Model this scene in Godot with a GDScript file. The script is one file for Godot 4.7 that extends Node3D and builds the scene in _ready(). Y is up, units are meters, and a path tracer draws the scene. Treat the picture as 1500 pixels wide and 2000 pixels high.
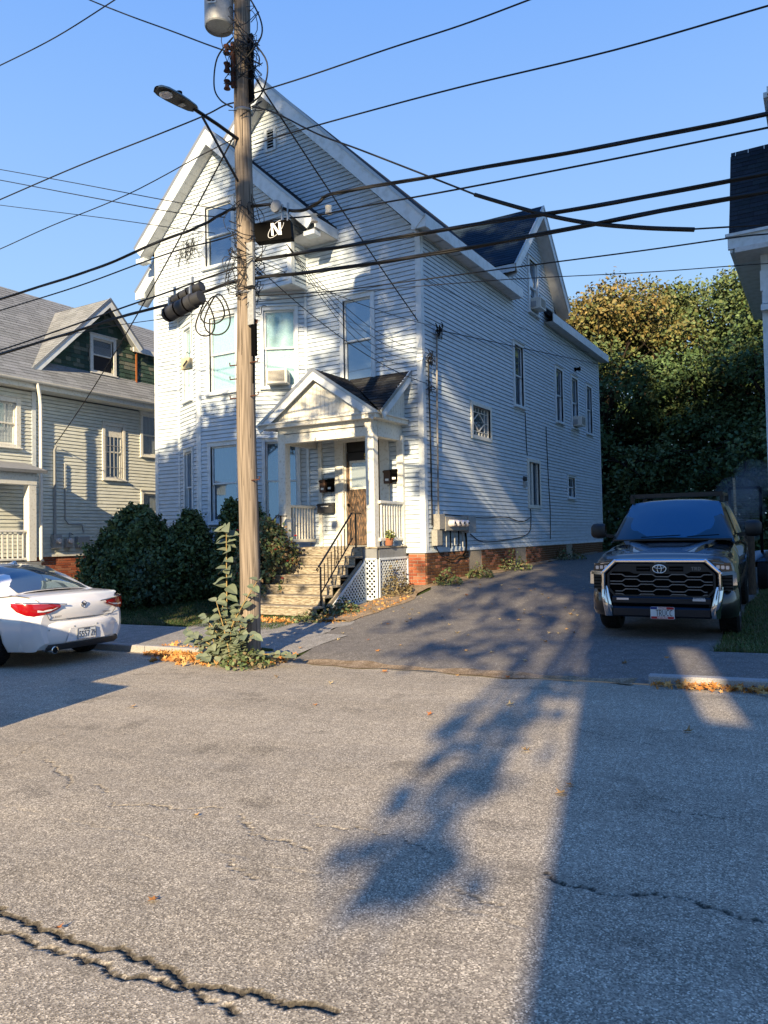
extends Node3D
# Street view of a pale clapboard house, utility pole, parked pickup and sedan. Units are metres.

var M := {}
var G := {}
var taken := {}
var rng := RandomNumberGenerator.new()
const ZF := -14.405
const XR := -7.51
const XL := -15.73
const ZB := -29.1
const YB := 1.34

func _ready():
	rng.seed = 77
	setup_camera_and_light()
	make_materials()
	build_ground()
	build_main_house()
	build_left_house()
	build_right_house()
	build_back_trees()
	build_across_street()
	build_pole()
	build_wires()
	build_truck()
	build_sedan()
	build_small_things()
	build_plants()
	build_leaves()

func setup_camera_and_light():
	var cam := Camera3D.new()
	cam.name = "camera"
	add_child(cam)
	cam.fov = 68.635
	cam.near = 0.05
	cam.far = 3000.0
	cam.transform = Transform3D(Basis(Vector3(0.85974, -0.01856, -0.51040), Vector3(0.03200, 0.99934, 0.01759), Vector3(0.50974, -0.03145, 0.85976)).orthonormalized(), Vector3(0, 1.7, 0))
	cam.current = true
	var we := WorldEnvironment.new()
	we.name = "environment"
	var env := Environment.new()
	env.background_mode = Environment.BG_SKY
	var sky := Sky.new()
	var sm := ProceduralSkyMaterial.new()
	sm.sky_top_color = Color(0.15, 0.50, 0.94)
	sm.sky_horizon_color = Color(0.76, 0.91, 1.0)
	sm.sky_curve = 0.50
	sm.ground_bottom_color = Color(0.30, 0.29, 0.28)
	sm.ground_horizon_color = Color(0.62, 0.68, 0.74)
	sm.ground_curve = 0.05
	sm.sun_angle_max = 1.0
	sm.energy_multiplier = 0.47
	sky.sky_material = sm
	env.sky = sky
	env.background_energy_multiplier = 1.0
	env.tonemap_mode = Environment.TONE_MAPPER_LINEAR
	env.tonemap_exposure = 2.3
	env.volumetric_fog_enabled = true
	env.volumetric_fog_density = 0.0
	env.sdfgi_enabled = true
	env.ssao_enabled = true
	env.ssil_enabled = true
	we.environment = env
	add_child(we)
	var sun := DirectionalLight3D.new()
	sun.name = "sun"
	sun.light_color = Color(1.0, 0.90, 0.73)
	sun.light_energy = 1.6
	sun.light_angular_distance = 0.55
	sun.shadow_enabled = true
	add_child(sun)
	sun.look_at_from_position(Vector3.ZERO, Vector3(-0.25, -0.392, -1.0), Vector3.UP)

# ---------------------------------------------------------------- helpers
func S() -> SurfaceTool:
	var s := SurfaceTool.new()
	s.begin(Mesh.PRIMITIVE_TRIANGLES)
	s.set_smooth_group(-1)
	return s

func tri(s: SurfaceTool, a: Vector3, b: Vector3, c: Vector3):
	s.add_vertex(a); s.add_vertex(c); s.add_vertex(b)

func quad(s: SurfaceTool, a: Vector3, b: Vector3, c: Vector3, d: Vector3):
	s.add_vertex(a); s.add_vertex(c); s.add_vertex(b)
	s.add_vertex(a); s.add_vertex(d); s.add_vertex(c)

func box(s: SurfaceTool, c: Vector3, z: Vector3, b := Basis()):
	var h := z * 0.5
	var p := []
	for k in 8:
		p.append(c + b * Vector3(h.x if k & 1 else -h.x, h.y if k & 2 else -h.y, h.z if k & 4 else -h.z))
	quad(s, p[4], p[5], p[7], p[6]); quad(s, p[1], p[0], p[2], p[3])
	quad(s, p[5], p[1], p[3], p[7]); quad(s, p[0], p[4], p[6], p[2])
	quad(s, p[6], p[7], p[3], p[2]); quad(s, p[0], p[1], p[5], p[4])

# box with chamfered long edges: cross section in x and y, length along z of the basis
func cbox(s: SurfaceTool, c: Vector3, z: Vector3, b := Basis(), ch := 0.006):
	var x := z.x * 0.5; var y := z.y * 0.5; var l := z.z * 0.5
	var pr := [Vector2(x - ch, -y), Vector2(x, -y + ch), Vector2(x, y - ch), Vector2(x - ch, y), Vector2(-x + ch, y), Vector2(-x, y - ch), Vector2(-x, -y + ch), Vector2(-x + ch, -y)]
	var f := []; var r := []
	for q in pr:
		f.append(c + b * Vector3(q.x, q.y, l)); r.append(c + b * Vector3(q.x, q.y, -l))
	for k in 8:
		var j := (k + 1) % 8
		quad(s, f[k], r[k], r[j], f[j])
	for k in range(1, 7):
		tri(s, f[0], f[k], f[k + 1]); tri(s, r[0], r[k + 1], r[k])

func along(d: Vector3, up := Vector3.UP) -> Basis:
	var z := d.normalized()
	var u := up
	if abs(z.dot(u)) > 0.98: u = Vector3.RIGHT
	var x := u.cross(z).normalized()
	return Basis(x, z.cross(x), z)

func bar(s: SurfaceTool, a: Vector3, b: Vector3, w: float, h: float, up := Vector3.UP, ch := 0.0):
	var d := b - a
	if ch > 0.0: cbox(s, (a + b) * 0.5, Vector3(w, h, d.length()), along(d, up), ch)
	else: box(s, (a + b) * 0.5, Vector3(w, h, d.length()), along(d, up))

func tube(s: SurfaceTool, pts: Array, r0: float, r1 := -1.0, n := 6, caps := true):
	if r1 < 0.0: r1 = r0
	s.set_smooth_group(1)
	var rings := []
	var up := Vector3.UP
	for k in pts.size():
		var d: Vector3 = pts[min(k + 1, pts.size() - 1)] - pts[max(k - 1, 0)]
		var b := along(d, up)
		up = b.y
		var r := lerpf(r0, r1, float(k) / max(1, pts.size() - 1))
		var ring := []
		for i in n:
			var a := TAU * i / n
			ring.append(pts[k] + b.x * cos(a) * r + b.y * sin(a) * r)
		rings.append(ring)
	for k in pts.size() - 1:
		for i in n:
			var j := (i + 1) % n
			quad(s, rings[k][i], rings[k][j], rings[k + 1][j], rings[k + 1][i])
	s.set_smooth_group(-1)
	if caps:
		var e: Array = rings[-1]
		for i in range(1, n - 1):
			tri(s, rings[0][0], rings[0][i + 1], rings[0][i])
			tri(s, e[0], e[i], e[i + 1])

# profile: array of Vector2(radius, height along the axis)
func lathe(s: SurfaceTool, o: Vector3, b: Basis, prof: Array, n := 16, smooth := true):
	for k in prof.size() - 1:
		s.set_smooth_group(k + 2 if smooth else -1)
		for i in n:
			var a0 := TAU * i / n; var a1 := TAU * (i + 1) / n
			var p: Vector2 = prof[k]; var q: Vector2 = prof[k + 1]
			var A := o + b * Vector3(cos(a0) * p.x, p.y, sin(a0) * p.x)
			var B := o + b * Vector3(cos(a1) * p.x, p.y, sin(a1) * p.x)
			var C := o + b * Vector3(cos(a1) * q.x, q.y, sin(a1) * q.x)
			var D := o + b * Vector3(cos(a0) * q.x, q.y, sin(a0) * q.x)
			if q.x < 0.0001: tri(s, B, A, D)
			elif p.x < 0.0001: tri(s, A, D, C)
			else: quad(s, B, A, D, C)
	s.set_smooth_group(-1)

# flat polygon in the plane (o, u, v), thickness t against the normal
func extrude(s: SurfaceTool, poly: Array, o: Vector3, u: Vector3, v: Vector3, t: float):
	var pk := PackedVector2Array(poly)
	var n := u.cross(v).normalized()
	var idx := Geometry2D.triangulate_polygon(pk)
	var ccw := not Geometry2D.is_polygon_clockwise(pk)
	for k in range(0, idx.size(), 3):
		var a := pk[idx[k]]; var b := pk[idx[k + 1]]; var c := pk[idx[k + 2]]
		if (b - a).cross(c - a) < 0.0:
			var w := b; b = c; c = w
		tri(s, o + u * a.x + v * a.y, o + u * b.x + v * b.y, o + u * c.x + v * c.y)
		if t > 0.0: tri(s, o + u * a.x + v * a.y - n * t, o + u * c.x + v * c.y - n * t, o + u * b.x + v * b.y - n * t)
	if t > 0.0:
		for k in pk.size():
			var a := pk[k]; var b := pk[(k + 1) % pk.size()]
			if not ccw:
				var w := a; a = b; b = w
			var A := o + u * a.x + v * a.y; var B := o + u * b.x + v * b.y
			quad(s, A, A - n * t, B - n * t, B)

# grid of points pts[i][j], smooth
func sheet(s: SurfaceTool, pts: Array, g := 5):
	s.set_smooth_group(g)
	for i in pts.size() - 1:
		for j in pts[i].size() - 1:
			quad(s, pts[i][j], pts[i][j + 1], pts[i + 1][j + 1], pts[i + 1][j])
	s.set_smooth_group(-1)

func put(par: Node, called: String, s: SurfaceTool, mat: Material) -> MeshInstance3D:
	s.generate_normals()
	var m := MeshInstance3D.new()
	m.mesh = s.commit()
	m.material_override = mat
	m.name = named(called) if par == self else called
	par.add_child(m, true)
	return m

func named(c: String) -> String:
	if not taken.has(c):
		taken[c] = 0
		return c
	taken[c] += 1
	return "%s_%03d" % [c, taken[c]]

func thing(called: String, label: String, cat: String, at := Vector3.ZERO, turn := 0.0, group := "") -> Node3D:
	var o := Node3D.new()
	o.name = named(called)
	add_child(o)
	o.position = at
	o.rotation.y = turn
	tag(o, label, cat, group)
	return o

func tag(o: Node, label: String, cat: String, group := ""):
	o.set_meta("label", label)
	o.set_meta("category", cat)
	if group != "": o.set_meta("group", group)

func struct(called: String, s: SurfaceTool, mat: Material) -> MeshInstance3D:
	var m := put(self, called, s, mat)
	m.set_meta("kind", "structure")
	return m

func node(par: Node, called: String, at := Vector3.ZERO) -> Node3D:
	var o := Node3D.new()
	o.name = called
	o.position = at
	par.add_child(o, true)
	return o

func text(par: Node, called: String, words: String, size: float, o: Vector3, u: Vector3, v: Vector3, mat: Material, wide := 1.0, bold := true) -> MeshInstance3D:
	var t := TextMesh.new()
	var f := SystemFont.new()
	f.font_names = PackedStringArray(["Droid Sans"])
	f.font_weight = 700 if bold else 400
	t.font = f
	t.text = words
	t.font_size = 64
	t.pixel_size = size / 46.0
	t.depth = size * 0.04
	t.curve_step = 4.0
	var m := MeshInstance3D.new()
	m.mesh = t
	m.material_override = mat
	m.name = called
	par.add_child(m, true)
	m.transform = Transform3D(Basis(u.normalized() * wide, v.normalized(), u.cross(v).normalized()), o)
	return m

func smooth(a: float, b: float, x: float) -> float:
	var t := clampf((x - a) / (b - a), 0.0, 1.0)
	return t * t * (3.0 - 2.0 * t)

func pw(x: float, t: Array) -> float:
	if x >= t[0].x: return t[0].y
	for k in t.size() - 1:
		if x >= t[k + 1].x: return lerpf(t[k + 1].y, t[k].y, (x - t[k + 1].x) / (t[k].x - t[k + 1].x))
	return t[-1].y

func curb_z(x: float) -> float:
	return -8.42 - 0.06 * maxf(x + 3.2, 0.0)

# the street falls gently to the left
func ry(x: float) -> float:
	return clampf(0.017 * (x + 3.2), -0.3, 0.12)

func gy(x: float, z: float) -> float:
	var d := z - curb_z(x) - 8.42
	var left := pw(d, [Vector2(-8.42, 0.0), Vector2(-8.9, 0.07), Vector2(-11.3, 0.2), Vector2(-13.2, 0.36), Vector2(-14.4, 0.57), Vector2(-20.0, 0.74), Vector2(-29.0, 0.92), Vector2(-60.0, 1.3)])
	var right := pw(d, [Vector2(-8.42, 0.0), Vector2(-9.2, 0.05), Vector2(-12.0, 0.13), Vector2(-18.0, 0.29), Vector2(-29.0, 0.55), Vector2(-60.0, 1.2)])
	var side := pw(d, [Vector2(-8.42, 0.0), Vector2(-8.72, 0.11), Vector2(-11.3, 0.2), Vector2(-13.2, 0.38), Vector2(-14.4, 0.58), Vector2(-20.0, 0.75), Vector2(-29.0, 0.93), Vector2(-60.0, 1.3)])
	var y := lerpf(right, left, smooth(-2.6, -6.6, x))
	y = lerpf(y, side, smooth(-7.0, -7.6, x))
	return y + ry(x) * (1.0 - smooth(-9.5, -13.5, z))

# ---------------------------------------------------------------- materials
func noise(w: int, freq: float, kind: int, sd: int, oct := 3, ret := -1) -> PackedByteArray:
	var n := FastNoiseLite.new()
	n.seed = sd
	n.frequency = freq
	n.noise_type = kind
	n.fractal_octaves = oct
	if kind == FastNoiseLite.TYPE_CELLULAR:
		n.fractal_type = FastNoiseLite.FRACTAL_NONE
		n.cellular_jitter = 1.0
		if ret >= 0: n.cellular_return_type = ret
	var im := n.get_seamless_image(w, w, false, false, 0.1, true)
	im.convert(Image.FORMAT_L8)
	return im.get_data()

func lut(stops: Array) -> Array:
	var out := []
	for k in 256:
		var t := k / 255.0
		var c: Color = stops[-1][1]
		if t <= stops[0][0]: c = stops[0][1]
		else:
			for i in stops.size() - 1:
				if t <= stops[i + 1][0]:
					c = stops[i][1].lerp(stops[i + 1][1], (t - stops[i][0]) / (stops[i + 1][0] - stops[i][0]))
					break
		out.append(c)
	return out

# product of two coloured noises, as an sRGB texture
func tex(w: int, a: PackedByteArray, la: Array, b := PackedByteArray(), lb := []) -> ImageTexture:
	var d := PackedByteArray()
	d.resize(w * w * 3)
	var two := b.size() > 0
	for k in w * w:
		var c: Color = la[a[k]]
		if two: c = c * lb[b[k]]
		d[k * 3] = int(clampf(c.r, 0, 1) * 255.0)
		d[k * 3 + 1] = int(clampf(c.g, 0, 1) * 255.0)
		d[k * 3 + 2] = int(clampf(c.b, 0, 1) * 255.0)
	var im := Image.create_from_data(w, w, false, Image.FORMAT_RGB8, d)
	im.generate_mipmaps()
	return ImageTexture.create_from_image(im)

func bumps(w: int, a: PackedByteArray, power: float) -> ImageTexture:
	var im := Image.create_from_data(w, w, false, Image.FORMAT_L8, a)
	im.convert(Image.FORMAT_RGBA8)
	im.bump_map_to_normal_map(power)
	return ImageTexture.create_from_image(im)

func mat(c: Color, rough := 0.7, metal := 0.0, spec := 0.5) -> StandardMaterial3D:
	var m := StandardMaterial3D.new()
	m.albedo_color = c
	m.roughness = rough
	m.metallic = metal
	m.metallic_specular = spec
	return m

func mapped(m: StandardMaterial3D, t: Texture2D, sc, nt: Texture2D = null, ns := 1.0) -> StandardMaterial3D:
	m.uv1_triplanar = true
	m.uv1_world_triplanar = true
	m.uv1_scale = sc if sc is Vector3 else Vector3.ONE * sc
	if t: m.albedo_texture = t
	if nt:
		m.normal_enabled = true
		m.normal_texture = nt
		m.normal_scale = ns
	return m

func grey(v: float) -> Color: return Color(v, v, v)

func make_materials():
	var P := FastNoiseLite.TYPE_SIMPLEX_SMOOTH
	var C := FastNoiseLite.TYPE_CELLULAR
	# asphalt: bright and dark stones in a grey binder
	var stones := noise(1024, 0.115, C, 3, 1, FastNoiseLite.RETURN_CELL_VALUE)
	var gaps := noise(1024, 0.115, C, 3, 1, FastNoiseLite.RETURN_DISTANCE)
	var patchy := noise(1024, 0.006, P, 5, 4)
	var la := lut([[0.0, Color(0.48, 0.465, 0.445)], [0.35, Color(0.60, 0.58, 0.555)], [0.62, Color(0.70, 0.68, 0.65)], [0.84, Color(0.77, 0.75, 0.71)], [0.93, Color(0.88, 0.855, 0.81)], [1.0, Color(0.97, 0.95, 0.91)]])
	var lb := lut([[0.0, grey(0.92)], [1.0, grey(1.0)]])
	M.road = mapped(mat(Color(0.985, 0.96, 0.905), 0.93, 0, 0.2), tex(1024, stones, la, patchy, lb), 1.25, bumps(1024, gaps, 3.0), 0.5)
	M.road.vertex_color_use_as_albedo = true
	var fine := noise(512, 0.22, C, 9, 1, FastNoiseLite.RETURN_CELL_VALUE)
	var fgap := noise(512, 0.22, C, 9, 1, FastNoiseLite.RETURN_DISTANCE)
	var patch2 := noise(512, 0.008, P, 15, 4)
	M.drive = mapped(mat(Color(1, 1, 1), 0.9, 0, 0.25), tex(512, fine, lut([[0.0, Color(0.40, 0.385, 0.365)], [0.6, Color(0.48, 0.465, 0.445)], [0.93, Color(0.54, 0.525, 0.505)], [1.0, Color(0.76, 0.73, 0.69)]]), patch2, lut([[0.0, grey(0.86)], [1.0, grey(1.0)]])), 0.9, bumps(512, fgap, 3.0), 0.5)
	M.walk = mapped(mat(Color(1, 1, 1), 0.92), tex(512, fine, lut([[0.0, Color(0.48, 0.47, 0.45)], [0.7, Color(0.58, 0.57, 0.55)], [1.0, Color(0.74, 0.72, 0.69)]]), patch2, lut([[0.0, grey(0.82)], [1.0, grey(1.0)]])), 0.9, bumps(512, fgap, 3.0), 0.4)
	M.granite = mapped(mat(Color(0.66, 0.65, 0.64), 0.85), tex(512, fine, lut([[0.0, grey(0.7)], [0.5, grey(0.92)], [1.0, grey(1.0)]])), 2.0, bumps(512, patch2, 6.0), 0.5)
	var cloudy := noise(512, 0.012, P, 21, 5)
	var cloudy2 := noise(512, 0.05, P, 22, 4)
	var grime := lut([[0.0, Color(0.90, 0.895, 0.88)], [0.35, Color(0.965, 0.965, 0.96)], [0.6, grey(1.0)], [1.0, grey(1.0)]])
	var soft := lut([[0.0, grey(0.975)], [1.0, grey(1.0)]])
	var t_sid := tex(512, cloudy, grime, cloudy2, soft)
	var n_soft := bumps(512, cloudy, 3.0)
	M.siding = mapped(mat(Color(0.765, 0.812, 0.855), 0.55, 0, 0.4), t_sid, Vector3(0.35, 0.9, 0.35), n_soft, 0.25)
	M.trim = mapped(mat(Color(0.82, 0.85, 0.87), 0.5, 0, 0.4), t_sid, 0.6)
	M.soffit = mapped(mat(Color(0.80, 0.80, 0.80), 0.7), t_sid, 0.8)
	M.cream = mapped(mat(Color(0.825, 0.835, 0.80), 0.65), t_sid, Vector3(0.4, 1.0, 0.4), n_soft, 0.25)
	M.yellow = mapped(mat(Color(0.88, 0.81, 0.58), 0.65), t_sid, 0.5)
	M.oldtrim = mapped(mat(Color(0.84, 0.835, 0.80), 0.7), tex(512, cloudy2, lut([[0.0, Color(0.80, 0.78, 0.74)], [0.22, Color(0.93, 0.92, 0.90)], [0.4, grey(0.99)], [1.0, grey(1.0)]]), cloudy, soft), 0.45)
	# shingles, vertex tinted
	var gran := noise(512, 0.3, C, 33, 1, FastNoiseLite.RETURN_CELL_VALUE)
	var t_gran := tex(512, gran, lut([[0.0, grey(0.7)], [1.0, grey(1.0)]]), cloudy, lut([[0.0, grey(0.85)], [1.0, grey(1.0)]]))
	M.shingle = mapped(mat(Color(1, 1, 1), 0.95, 0, 0.2), t_gran, 2.5)
	M.shingle.vertex_color_use_as_albedo = true
	# wood
	var streak := noise(512, 0.03, P, 41, 4)
	var sim := Image.create_from_data(512, 512, false, Image.FORMAT_L8, streak)
	sim.resize(512, 24, Image.INTERPOLATE_LANCZOS)
	sim.resize(512, 512, Image.INTERPOLATE_LANCZOS)
	var grain := sim.get_data()
	var sim2 := Image.create_from_data(512, 512, false, Image.FORMAT_L8, noise(512, 0.12, P, 44, 3))
	sim2.resize(512, 20, Image.INTERPOLATE_LANCZOS)
	sim2.resize(512, 512, Image.INTERPOLATE_LANCZOS)
	var grain2 := sim2.get_data()
	var lw := lut([[0.0, Color(0.22, 0.195, 0.175)], [0.35, Color(0.50, 0.455, 0.41)], [0.55, Color(0.64, 0.585, 0.53)], [0.75, Color(0.72, 0.66, 0.60)], [1.0, Color(0.80, 0.75, 0.70)]])
	var lf := lut([[0.0, grey(0.55)], [0.35, grey(0.9)], [1.0, grey(1.0)]])
	var t_pole := tex(512, grain, lw, grain2, lf)
	M.pole = mapped(mat(Color(0.90, 0.905, 0.91), 0.9, 0, 0.2), t_pole, Vector3(2.6, 0.16, 2.6), bumps(512, grain2, 6.0), 0.7)
	var spots := noise(512, 0.02, P, 51, 4)
	var l_tread := lut([[0.0, Color(0.36, 0.33, 0.29)], [0.35, Color(0.57, 0.54, 0.49)], [0.6, Color(0.70, 0.675, 0.625)], [1.0, Color(0.80, 0.78, 0.73)]])
	var rot := Image.create_from_data(512, 512, false, Image.FORMAT_L8, grain)
	rot.rotate_90(CLOCKWISE)
	var rgrain := rot.get_data()
	M.tread = mapped(mat(Color(0.94, 0.92, 0.88), 0.9), tex(512, rgrain, l_tread, spots, lut([[0.0, Color(0.55, 0.5, 0.42)], [0.4, grey(0.92)], [1.0, grey(1.0)]])), Vector3(0.7, 2.5, 2.5), null)
	var peel := noise(512, 0.03, P, 61, 5)
	M.door = mapped(mat(Color(1, 1, 1), 0.8), tex(512, peel, lut([[0.0, Color(0.20, 0.165, 0.14)], [0.52, Color(0.30, 0.25, 0.21)], [0.62, Color(0.44, 0.345, 0.26)], [0.75, Color(0.56, 0.43, 0.31)], [1.0, Color(0.66, 0.52, 0.39)]]), grain2, lf), Vector3(2.2, 0.35, 2.2), null)
	M.darkdoor = mat(Color(0.13, 0.11, 0.10), 0.6)
	# masonry
	M.bricks = []
	for c in [Color(0.60, 0.34, 0.25), Color(0.65, 0.39, 0.29), Color(0.54, 0.31, 0.24), Color(0.63, 0.43, 0.34)]:
		M.bricks.append(mapped(mat(c, 0.95, 0, 0.15), tex(256, noise(256, 0.06, P, 71 + M.bricks.size(), 4), lut([[0.0, Color(0.55, 0.5, 0.46)], [0.4, grey(0.95)], [1.0, grey(1.0)]])), 3.0))
	M.brickdirty = []
	for c in [Color(0.50, 0.37, 0.28), Color(0.54, 0.41, 0.31), Color(0.46, 0.33, 0.26)]:
		M.brickdirty.append(mapped(mat(c, 0.95, 0, 0.15), t_gran, 3.0))
	M.mortar = mapped(mat(Color(0.68, 0.64, 0.58), 0.95), t_gran, 3.0)
	M.cement = mapped(mat(Color(0.62, 0.61, 0.59), 0.95), t_sid, 0.8)
	M.soil = mapped(mat(Color(1, 1, 1), 1.0, 0, 0.1), tex(512, fine, lut([[0.0, Color(0.26, 0.21, 0.16)], [1.0, Color(0.46, 0.38, 0.30)]]), patch2, lut([[0.0, Color(0.7, 0.75, 0.6)], [1.0, grey(1.0)]])), 0.8)
	M.lawn = mapped(mat(Color(1, 1, 1), 1.0, 0, 0.1), tex(512, fine, lut([[0.0, Color(0.17, 0.21, 0.12)], [1.0, Color(0.30, 0.34, 0.20)]]), patch2, lut([[0.0, Color(0.9, 0.8, 0.62)], [0.5, grey(0.95)], [1.0, grey(1.0)]])), 0.8)
	# glass
	M.glass = mat(Color(0.50, 0.58, 0.66), 0.03, 0.75, 0.9)
	M.glass.transparency = BaseMaterial3D.TRANSPARENCY_ALPHA
	M.glass.albedo_color.a = 0.34
	M.clear = mat(Color(0.75, 0.8, 0.82), 0.03, 0.2, 0.9)
	M.clear.transparency = BaseMaterial3D.TRANSPARENCY_ALPHA
	M.clear.albedo_color.a = 0.22
	M.film = mapped(mat(Color(0.66, 0.86, 0.89), 0.5), tex(512, cloudy2, lut([[0.0, Color(0.62, 0.80, 0.82)], [0.5, Color(0.86, 0.96, 0.96)], [1.0, grey(1.0)]]), cloudy, soft), 0.8, bumps(512, cloudy, 8.0), 0.6)
	M.curtain = mat(Color(0.62, 0.64, 0.66), 0.9)
	M.lace = mat(Color(0.42, 0.44, 0.47), 0.9)
	M.blind = mat(Color(0.40, 0.43, 0.46), 0.8)
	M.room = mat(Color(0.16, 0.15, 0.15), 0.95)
	# metals, plastics
	M.black = mat(Color(0.03, 0.03, 0.034), 0.6, 0.0, 0.12)
	M.cable = mat(Color(0.055, 0.058, 0.065), 0.6)
	M.steel = mat(Color(0.62, 0.63, 0.64), 0.45, 0.8)
	M.galv = mapped(mat(Color(0.74, 0.755, 0.765), 0.5, 0.15), t_gran, 3.0)
	M.rust = mapped(mat(Color(0.36, 0.20, 0.14), 0.9), t_gran, 6.0)
	M.iron = mat(Color(0.05, 0.045, 0.06), 0.45, 0.3)
	M.grey = mat(Color(0.60, 0.61, 0.62), 0.6)
	M.beige = mat(Color(0.78, 0.72, 0.58), 0.6)
	M.white = mat(Color(0.88, 0.88, 0.87), 0.5)
	M.offwhite = mapped(mat(Color(0.84, 0.83, 0.80), 0.6), t_sid, 2.0)
	M.darkgrey = mat(Color(0.17, 0.175, 0.19), 0.6)
	M.gold = mat(Color(0.80, 0.66, 0.32), 0.35, 0.6)
	M.copper = mat(Color(0.74, 0.45, 0.26), 0.45, 0.6)
	M.porcelain = mat(Color(0.82, 0.80, 0.76), 0.25)
	# vehicles
	M.paint = mat(Color(0.02, 0.028, 0.045), 0.4, 0.0, 0.5)
	M.paint.clearcoat_enabled = true
	M.paint.clearcoat = 1.0
	M.paint.clearcoat_roughness = 0.02
	M.whitepaint = mat(Color(0.86, 0.86, 0.87), 0.3, 0.0, 0.5)
	M.whitepaint.clearcoat_enabled = true
	M.whitepaint.clearcoat = 1.0
	M.whitepaint.clearcoat_roughness = 0.03
	M.chrome = mat(Color(0.82, 0.83, 0.84), 0.06, 1.0)
	M.autoglass = mat(Color(0.34, 0.44, 0.50), 0.02, 0.7, 1.0)
	M.autoglass.transparency = BaseMaterial3D.TRANSPARENCY_ALPHA
	M.autoglass.albedo_color.a = 0.52
	M.tyre = mapped(mat(Color(0.055, 0.055, 0.058), 0.9), t_gran, 6.0)
	M.plastic = mat(Color(0.09, 0.095, 0.11), 0.5)
	M.gun = mat(Color(0.42, 0.43, 0.45), 0.35, 0.5)
	M.redlens = mat(Color(0.55, 0.02, 0.03), 0.12, 0.0, 0.8)
	M.clearlens = mat(Color(0.82, 0.80, 0.80), 0.12, 0.2, 0.8)
	M.amber = mat(Color(0.75, 0.33, 0.12), 0.15, 0.0, 0.8)
	M.headlens = mat(Color(0.16, 0.18, 0.21), 0.08, 0.5, 1.0)
	M.alloy = mat(Color(0.5, 0.51, 0.53), 0.3, 0.9)
	M.ink = mat(Color(0.05, 0.06, 0.12), 0.6)
	M.platered = mat(Color(0.62, 0.08, 0.12), 0.5)
	M.plateblue = mat(Color(0.10, 0.20, 0.48), 0.5)
	# plants: vertex tinted leaves
	M.leaf = mat(Color(1, 1, 1), 0.6, 0, 0.4)
	M.leaf.vertex_color_use_as_albedo = true
	M.leaf.backlight = Color(0.35, 0.35, 0.2)
	M.leaf.cull_mode = BaseMaterial3D.CULL_DISABLED
	M.deadleaf = mat(Color(1, 1, 1), 0.9, 0, 0.2)
	M.deadleaf.vertex_color_use_as_albedo = true
	M.deadleaf.cull_mode = BaseMaterial3D.CULL_DISABLED
	M.bark = mapped(mat(Color(0.30, 0.26, 0.23), 0.95), t_pole, Vector3(1.5, 0.5, 1.5), bumps(512, grain2, 8.0), 1.0)
	M.stem = mat(Color(0.55, 0.47, 0.30), 0.8)
	M.petal = mat(Color(0.68, 0.07, 0.06), 0.6)
	M.clay = mat(Color(0.55, 0.36, 0.26), 0.9)
	M.green = mapped(mat(Color(1, 1, 1), 0.9), t_gran, 2.0)
	M.green.vertex_color_use_as_albedo = true
	M.darkroof = mapped(mat(Color(0.20, 0.215, 0.24), 0.95, 0, 0.2), t_gran, 2.0)
	M.greyboard = mapped(mat(Color(0.50, 0.51, 0.52), 0.85), t_sid, 0.9)
	M.leftroof = mapped(mat(Color(0.60, 0.62, 0.64), 0.95, 0, 0.2), t_gran, 2.0)
	M.lamphead = mat(Color(0.40, 0.47, 0.48), 0.5, 0.3)
	M.silver = mat(Color(0.78, 0.79, 0.81), 0.5, 0.2)
	M.paintbar = mat(Color(0.06, 0.09, 0.14), 0.35, 0.3)
	M.platewhite = mat(Color(0.80, 0.82, 0.84), 0.5)
	M.rustbox = mapped(mat(Color(0.42, 0.30, 0.22), 0.7), t_gran, 6.0)
	M.offgalv = mapped(mat(Color(0.72, 0.71, 0.68), 0.6, 0.1), t_gran, 3.0)
	M.masts = mat(Color(0.50, 0.49, 0.48), 0.7)
	M.postwood = mapped(mat(Color(0.52, 0.46, 0.40), 0.9), t_pole, Vector3(3.0, 0.7, 3.0))
	M.sand = mapped(mat(Color(1, 1, 1), 1.0, 0, 0.1), tex(512, fine, lut([[0.0, Color(0.46, 0.405, 0.345)], [1.0, Color(0.72, 0.655, 0.57)]]), patch2, lut([[0.0, Color(0.75, 0.72, 0.66)], [1.0, grey(1.0)]])), 0.8)
	M.split = mat(Color(0.12, 0.10, 0.09), 1.0)
	for k in ["siding", "cream", "yellow"]: M[k].vertex_color_use_as_albedo = true

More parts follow.
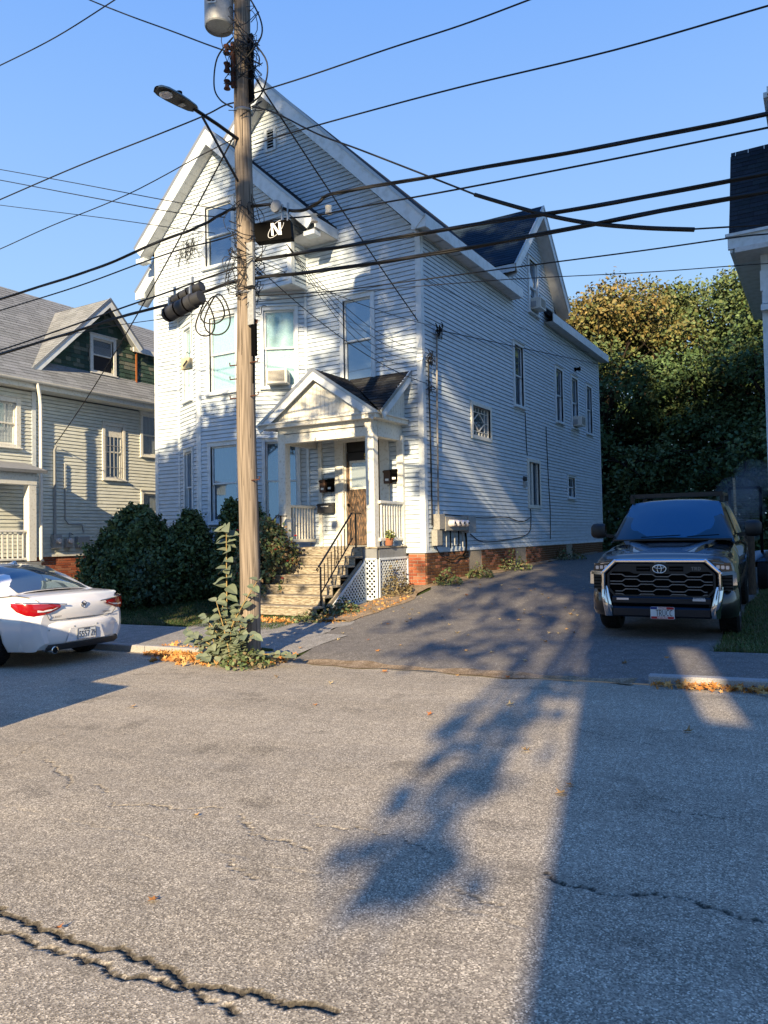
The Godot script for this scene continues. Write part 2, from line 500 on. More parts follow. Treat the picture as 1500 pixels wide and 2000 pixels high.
# ---------------------------------------------------------------- ground
func line_cracks() -> Array:
	# [points (x, z), half width, depth]; traced on the road surface
	return [
		[[Vector2(-3.46, -2.10), Vector2(-3.34, -2.10), Vector2(-3.13, -2.09), Vector2(-2.96, -2.10), Vector2(-2.80, -2.09), Vector2(-2.69, -2.12), Vector2(-2.52, -2.14), Vector2(-2.35, -2.12), Vector2(-2.20, -2.10), Vector2(-2.06, -2.10), Vector2(-1.97, -2.13), Vector2(-1.82, -2.17), Vector2(-1.66, -2.19), Vector2(-1.51, -2.21)], 0.017, 0.030],
		[[Vector2(-3.29, -1.99), Vector2(-3.17, -1.99), Vector2(-2.96, -2.00), Vector2(-2.76, -2.01), Vector2(-2.62, -2.02), Vector2(-2.46, -2.02), Vector2(-2.32, -2.03), Vector2(-2.22, -2.06), Vector2(-2.09, -2.06), Vector2(-1.95, -2.05), Vector2(-1.83, -2.05)], 0.013, 0.024],
		[[Vector2(-5.45, -3.79), Vector2(-5.25, -3.74), Vector2(-5.04, -3.63), Vector2(-4.84, -3.60), Vector2(-4.66, -3.43)], 0.008, 0.016],
		[[Vector2(-4.54, -3.56), Vector2(-4.35, -3.51), Vector2(-4.06, -3.30), Vector2(-3.95, -3.35), Vector2(-3.74, -3.46), Vector2(-3.61, -3.43), Vector2(-3.43, -3.58), Vector2(-3.24, -3.58), Vector2(-3.17, -3.56), Vector2(-3.08, -3.47), Vector2(-2.91, -3.36), Vector2(-2.77, -3.33), Vector2(-2.64, -3.33), Vector2(-2.47, -3.30)], 0.007, 0.016],
		[[Vector2(-2.81, -3.76), Vector2(-2.69, -3.65), Vector2(-2.60, -3.61), Vector2(-2.39, -3.68), Vector2(-2.21, -3.66)], 0.007, 0.015],
		[[Vector2(-2.79, -3.00), Vector2(-2.68, -2.94), Vector2(-2.59, -2.93), Vector2(-2.49, -2.90)], 0.008, 0.016],
		[[Vector2(-1.25, -3.59), Vector2(-1.14, -3.52), Vector2(-1.03, -3.53), Vector2(-0.94, -3.49), Vector2(-0.81, -3.54), Vector2(-0.72, -3.61), Vector2(-0.58, -3.61), Vector2(-0.48, -3.58), Vector2(-0.37, -3.55), Vector2(-0.28, -3.56)], 0.010, 0.022],
		[[Vector2(-2.23, -3.69), Vector2(-2.02, -3.62), Vector2(-1.86, -3.57)], 0.006, 0.012],
		[[Vector2(-1.61, -3.24), Vector2(-1.35, -3.20), Vector2(-1.29, -3.17)], 0.006, 0.012],
		[[Vector2(-1.87, -6.37), Vector2(-1.64, -6.22), Vector2(-1.42, -6.16), Vector2(-1.22, -6.14)], 0.008, 0.012],
		[[Vector2(-5.70, -3.58), Vector2(-5.86, -3.91), Vector2(-5.96, -4.17), Vector2(-6.07, -4.51)], 0.008, 0.012],
		[[Vector2(-0.93, -4.70), Vector2(-0.75, -4.70), Vector2(-0.57, -4.73)], 0.007, 0.012],
		[[Vector2(-2.90, -3.06), Vector2(-2.67, -3.07)], 0.018, 0.004],
		[[Vector2(-2.53, -3.06), Vector2(-2.21, -3.07)], 0.016, 0.005],
		[[Vector2(-2.01, -3.04), Vector2(-1.86, -3.06)], 0.016, 0.005],
		[[Vector2(-1.86, -3.08), Vector2(-1.65, -3.07), Vector2(-1.43, -3.07), Vector2(-1.30, -3.08), Vector2(-1.15, -3.06)], 0.014, 0.005],
		[[Vector2(-4.16, -3.00), Vector2(-3.85, -3.02), Vector2(-3.69, -3.04), Vector2(-3.34, -3.05)], 0.020, 0.004],
		[[Vector2(-4.75, -2.99), Vector2(-4.41, -3.01)], 0.020, 0.004],
	]

func build_ground():
	# wide terrain down to the horizon
	var s := S()
	for sg in [[-900.0, -61.0, -900.0, 900.0], [-61.0, 61.0, -900.0, -86.0], [-61.0, 61.0, 4.0, 900.0], [61.0, 900.0, -900.0, 900.0]]:
		var y := 0.02 if sg[2] > 0.0 else 0.6
		if sg[0] != -61.0: y = 0.1
		quad(s, Vector3(sg[0], y, sg[3]), Vector3(sg[1], y, sg[3]), Vector3(sg[1], y, sg[2]), Vector3(sg[0], y, sg[2]))
	struct("ground", s, M.lawn)
	# yards behind the kerb
	s = S()
	var xs := []
	var x := -61.0
	while x < 61.01:
		xs.append(x)
		x += 0.5 if x > -22.0 and x < 4.0 else 2.0
	var pts := []
	for X in xs:
		var row := []
		for k in 90:
			var t := k / 89.0
			var zz := lerpf(curb_z(X) - 0.3, -86.0, pow(t, 1.8))
			row.append(Vector3(X, gy(X, zz) - 0.03 + 0.02 * sin(X * 1.7 + zz * 2.3) * cos(zz * 1.1), zz))
		pts.append(row)
	sheet(s, pts)
	struct("terrain", s, M.lawn)
	# road: fine relief where it is seen close up, plain sheets beyond
	var x0 := -8.6; var x1 := 1.4; var c := 0.0142
	var nx := int((x1 - x0) / c); var nz := 500
	var zn := -1.35
	var dep := PackedFloat32Array()
	dep.resize((nx + 1) * (nz + 1))
	var cr := line_cracks()
	var nf := FastNoiseLite.new()
	nf.seed = 4
	nf.frequency = 6.0
	for L in cr:
		var p: Array = L[0]
		for k in p.size() - 1:
			var a: Vector2 = p[k]; var b: Vector2 = p[k + 1]
			var n := int(a.distance_to(b) / 0.008) + 1
			for i in n:
				var q := a.lerp(b, float(i) / n)
				var off := Vector2(nf.get_noise_2d(q.x, q.y), nf.get_noise_2d(q.x + 50.0, q.y)) * 0.05 + Vector2(nf.get_noise_2d(q.x * 5.0, q.y * 5.0), nf.get_noise_2d(q.x * 5.0 + 9.0, q.y * 5.0)) * 0.010
				q += off
				var z0 := curb_z(q.x)
				var gi := int((q.x - x0) / c)
				var wz := (zn - z0) / nz
				var gk := int((q.y - z0) / wz)
				var wob: float = 0.75 + 0.7 * nf.get_noise_1d(q.x * 3.0 + q.y)
				if L[1] < 0.011 and nf.get_noise_1d(q.x * 0.9 - q.y * 0.7 + 7.0) < -0.32: continue
				for di in range(-2, 3):
					for dk in range(-2, 3):
						var ii := gi + di; var kk := gk + dk
						if ii < 0 or kk < 0 or ii > nx or kk > nz: continue
						var gp := Vector2(x0 + ii * c, curb_z(x0 + ii * c) + kk * wz)
						var dd = gp.distance_to(q) / (L[1] * wob * 0.45 + (0.003 if L[1] > 0.011 else 0.0035))
						if dd < 1.0:
							var at := kk * (nx + 1) + ii
							dep[at] = maxf(dep[at], L[2] * 0.55 * (1.0 - dd * dd * 0.3))
	var vx := PackedVector3Array(); var cl := PackedColorArray(); var nm := PackedVector3Array(); var ix := PackedInt32Array()
	vx.resize((nx + 1) * (nz + 1)); cl.resize(vx.size()); nm.resize(vx.size())
	var und := FastNoiseLite.new()
	und.seed = 8
	und.frequency = 0.7
	var blo := FastNoiseLite.new()
	blo.seed = 18
	blo.frequency = 0.35
	for k in nz + 1:
		for i in nx + 1:
			var X := x0 + i * c
			var z0 := curb_z(X)
			var Z := lerpf(z0, zn, float(k) / nz)
			var at := k * (nx + 1) + i
			vx[at] = Vector3(X, ry(X) + und.get_noise_2d(X, Z) * 0.008 - dep[at], Z)
			var v := 0.93 + 0.16 * blo.get_noise_2d(X * 0.5, Z * 2.4) + 0.10 * und.get_noise_2d(X * 2.2 + 40.0, Z * 3.0)
			var oil := blo.get_noise_2d(X * 3.1 + 13.0, Z * 3.7 - 5.0)
			v *= 1.0 - 0.22 * smooth(0.34, 0.55, oil)
			var dk := dep[at]
			if i > 0 and i < nx and k > 0 and k < nz: 
				var nb := maxf(maxf(dep[at - 1], dep[at + 1]), maxf(dep[at - nx - 1], dep[at + nx + 1]))
				if nb > 0.0115: dk = maxf(dk, 0.5 * nb)
			v *= 1.0 - (0.84 if dk > 0.0095 else 0.7) * smooth(0.001, 0.006, dk)
			cl[at] = Color(v, v, v)
	for k in nz + 1:
		for i in nx + 1:
			var a: Vector3 = vx[k * (nx + 1) + min(i + 1, nx)] - vx[k * (nx + 1) + max(i - 1, 0)]
			var b: Vector3 = vx[min(k + 1, nz) * (nx + 1) + i] - vx[max(k - 1, 0) * (nx + 1) + i]
			nm[k * (nx + 1) + i] = b.cross(a).normalized()
	ix.resize(nx * nz * 6)
	var w := 0
	for k in nz:
		for i in nx:
			var a := k * (nx + 1) + i
			ix[w] = a; ix[w + 1] = a + 1; ix[w + 2] = a + nx + 1
			ix[w + 3] = a + 1; ix[w + 4] = a + nx + 2; ix[w + 5] = a + nx + 1
			w += 6
	var ar := []
	ar.resize(Mesh.ARRAY_MAX)
	ar[Mesh.ARRAY_VERTEX] = vx; ar[Mesh.ARRAY_NORMAL] = nm; ar[Mesh.ARRAY_COLOR] = cl; ar[Mesh.ARRAY_INDEX] = ix
	var am := ArrayMesh.new()
	am.add_surface_from_arrays(Mesh.PRIMITIVE_TRIANGLES, ar)
	var road := MeshInstance3D.new()
	road.name = "road"
	road.mesh = am
	road.material_override = M.road
	add_child(road)
	road.set_meta("kind", "structure")
	s = S()
	s.set_color(Color(0.93, 0.93, 0.93))
	var xe := x0 + nx * c
	for r in [[-61.0, x0], [xe, 61.0]]:
		for k in 12:
			var a := lerpf(r[0], r[1], k / 12.0); var b := lerpf(r[0], r[1], (k + 1) / 12.0)
			quad(s, Vector3(a, ry(a), 4.0), Vector3(b, ry(b), 4.0), Vector3(b, ry(b), curb_z(b)), Vector3(a, ry(a), curb_z(a)))
	quad(s, Vector3(x0, ry(x0), 4.0), Vector3(xe, ry(xe), 4.0), Vector3(xe, ry(xe), zn), Vector3(x0, ry(x0), zn))
	struct("road_beyond", s, M.road)
	# driveway with its flared apron
	s = S()
	pts = []
	for k in 61:
		var t := k / 60.0
		var row := []
		for i in 25:
			var u := i / 24.0
			var zc := lerpf(0.0, -21.0, pow(t, 1.3))
			var fl := 1.0 - smooth(0.0, -2.2, zc)
			var xa := -7.35 - 0.1 * sin(zc * 1.3) + 0.75 * fl
			if zc < -6.0: xa = -7.42 + 0.06 * sin(zc * 2.1)
			var xb := -1.38 + 0.05 * sin(zc * 1.9) + (0.1 * fl)
			var X := lerpf(xa, xb, u)
			var Z := zc + curb_z(X)
			row.append(Vector3(X, gy(X, Z) + 0.012 + (0.006 * sin(X * 2.2) * cos(Z * 1.3)) * (1.0 - fl), Z))
		pts.append(row)
	sheet(s, pts)
	struct("driveway", s, M.drive)
	# sandy dirt that has gathered where the driveway meets the road
	s = S()
	pts = []
	for i in 90:
		var X := lerpf(-6.75, -1.9, i / 89.0)
		var wd := 0.05 + 0.05 * sin(X * 3.1) + 0.03 * sin(X * 9.0)
		pts.append([Vector3(X, ry(X) + 0.012, curb_z(X) + wd), Vector3(X, ry(X) + 0.022, curb_z(X) - 0.05), Vector3(X, gy(X, curb_z(X) - 0.12 - wd) + 0.017, curb_z(X) - 0.12 - wd)])
	sheet(s, pts)
	struct("gutter_sand", s, M.sand)
	# pavements either side of the drive
	s = S()
	pts = []
	for i in 60:
		var X := lerpf(-40.0, -6.75, i / 59.0)
		var z := curb_z(X)
		var g := gy(X, z - 0.4) + 0.02
		pts.append([Vector3(X, ry(X) + lerpf(0.02, 0.10, smooth(-6.9, -8.0, X)), z - 0.14), Vector3(X, gy(X, z - 1.0) + 0.018, z - 1.0), Vector3(X, gy(X, z - 1.75) + 0.02, z - 1.75)])
	sheet(s, pts)
	struct("pavement", s, M.walk)
	s = S()
	pts = []
	for i in 20:
		var X := lerpf(-1.40, 30.0, pow(i / 19.0, 1.6))
		var z := curb_z(X)
		pts.append([Vector3(X, 0.085 + ry(X), z - 0.12), Vector3(X, 0.10 + ry(X), z - 1.0), Vector3(X, 0.115 + ry(X), z - 1.85)])
	sheet(s, pts)
	struct("pavement_beside_drive", s, M.drive)
	# paved side path between the two houses
	s = S()
	pts = []
	for k in 24:
		var Z := lerpf(-9.4, -30.0, k / 23.0)
		pts.append([Vector3(-18.3, gy(-18.3, Z) + 0.01, Z), Vector3(-17.2, gy(-17.2, Z) + 0.01, Z), Vector3(-16.1, gy(-16.1, Z) + 0.01, Z)])
	sheet(s, pts)
	struct("side_path", s, M.walk)
	# worn walk between the pavement and the steps
	s = S()
	pts = []
	for k in 16:
		var Z := lerpf(-10.0, -11.35, k / 15.0)
		var row := []
		for i in 12:
			var X := lerpf(-10.35, -7.3 + 0.06 * sin(Z * 9.0), i / 11.0)
			row.append(Vector3(X, gy(X, Z) + 0.016, Z))
		pts.append(row)
	sheet(s, pts)
	struct("front_walk", s, M.walk)
	# kerbs, each stone a piece
	for def in [["kerb", -20.0, -6.95, 0.11], ["kerb_beside_drive", -1.75, 9.0, 0.10]]:
		var k := Node3D.new()
		k.name = def[0]
		add_child(k)
		k.set_meta("kind", "structure")
		var X: float = def[1]
		while X < def[2]:
			var x2: float = minf(X + 1.75, def[2])
			s = S()
			var h: float = def[3] + rng.randf_range(-0.012, 0.012)
			var a := Vector3(X + 0.006, h * 0.5 - 0.05 + ry(X), curb_z(X) - 0.075); var b := Vector3(x2 - 0.006, h * 0.5 - 0.05 + ry(x2), curb_z(x2) - 0.075)
			bar(s, a, b, 0.15, h + 0.1, Vector3.UP, 0.015)
			put(k, "kerb_stone", s, M.granite)
			X = x2
	# dirt strip along the foundation
	s = S()
	pts = []
	for k in 40:
		var Z := lerpf(-11.2, -28.0, k / 39.0)
		var wd := 0.17 + 0.08 * sin(Z * 2.3) + 0.05 * sin(Z * 5.1)
		pts.append([Vector3(-8.0, gy(-8.0, Z) + 0.05, Z), Vector3(-7.5, gy(-7.5, Z) + 0.06, Z), Vector3(-7.5 + wd, gy(-7.5 + wd, Z) + 0.02, Z)])
	sheet(s, pts)
	struct("dirt_strip", s, M.sand)

# ---------------------------------------------------------------- building pieces
# A store collects [area, vertices, colour]; flush() makes the largest 300 parts of their own and joins the rest.
func flush(store: Array, par: Node, called: String, mat: Material, label := "", most := 300):
	store.sort_custom(func(a, b): return a[0] > b[0])
	var rest := S()
	for k in store.size():
		var e: Array = store[k]
		var s: SurfaceTool = S() if k < most else rest
		if e.size() > 2: s.set_color(e[2])
		for v in e[1]: s.add_vertex(v)
		if k < most:
			var m := put(par, called, s, mat)
			if label != "" and k == 0: m.set_meta("label", label)
	if store.size() > most:
		var r := put(par, called + "s_joined", rest, mat)
		r.set_meta("kind", "stuff")

func qv(out: Array, a: Vector3, b: Vector3, c: Vector3, d: Vector3):
	out.append_array([a, c, b, a, d, c])

# the span of a convex polygon at height y
func span(poly: Array, y: float) -> Vector2:
	var lo := INF; var hi := -INF
	for k in poly.size():
		var a: Vector2 = poly[k]; var b: Vector2 = poly[(k + 1) % poly.size()]
		if abs(a.y - b.y) < 1e-5:
			if abs(a.y - y) < 1e-4:
				lo = minf(lo, minf(a.x, b.x)); hi = maxf(hi, maxf(a.x, b.x))
			continue
		var t := (y - a.y) / (b.y - a.y)
		if t < -1e-5 or t > 1.00001: continue
		var x := lerpf(a.x, b.x, t)
		lo = minf(lo, x); hi = maxf(hi, x)
	return Vector2(lo, hi)

# clapboards on the plane (o, u, up) facing n; poly and holes in (u, y)
func clapboards(store: Array, o: Vector3, u: Vector3, n: Vector3, poly: Array, holes: Array, expo := 0.1016, longest := 3.7, out := 0.017):
	var y0 := INF; var y1 := -INF
	for p in poly:
		y0 = minf(y0, p.y); y1 = maxf(y1, p.y)
	var row := 0
	var ya := y0
	while ya < y1 - 0.01:
		var yb := minf(ya + expo, y1)
		var cuts := [ya, yb]
		for h in holes:
			for e in [h.position.y, h.end.y]:
				if e > ya + 0.004 and e < yb - 0.004: cuts.append(e)
		cuts.sort()
		for c in cuts.size() - 1:
			var s0: float = cuts[c]; var s1: float = cuts[c + 1]
			var p0 := span(poly, s0 + 1e-4); var p1 := span(poly, s1 - 1e-4)
			if p0.x > p0.y or p1.x > p1.y or s1 - s0 < 0.002: continue
			var iv := [[p0.x, p0.y, p1.x, p1.y]]
			var mid := (s0 + s1) * 0.5
			for h in holes:
				if mid <= h.position.y or mid >= h.end.y: continue
				var nx := []
				for i in iv:
					if h.end.x <= i[0] or h.position.x >= i[1]:
						nx.append(i)
						continue
					if h.position.x > i[0] + 0.01: nx.append([i[0], h.position.x, minf(i[2], h.position.x), h.position.x])
					if h.end.x < i[1] - 0.01: nx.append([h.end.x, i[1], h.end.x, maxf(i[3], h.end.x)])
				iv = nx
			for i in iv:
				var parts := []
				var a: float = i[0]
				var first := true
				while i[1] - a > longest * 1.25:
					var st := longest * (0.45 + 0.55 * fposmod(sin(row * 12.9898 + 4.1) * 43758.5, 1.0)) if first else longest
					parts.append([a, a + st, i[2] if first else a, a + st])
					a += st
					first = false
				parts.append([a, i[1], i[2] if first else a, i[3]])
				for q in parts:
					var t0 := lerpf(out, 0.003, (s0 - ya) / expo); var t1 := lerpf(out, 0.003, (s1 - ya) / expo)
					t0 += rng.randf_range(-0.0008, 0.0008)
					var up := Vector3.UP
					var g := 0.0012
					var gr := 0.014 if s1 > yb - 0.001 and s1 - s0 > 0.03 else 0.0
					var sm := s1 - gr
					var k := gr / (s1 - s0)
					var xl: float = q[0] + g; var xr: float = q[1] - g
					var xl1: float = q[2] + g; var xr1: float = maxf(q[3] - g, xl1)
					var xlm := lerpf(xl1, xl, k); var xrm := lerpf(xr1, xr, k)
					var A: Vector3 = o + u * xl + up * s0 + n * t0; var B: Vector3 = o + u * xr + up * s0 + n * t0
					var C: Vector3 = o + u * xrm + up * sm + n * t1; var D: Vector3 = o + u * xlm + up * sm + n * t1
					var v := []
					var dp := n * 0.034
					qv(v, A, B, C, D)
					qv(v, A - n * t0 - dp, B - n * t0 - dp, B, A)
					if gr > 0.0:
						var C2: Vector3 = C - n * t1 - dp; var D2: Vector3 = D - n * t1 - dp
						qv(v, D, C, C2, D2)
						qv(v, D2, C2, o + u * xr1 + up * s1 - dp, o + u * xl1 + up * s1 - dp)
					var wt := 1.0 - 0.045 * rng.randf() - (0.05 if rng.randf() < 0.06 else 0.0)
					store.append([(q[1] - q[0]) * (s1 - s0), v, Color(wt, wt, wt * rng.randf_range(0.985, 1.0))])
		ya = yb
		row += 1

# shingles on a plane: o is the lower left corner at the eave, u along the eave, v up the slope; poly in (u, v)
func shingles(store: Array, o: Vector3, u: Vector3, v: Vector3, poly: Array, tint: Color, vary := 0.12, course := 0.14, tab := 0.30):
	var n := u.cross(v).normalized()
	var y0 := INF; var y1 := -INF
	for p in poly:
		y0 = minf(y0, p.y); y1 = maxf(y1, p.y)
	var ya := y0
	var row := 0
	while ya < y1 - 0.01:
		var yb := minf(ya + course, y1)
		var p0 := span(poly, ya + 1e-4); var p1 := span(poly, yb - 1e-4)
		if p0.x < p0.y:
			var a := p0.x
			var w := tab * (0.3 + 0.7 * rng.randf())
			while a < p0.y - 0.005:
				var b := minf(a + w, p0.y)
				w = tab * rng.randf_range(0.8, 1.15)
				var a1 := clampf(a, p1.x, p1.y) if p1.x <= p1.y else p1.x
				var b1 := clampf(b, p1.x, p1.y) if p1.x <= p1.y else p1.y
				if a <= p0.x + 1e-4: a1 = p1.x
				if b >= p0.y - 1e-4: b1 = p1.y
				var lift := 0.014 + rng.randf_range(0.0, 0.006)
				var drop := rng.randf_range(0.0, 0.006)
				var A := o + u * (a + 0.003) + v * (ya - drop) + n * lift; var B := o + u * (b - 0.003) + v * (ya - drop) + n * lift
				var C := o + u * maxf(b1 - 0.003, a1 + 0.003) + v * yb + n * 0.006; var D := o + u * (a1 + 0.003) + v * yb + n * 0.006
				var A0 := o + u * (a + 0.003) + v * (ya - drop) - n * 0.002; var B0 := o + u * (b - 0.003) + v * (ya - drop) - n * 0.002
				var vv := []
				qv(vv, A, B, C, D); qv(vv, A0, B0, B, A)
				var k := 1.0 + rng.randf_range(-vary, vary)
				store.append([(b - a) * course, vv, Color(tint.r * k, tint.g * k, tint.b * k)])
				a = b
		ya = yb
		row += 1

# running bond on the plane (o, u, up) facing n, cut away where a hole lies
func brickwork(par: Node, o: Vector3, u: Vector3, n: Vector3, w: float, h: float, holes: Array, mats: Array, most: int, bottom = null):
	var bl := 0.203; var bh := 0.058; var j := 0.010
	var list := []
	var rows := int(h / (bh + j))
	for r in rows:
		var y := r * (bh + j)
		var x := -0.5 * (bl + j) if r % 2 else 0.0
		while x < w:
			var a := maxf(x, 0.0); var b := minf(x + bl, w)
			x += bl + j
			if b - a < 0.03: continue
			var bad := false
			for hh in holes:
				if b > hh.position.x and a < hh.end.x and y + bh > hh.position.y and y < hh.end.y:
					if a < hh.position.x - 0.03: b = hh.position.x
					elif b > hh.end.x + 0.03: a = hh.end.x
					else: bad = true
			if bad: continue
			if bottom != null and o.y + y + bh < bottom.call(o + u * a): continue
			list.append([b - a, a, y])
	list.sort_custom(func(p, q): return p[1] < q[1])
	var cache := {}
	var rest := S()
	var bas := Basis(u, Vector3.UP, n)
	for k in list.size():
		var e: Array = list[k]
		var c: Vector3 = o + u * (e[1] + e[0] * 0.5) + Vector3.UP * (e[2] + bh * 0.5) + n * rng.randf_range(-0.003, 0.003)
		if k < most:
			var key := int(round(e[0] * 50.0))
			if not cache.has(key):
				var s := S()
				cbox(s, Vector3.ZERO, Vector3(bh, 0.05, key / 50.0), Basis(Vector3.UP, Vector3(0, 0, 1), Vector3.RIGHT), 0.004)
				s.generate_normals()
				cache[key] = s.commit()
			var m := MeshInstance3D.new()
			m.mesh = cache[key]
			m.material_override = mats[rng.randi() % mats.size()]
			m.name = "brick"
			par.add_child(m, true)
			m.transform = Transform3D(bas, c)
		else:
			box(rest, c, Vector3(e[0], bh, 0.05), bas)
	if list.size() > most:
		var r := put(par, "bricks_joined", rest, mats[0])
		r.set_meta("kind", "stuff")
	var s := S()
	var yb := 0.0
	quad(s, o + n * 0.016 + Vector3.UP * yb, o + u * w + n * 0.016 + Vector3.UP * yb, o + u * w + Vector3.UP * h + n * 0.016, o + Vector3.UP * h + n * 0.016)
	put(par, "mortar_bed", s, M.mortar)

# A double-hung window. o: lower left corner of the outer trim on the wall plane, w and h of the outer trim.
# back: what hangs behind the glass: "film", "lace", "blind", "dark", "curtain"
func window(par: Node, o: Vector3, u: Vector3, n: Vector3, w: float, h: float, back := "dark", trim := 0.095, glass: Material = null, tm: Material = null, lower_open := 0.0, split := 0.5, called := "window") -> Node3D:
	if glass == null: glass = M.glass
	if tm == null: tm = M.trim
	var W := node(par, called)
	var up := Vector3.UP
	var s := S()
	var t := trim
	# casing: four boards, mitred look by butting, standing proud of the siding
	for e in [[Vector2(0, 0), Vector2(t, h)], [Vector2(w - t, 0), Vector2(w, h)]]:
		cbox(s, o + u * ((e[0].x + e[1].x) * 0.5) + up * (h * 0.5) + n * 0.012, Vector3(e[1].x - e[0].x, 0.072, h), Basis(u, -n, up), 0.006)
	cbox(s, o + u * (w * 0.5) + up * (h - t * 0.5) + n * 0.010, Vector3(t, 0.068, w - 2 * t), Basis(up, n, u), 0.006)
	cbox(s, o + u * (w * 0.5) + up * (t * 0.35) + n * 0.010, Vector3(t * 0.7, 0.068, w - 2 * t), Basis(up, n, u), 0.006)
	# drip cap
	cbox(s, o + u * (w * 0.5) + up * (h + 0.014) + n * 0.026, Vector3(0.026, 0.10, w + 0.03), Basis(up, n, u), 0.006)
	put(W, "casing", s, tm)
	s = S()
	cbox(s, o + u * (w * 0.5) - up * 0.012 + n * 0.034, Vector3(0.035, 0.12, w + 0.04), Basis(up, n, u), 0.006)
	put(W, "sill", s, tm)
	var x0 := t; var x1 := w - t; var y0 := t * 0.7; var y1 := h - t
	var ym := lerpf(y0, y1, split)
	# reveal
	s = S()
	for q in [[Vector3(x0, y0, -0.01), Vector3(x0, y1, -0.01)], [Vector3(x1, y1, -0.01), Vector3(x1, y0, -0.01)], [Vector3(x0, y1, -0.01), Vector3(x1, y1, -0.01)], [Vector3(x1, y0, -0.01), Vector3(x0, y0, -0.01)]]:
		var a: Vector3 = o + u * q[0].x + up * q[0].y; var b: Vector3 = o + u * q[1].x + up * q[1].y
		quad(s, a + n * 0.03, a - n * 0.14, b - n * 0.14, b + n * 0.03)
	put(W, "reveal", s, tm)
	# sashes: the upper one further out
	for k in 2:
		var a := ym - 0.02 if k == 0 else y0 + lower_open
		var b := y1 if k == 0 else ym + 0.02 + lower_open
		var d := -0.028 if k == 0 else -0.062
		s = S()
		var f := 0.042
		var fc := [Vector3(x0 + f * 0.5, (a + b) * 0.5, 0), Vector3(x1 - f * 0.5, (a + b) * 0.5, 0)]
		for c in fc: cbox(s, o + u * c.x + up * c.y + n * d, Vector3(f, 0.03, b - a), Basis(u, -n, up), 0.004)
		for yy in [a + f * 0.5, b - f * 0.5]: cbox(s, o + u * ((x0 + x1) * 0.5) + up * yy + n * d, Vector3(f, 0.03, x1 - x0 - 2 * f), Basis(up, n, u), 0.004)
		put(W, "sash", s, tm)
		s = S()
		quad(s, o + u * (x0 + f * 0.8) + up * (a + f * 0.8) + n * (d - 0.004), o + u * (x1 - f * 0.8) + up * (a + f * 0.8) + n * (d - 0.004), o + u * (x1 - f * 0.8) + up * (b - f * 0.8) + n * (d - 0.004), o + u * (x0 + f * 0.8) + up * (b - f * 0.8) + n * (d - 0.004))
		put(W, "pane", s, glass)
	if back != "dark":
		s = S()
		if back == "film":
			var g := []
			for i in 9:
				var r := []
				for j in 13:
					var X := lerpf(x0, x1, i / 8.0); var Y := lerpf(y0, y1, j / 12.0)
					r.append(o + u * X + up * Y - n * (0.085 + 0.012 * sin(X * 21.0 + Y * 9.0) + 0.008 * sin(Y * 31.0)))
				g.append(r)
			sheet(s, g)
			put(W, "window_film", s, M.film)
		elif back == "blind":
			var Y := y0 + 0.02
			while Y < y1:
				var b2 := Basis(u, -0.6)
				box(s, o + u * (w * 0.5) + up * Y - n * 0.13, Vector3(x1 - x0, 0.003, 0.045), Basis(u, up, n).rotated(u, 0.6))
				Y += 0.04
			put(W, "blind", s, M.blind)
		else:
			for side in [[x0, lerpf(x0, x1, 0.42)], [lerpf(x0, x1, 0.58), x1]] if back == "curtain" else [[x0, x1]]:
				var g := []
				for i in 25:
					var X: float = lerpf(side[0], side[1], i / 24.0)
					var r := []
					for j in 2: r.append(o + u * X + up * (y0 if j == 0 else y1) - n * (0.16 + 0.022 * sin(i * 1.3)))
					g.append(r)
				sheet(s, g)
			put(W, "curtain", s, M.lace if back == "lace" else M.curtain)
	return W

func hole(x: float, y: float, w: float, h: float, t := 0.05) -> Rect2:
	return Rect2(x + t, y + t, w - 2 * t, h - 2 * t)

# a window air conditioner: o is the middle of its back on the wall plane at the bottom
func air_conditioner(o: Vector3, u: Vector3, n: Vector3, w: float, h: float, d: float, label: String):
	var t := thing("air_conditioner", label, "air conditioner", o, 0.0, "window air conditioners")
	var up := Vector3.UP
	var s := S()
	cbox(s, up * h * 0.5 + n * d * 0.45, Vector3(w, h, d), Basis(u, up, n), 0.012)
	put(t, "case", s, M.offwhite)
	s = S()
	box(s, up * h * 0.52 + n * (d * 0.95 + 0.002), Vector3(w * 0.78, h * 0.74, 0.004), Basis(u, up, n))
	put(t, "grille_back", s, M.darkgrey)
	for k in 9:
		s = S()
		cbox(s, up * (h * 0.19 + k * h * 0.083) + n * (d * 0.95 + 0.008), Vector3(0.011, 0.012, w * 0.76), Basis(up, n, u), 0.002)
		put(t, "louvre", s, M.offwhite)
	s = S()
	for k in [-1, 1]:
		box(s, u * (k * w * 0.52) + up * h * 0.4 + n * d * 0.3, Vector3(0.012, h * 0.5, d * 0.5), Basis(u, up, n))
	put(t, "side_vent", s, M.grey)

# ---------------------------------------------------------------- the pale house
func slab(par: Node, called: String, a: Vector3, b: Vector3, c: Vector3, d: Vector3, t: float, mat: Material) -> MeshInstance3D:
	var s := S()
	var n := (b - a).cross(d - a).normalized() * t
	quad(s, a, b, c, d); quad(s, a - n, d - n, c - n, b - n)
	quad(s, a, a - n, b - n, b); quad(s, b, b - n, c - n, c); quad(s, c, c - n, d - n, d); quad(s, d, d - n, a - n, a)
	return put(par, called, s, mat)

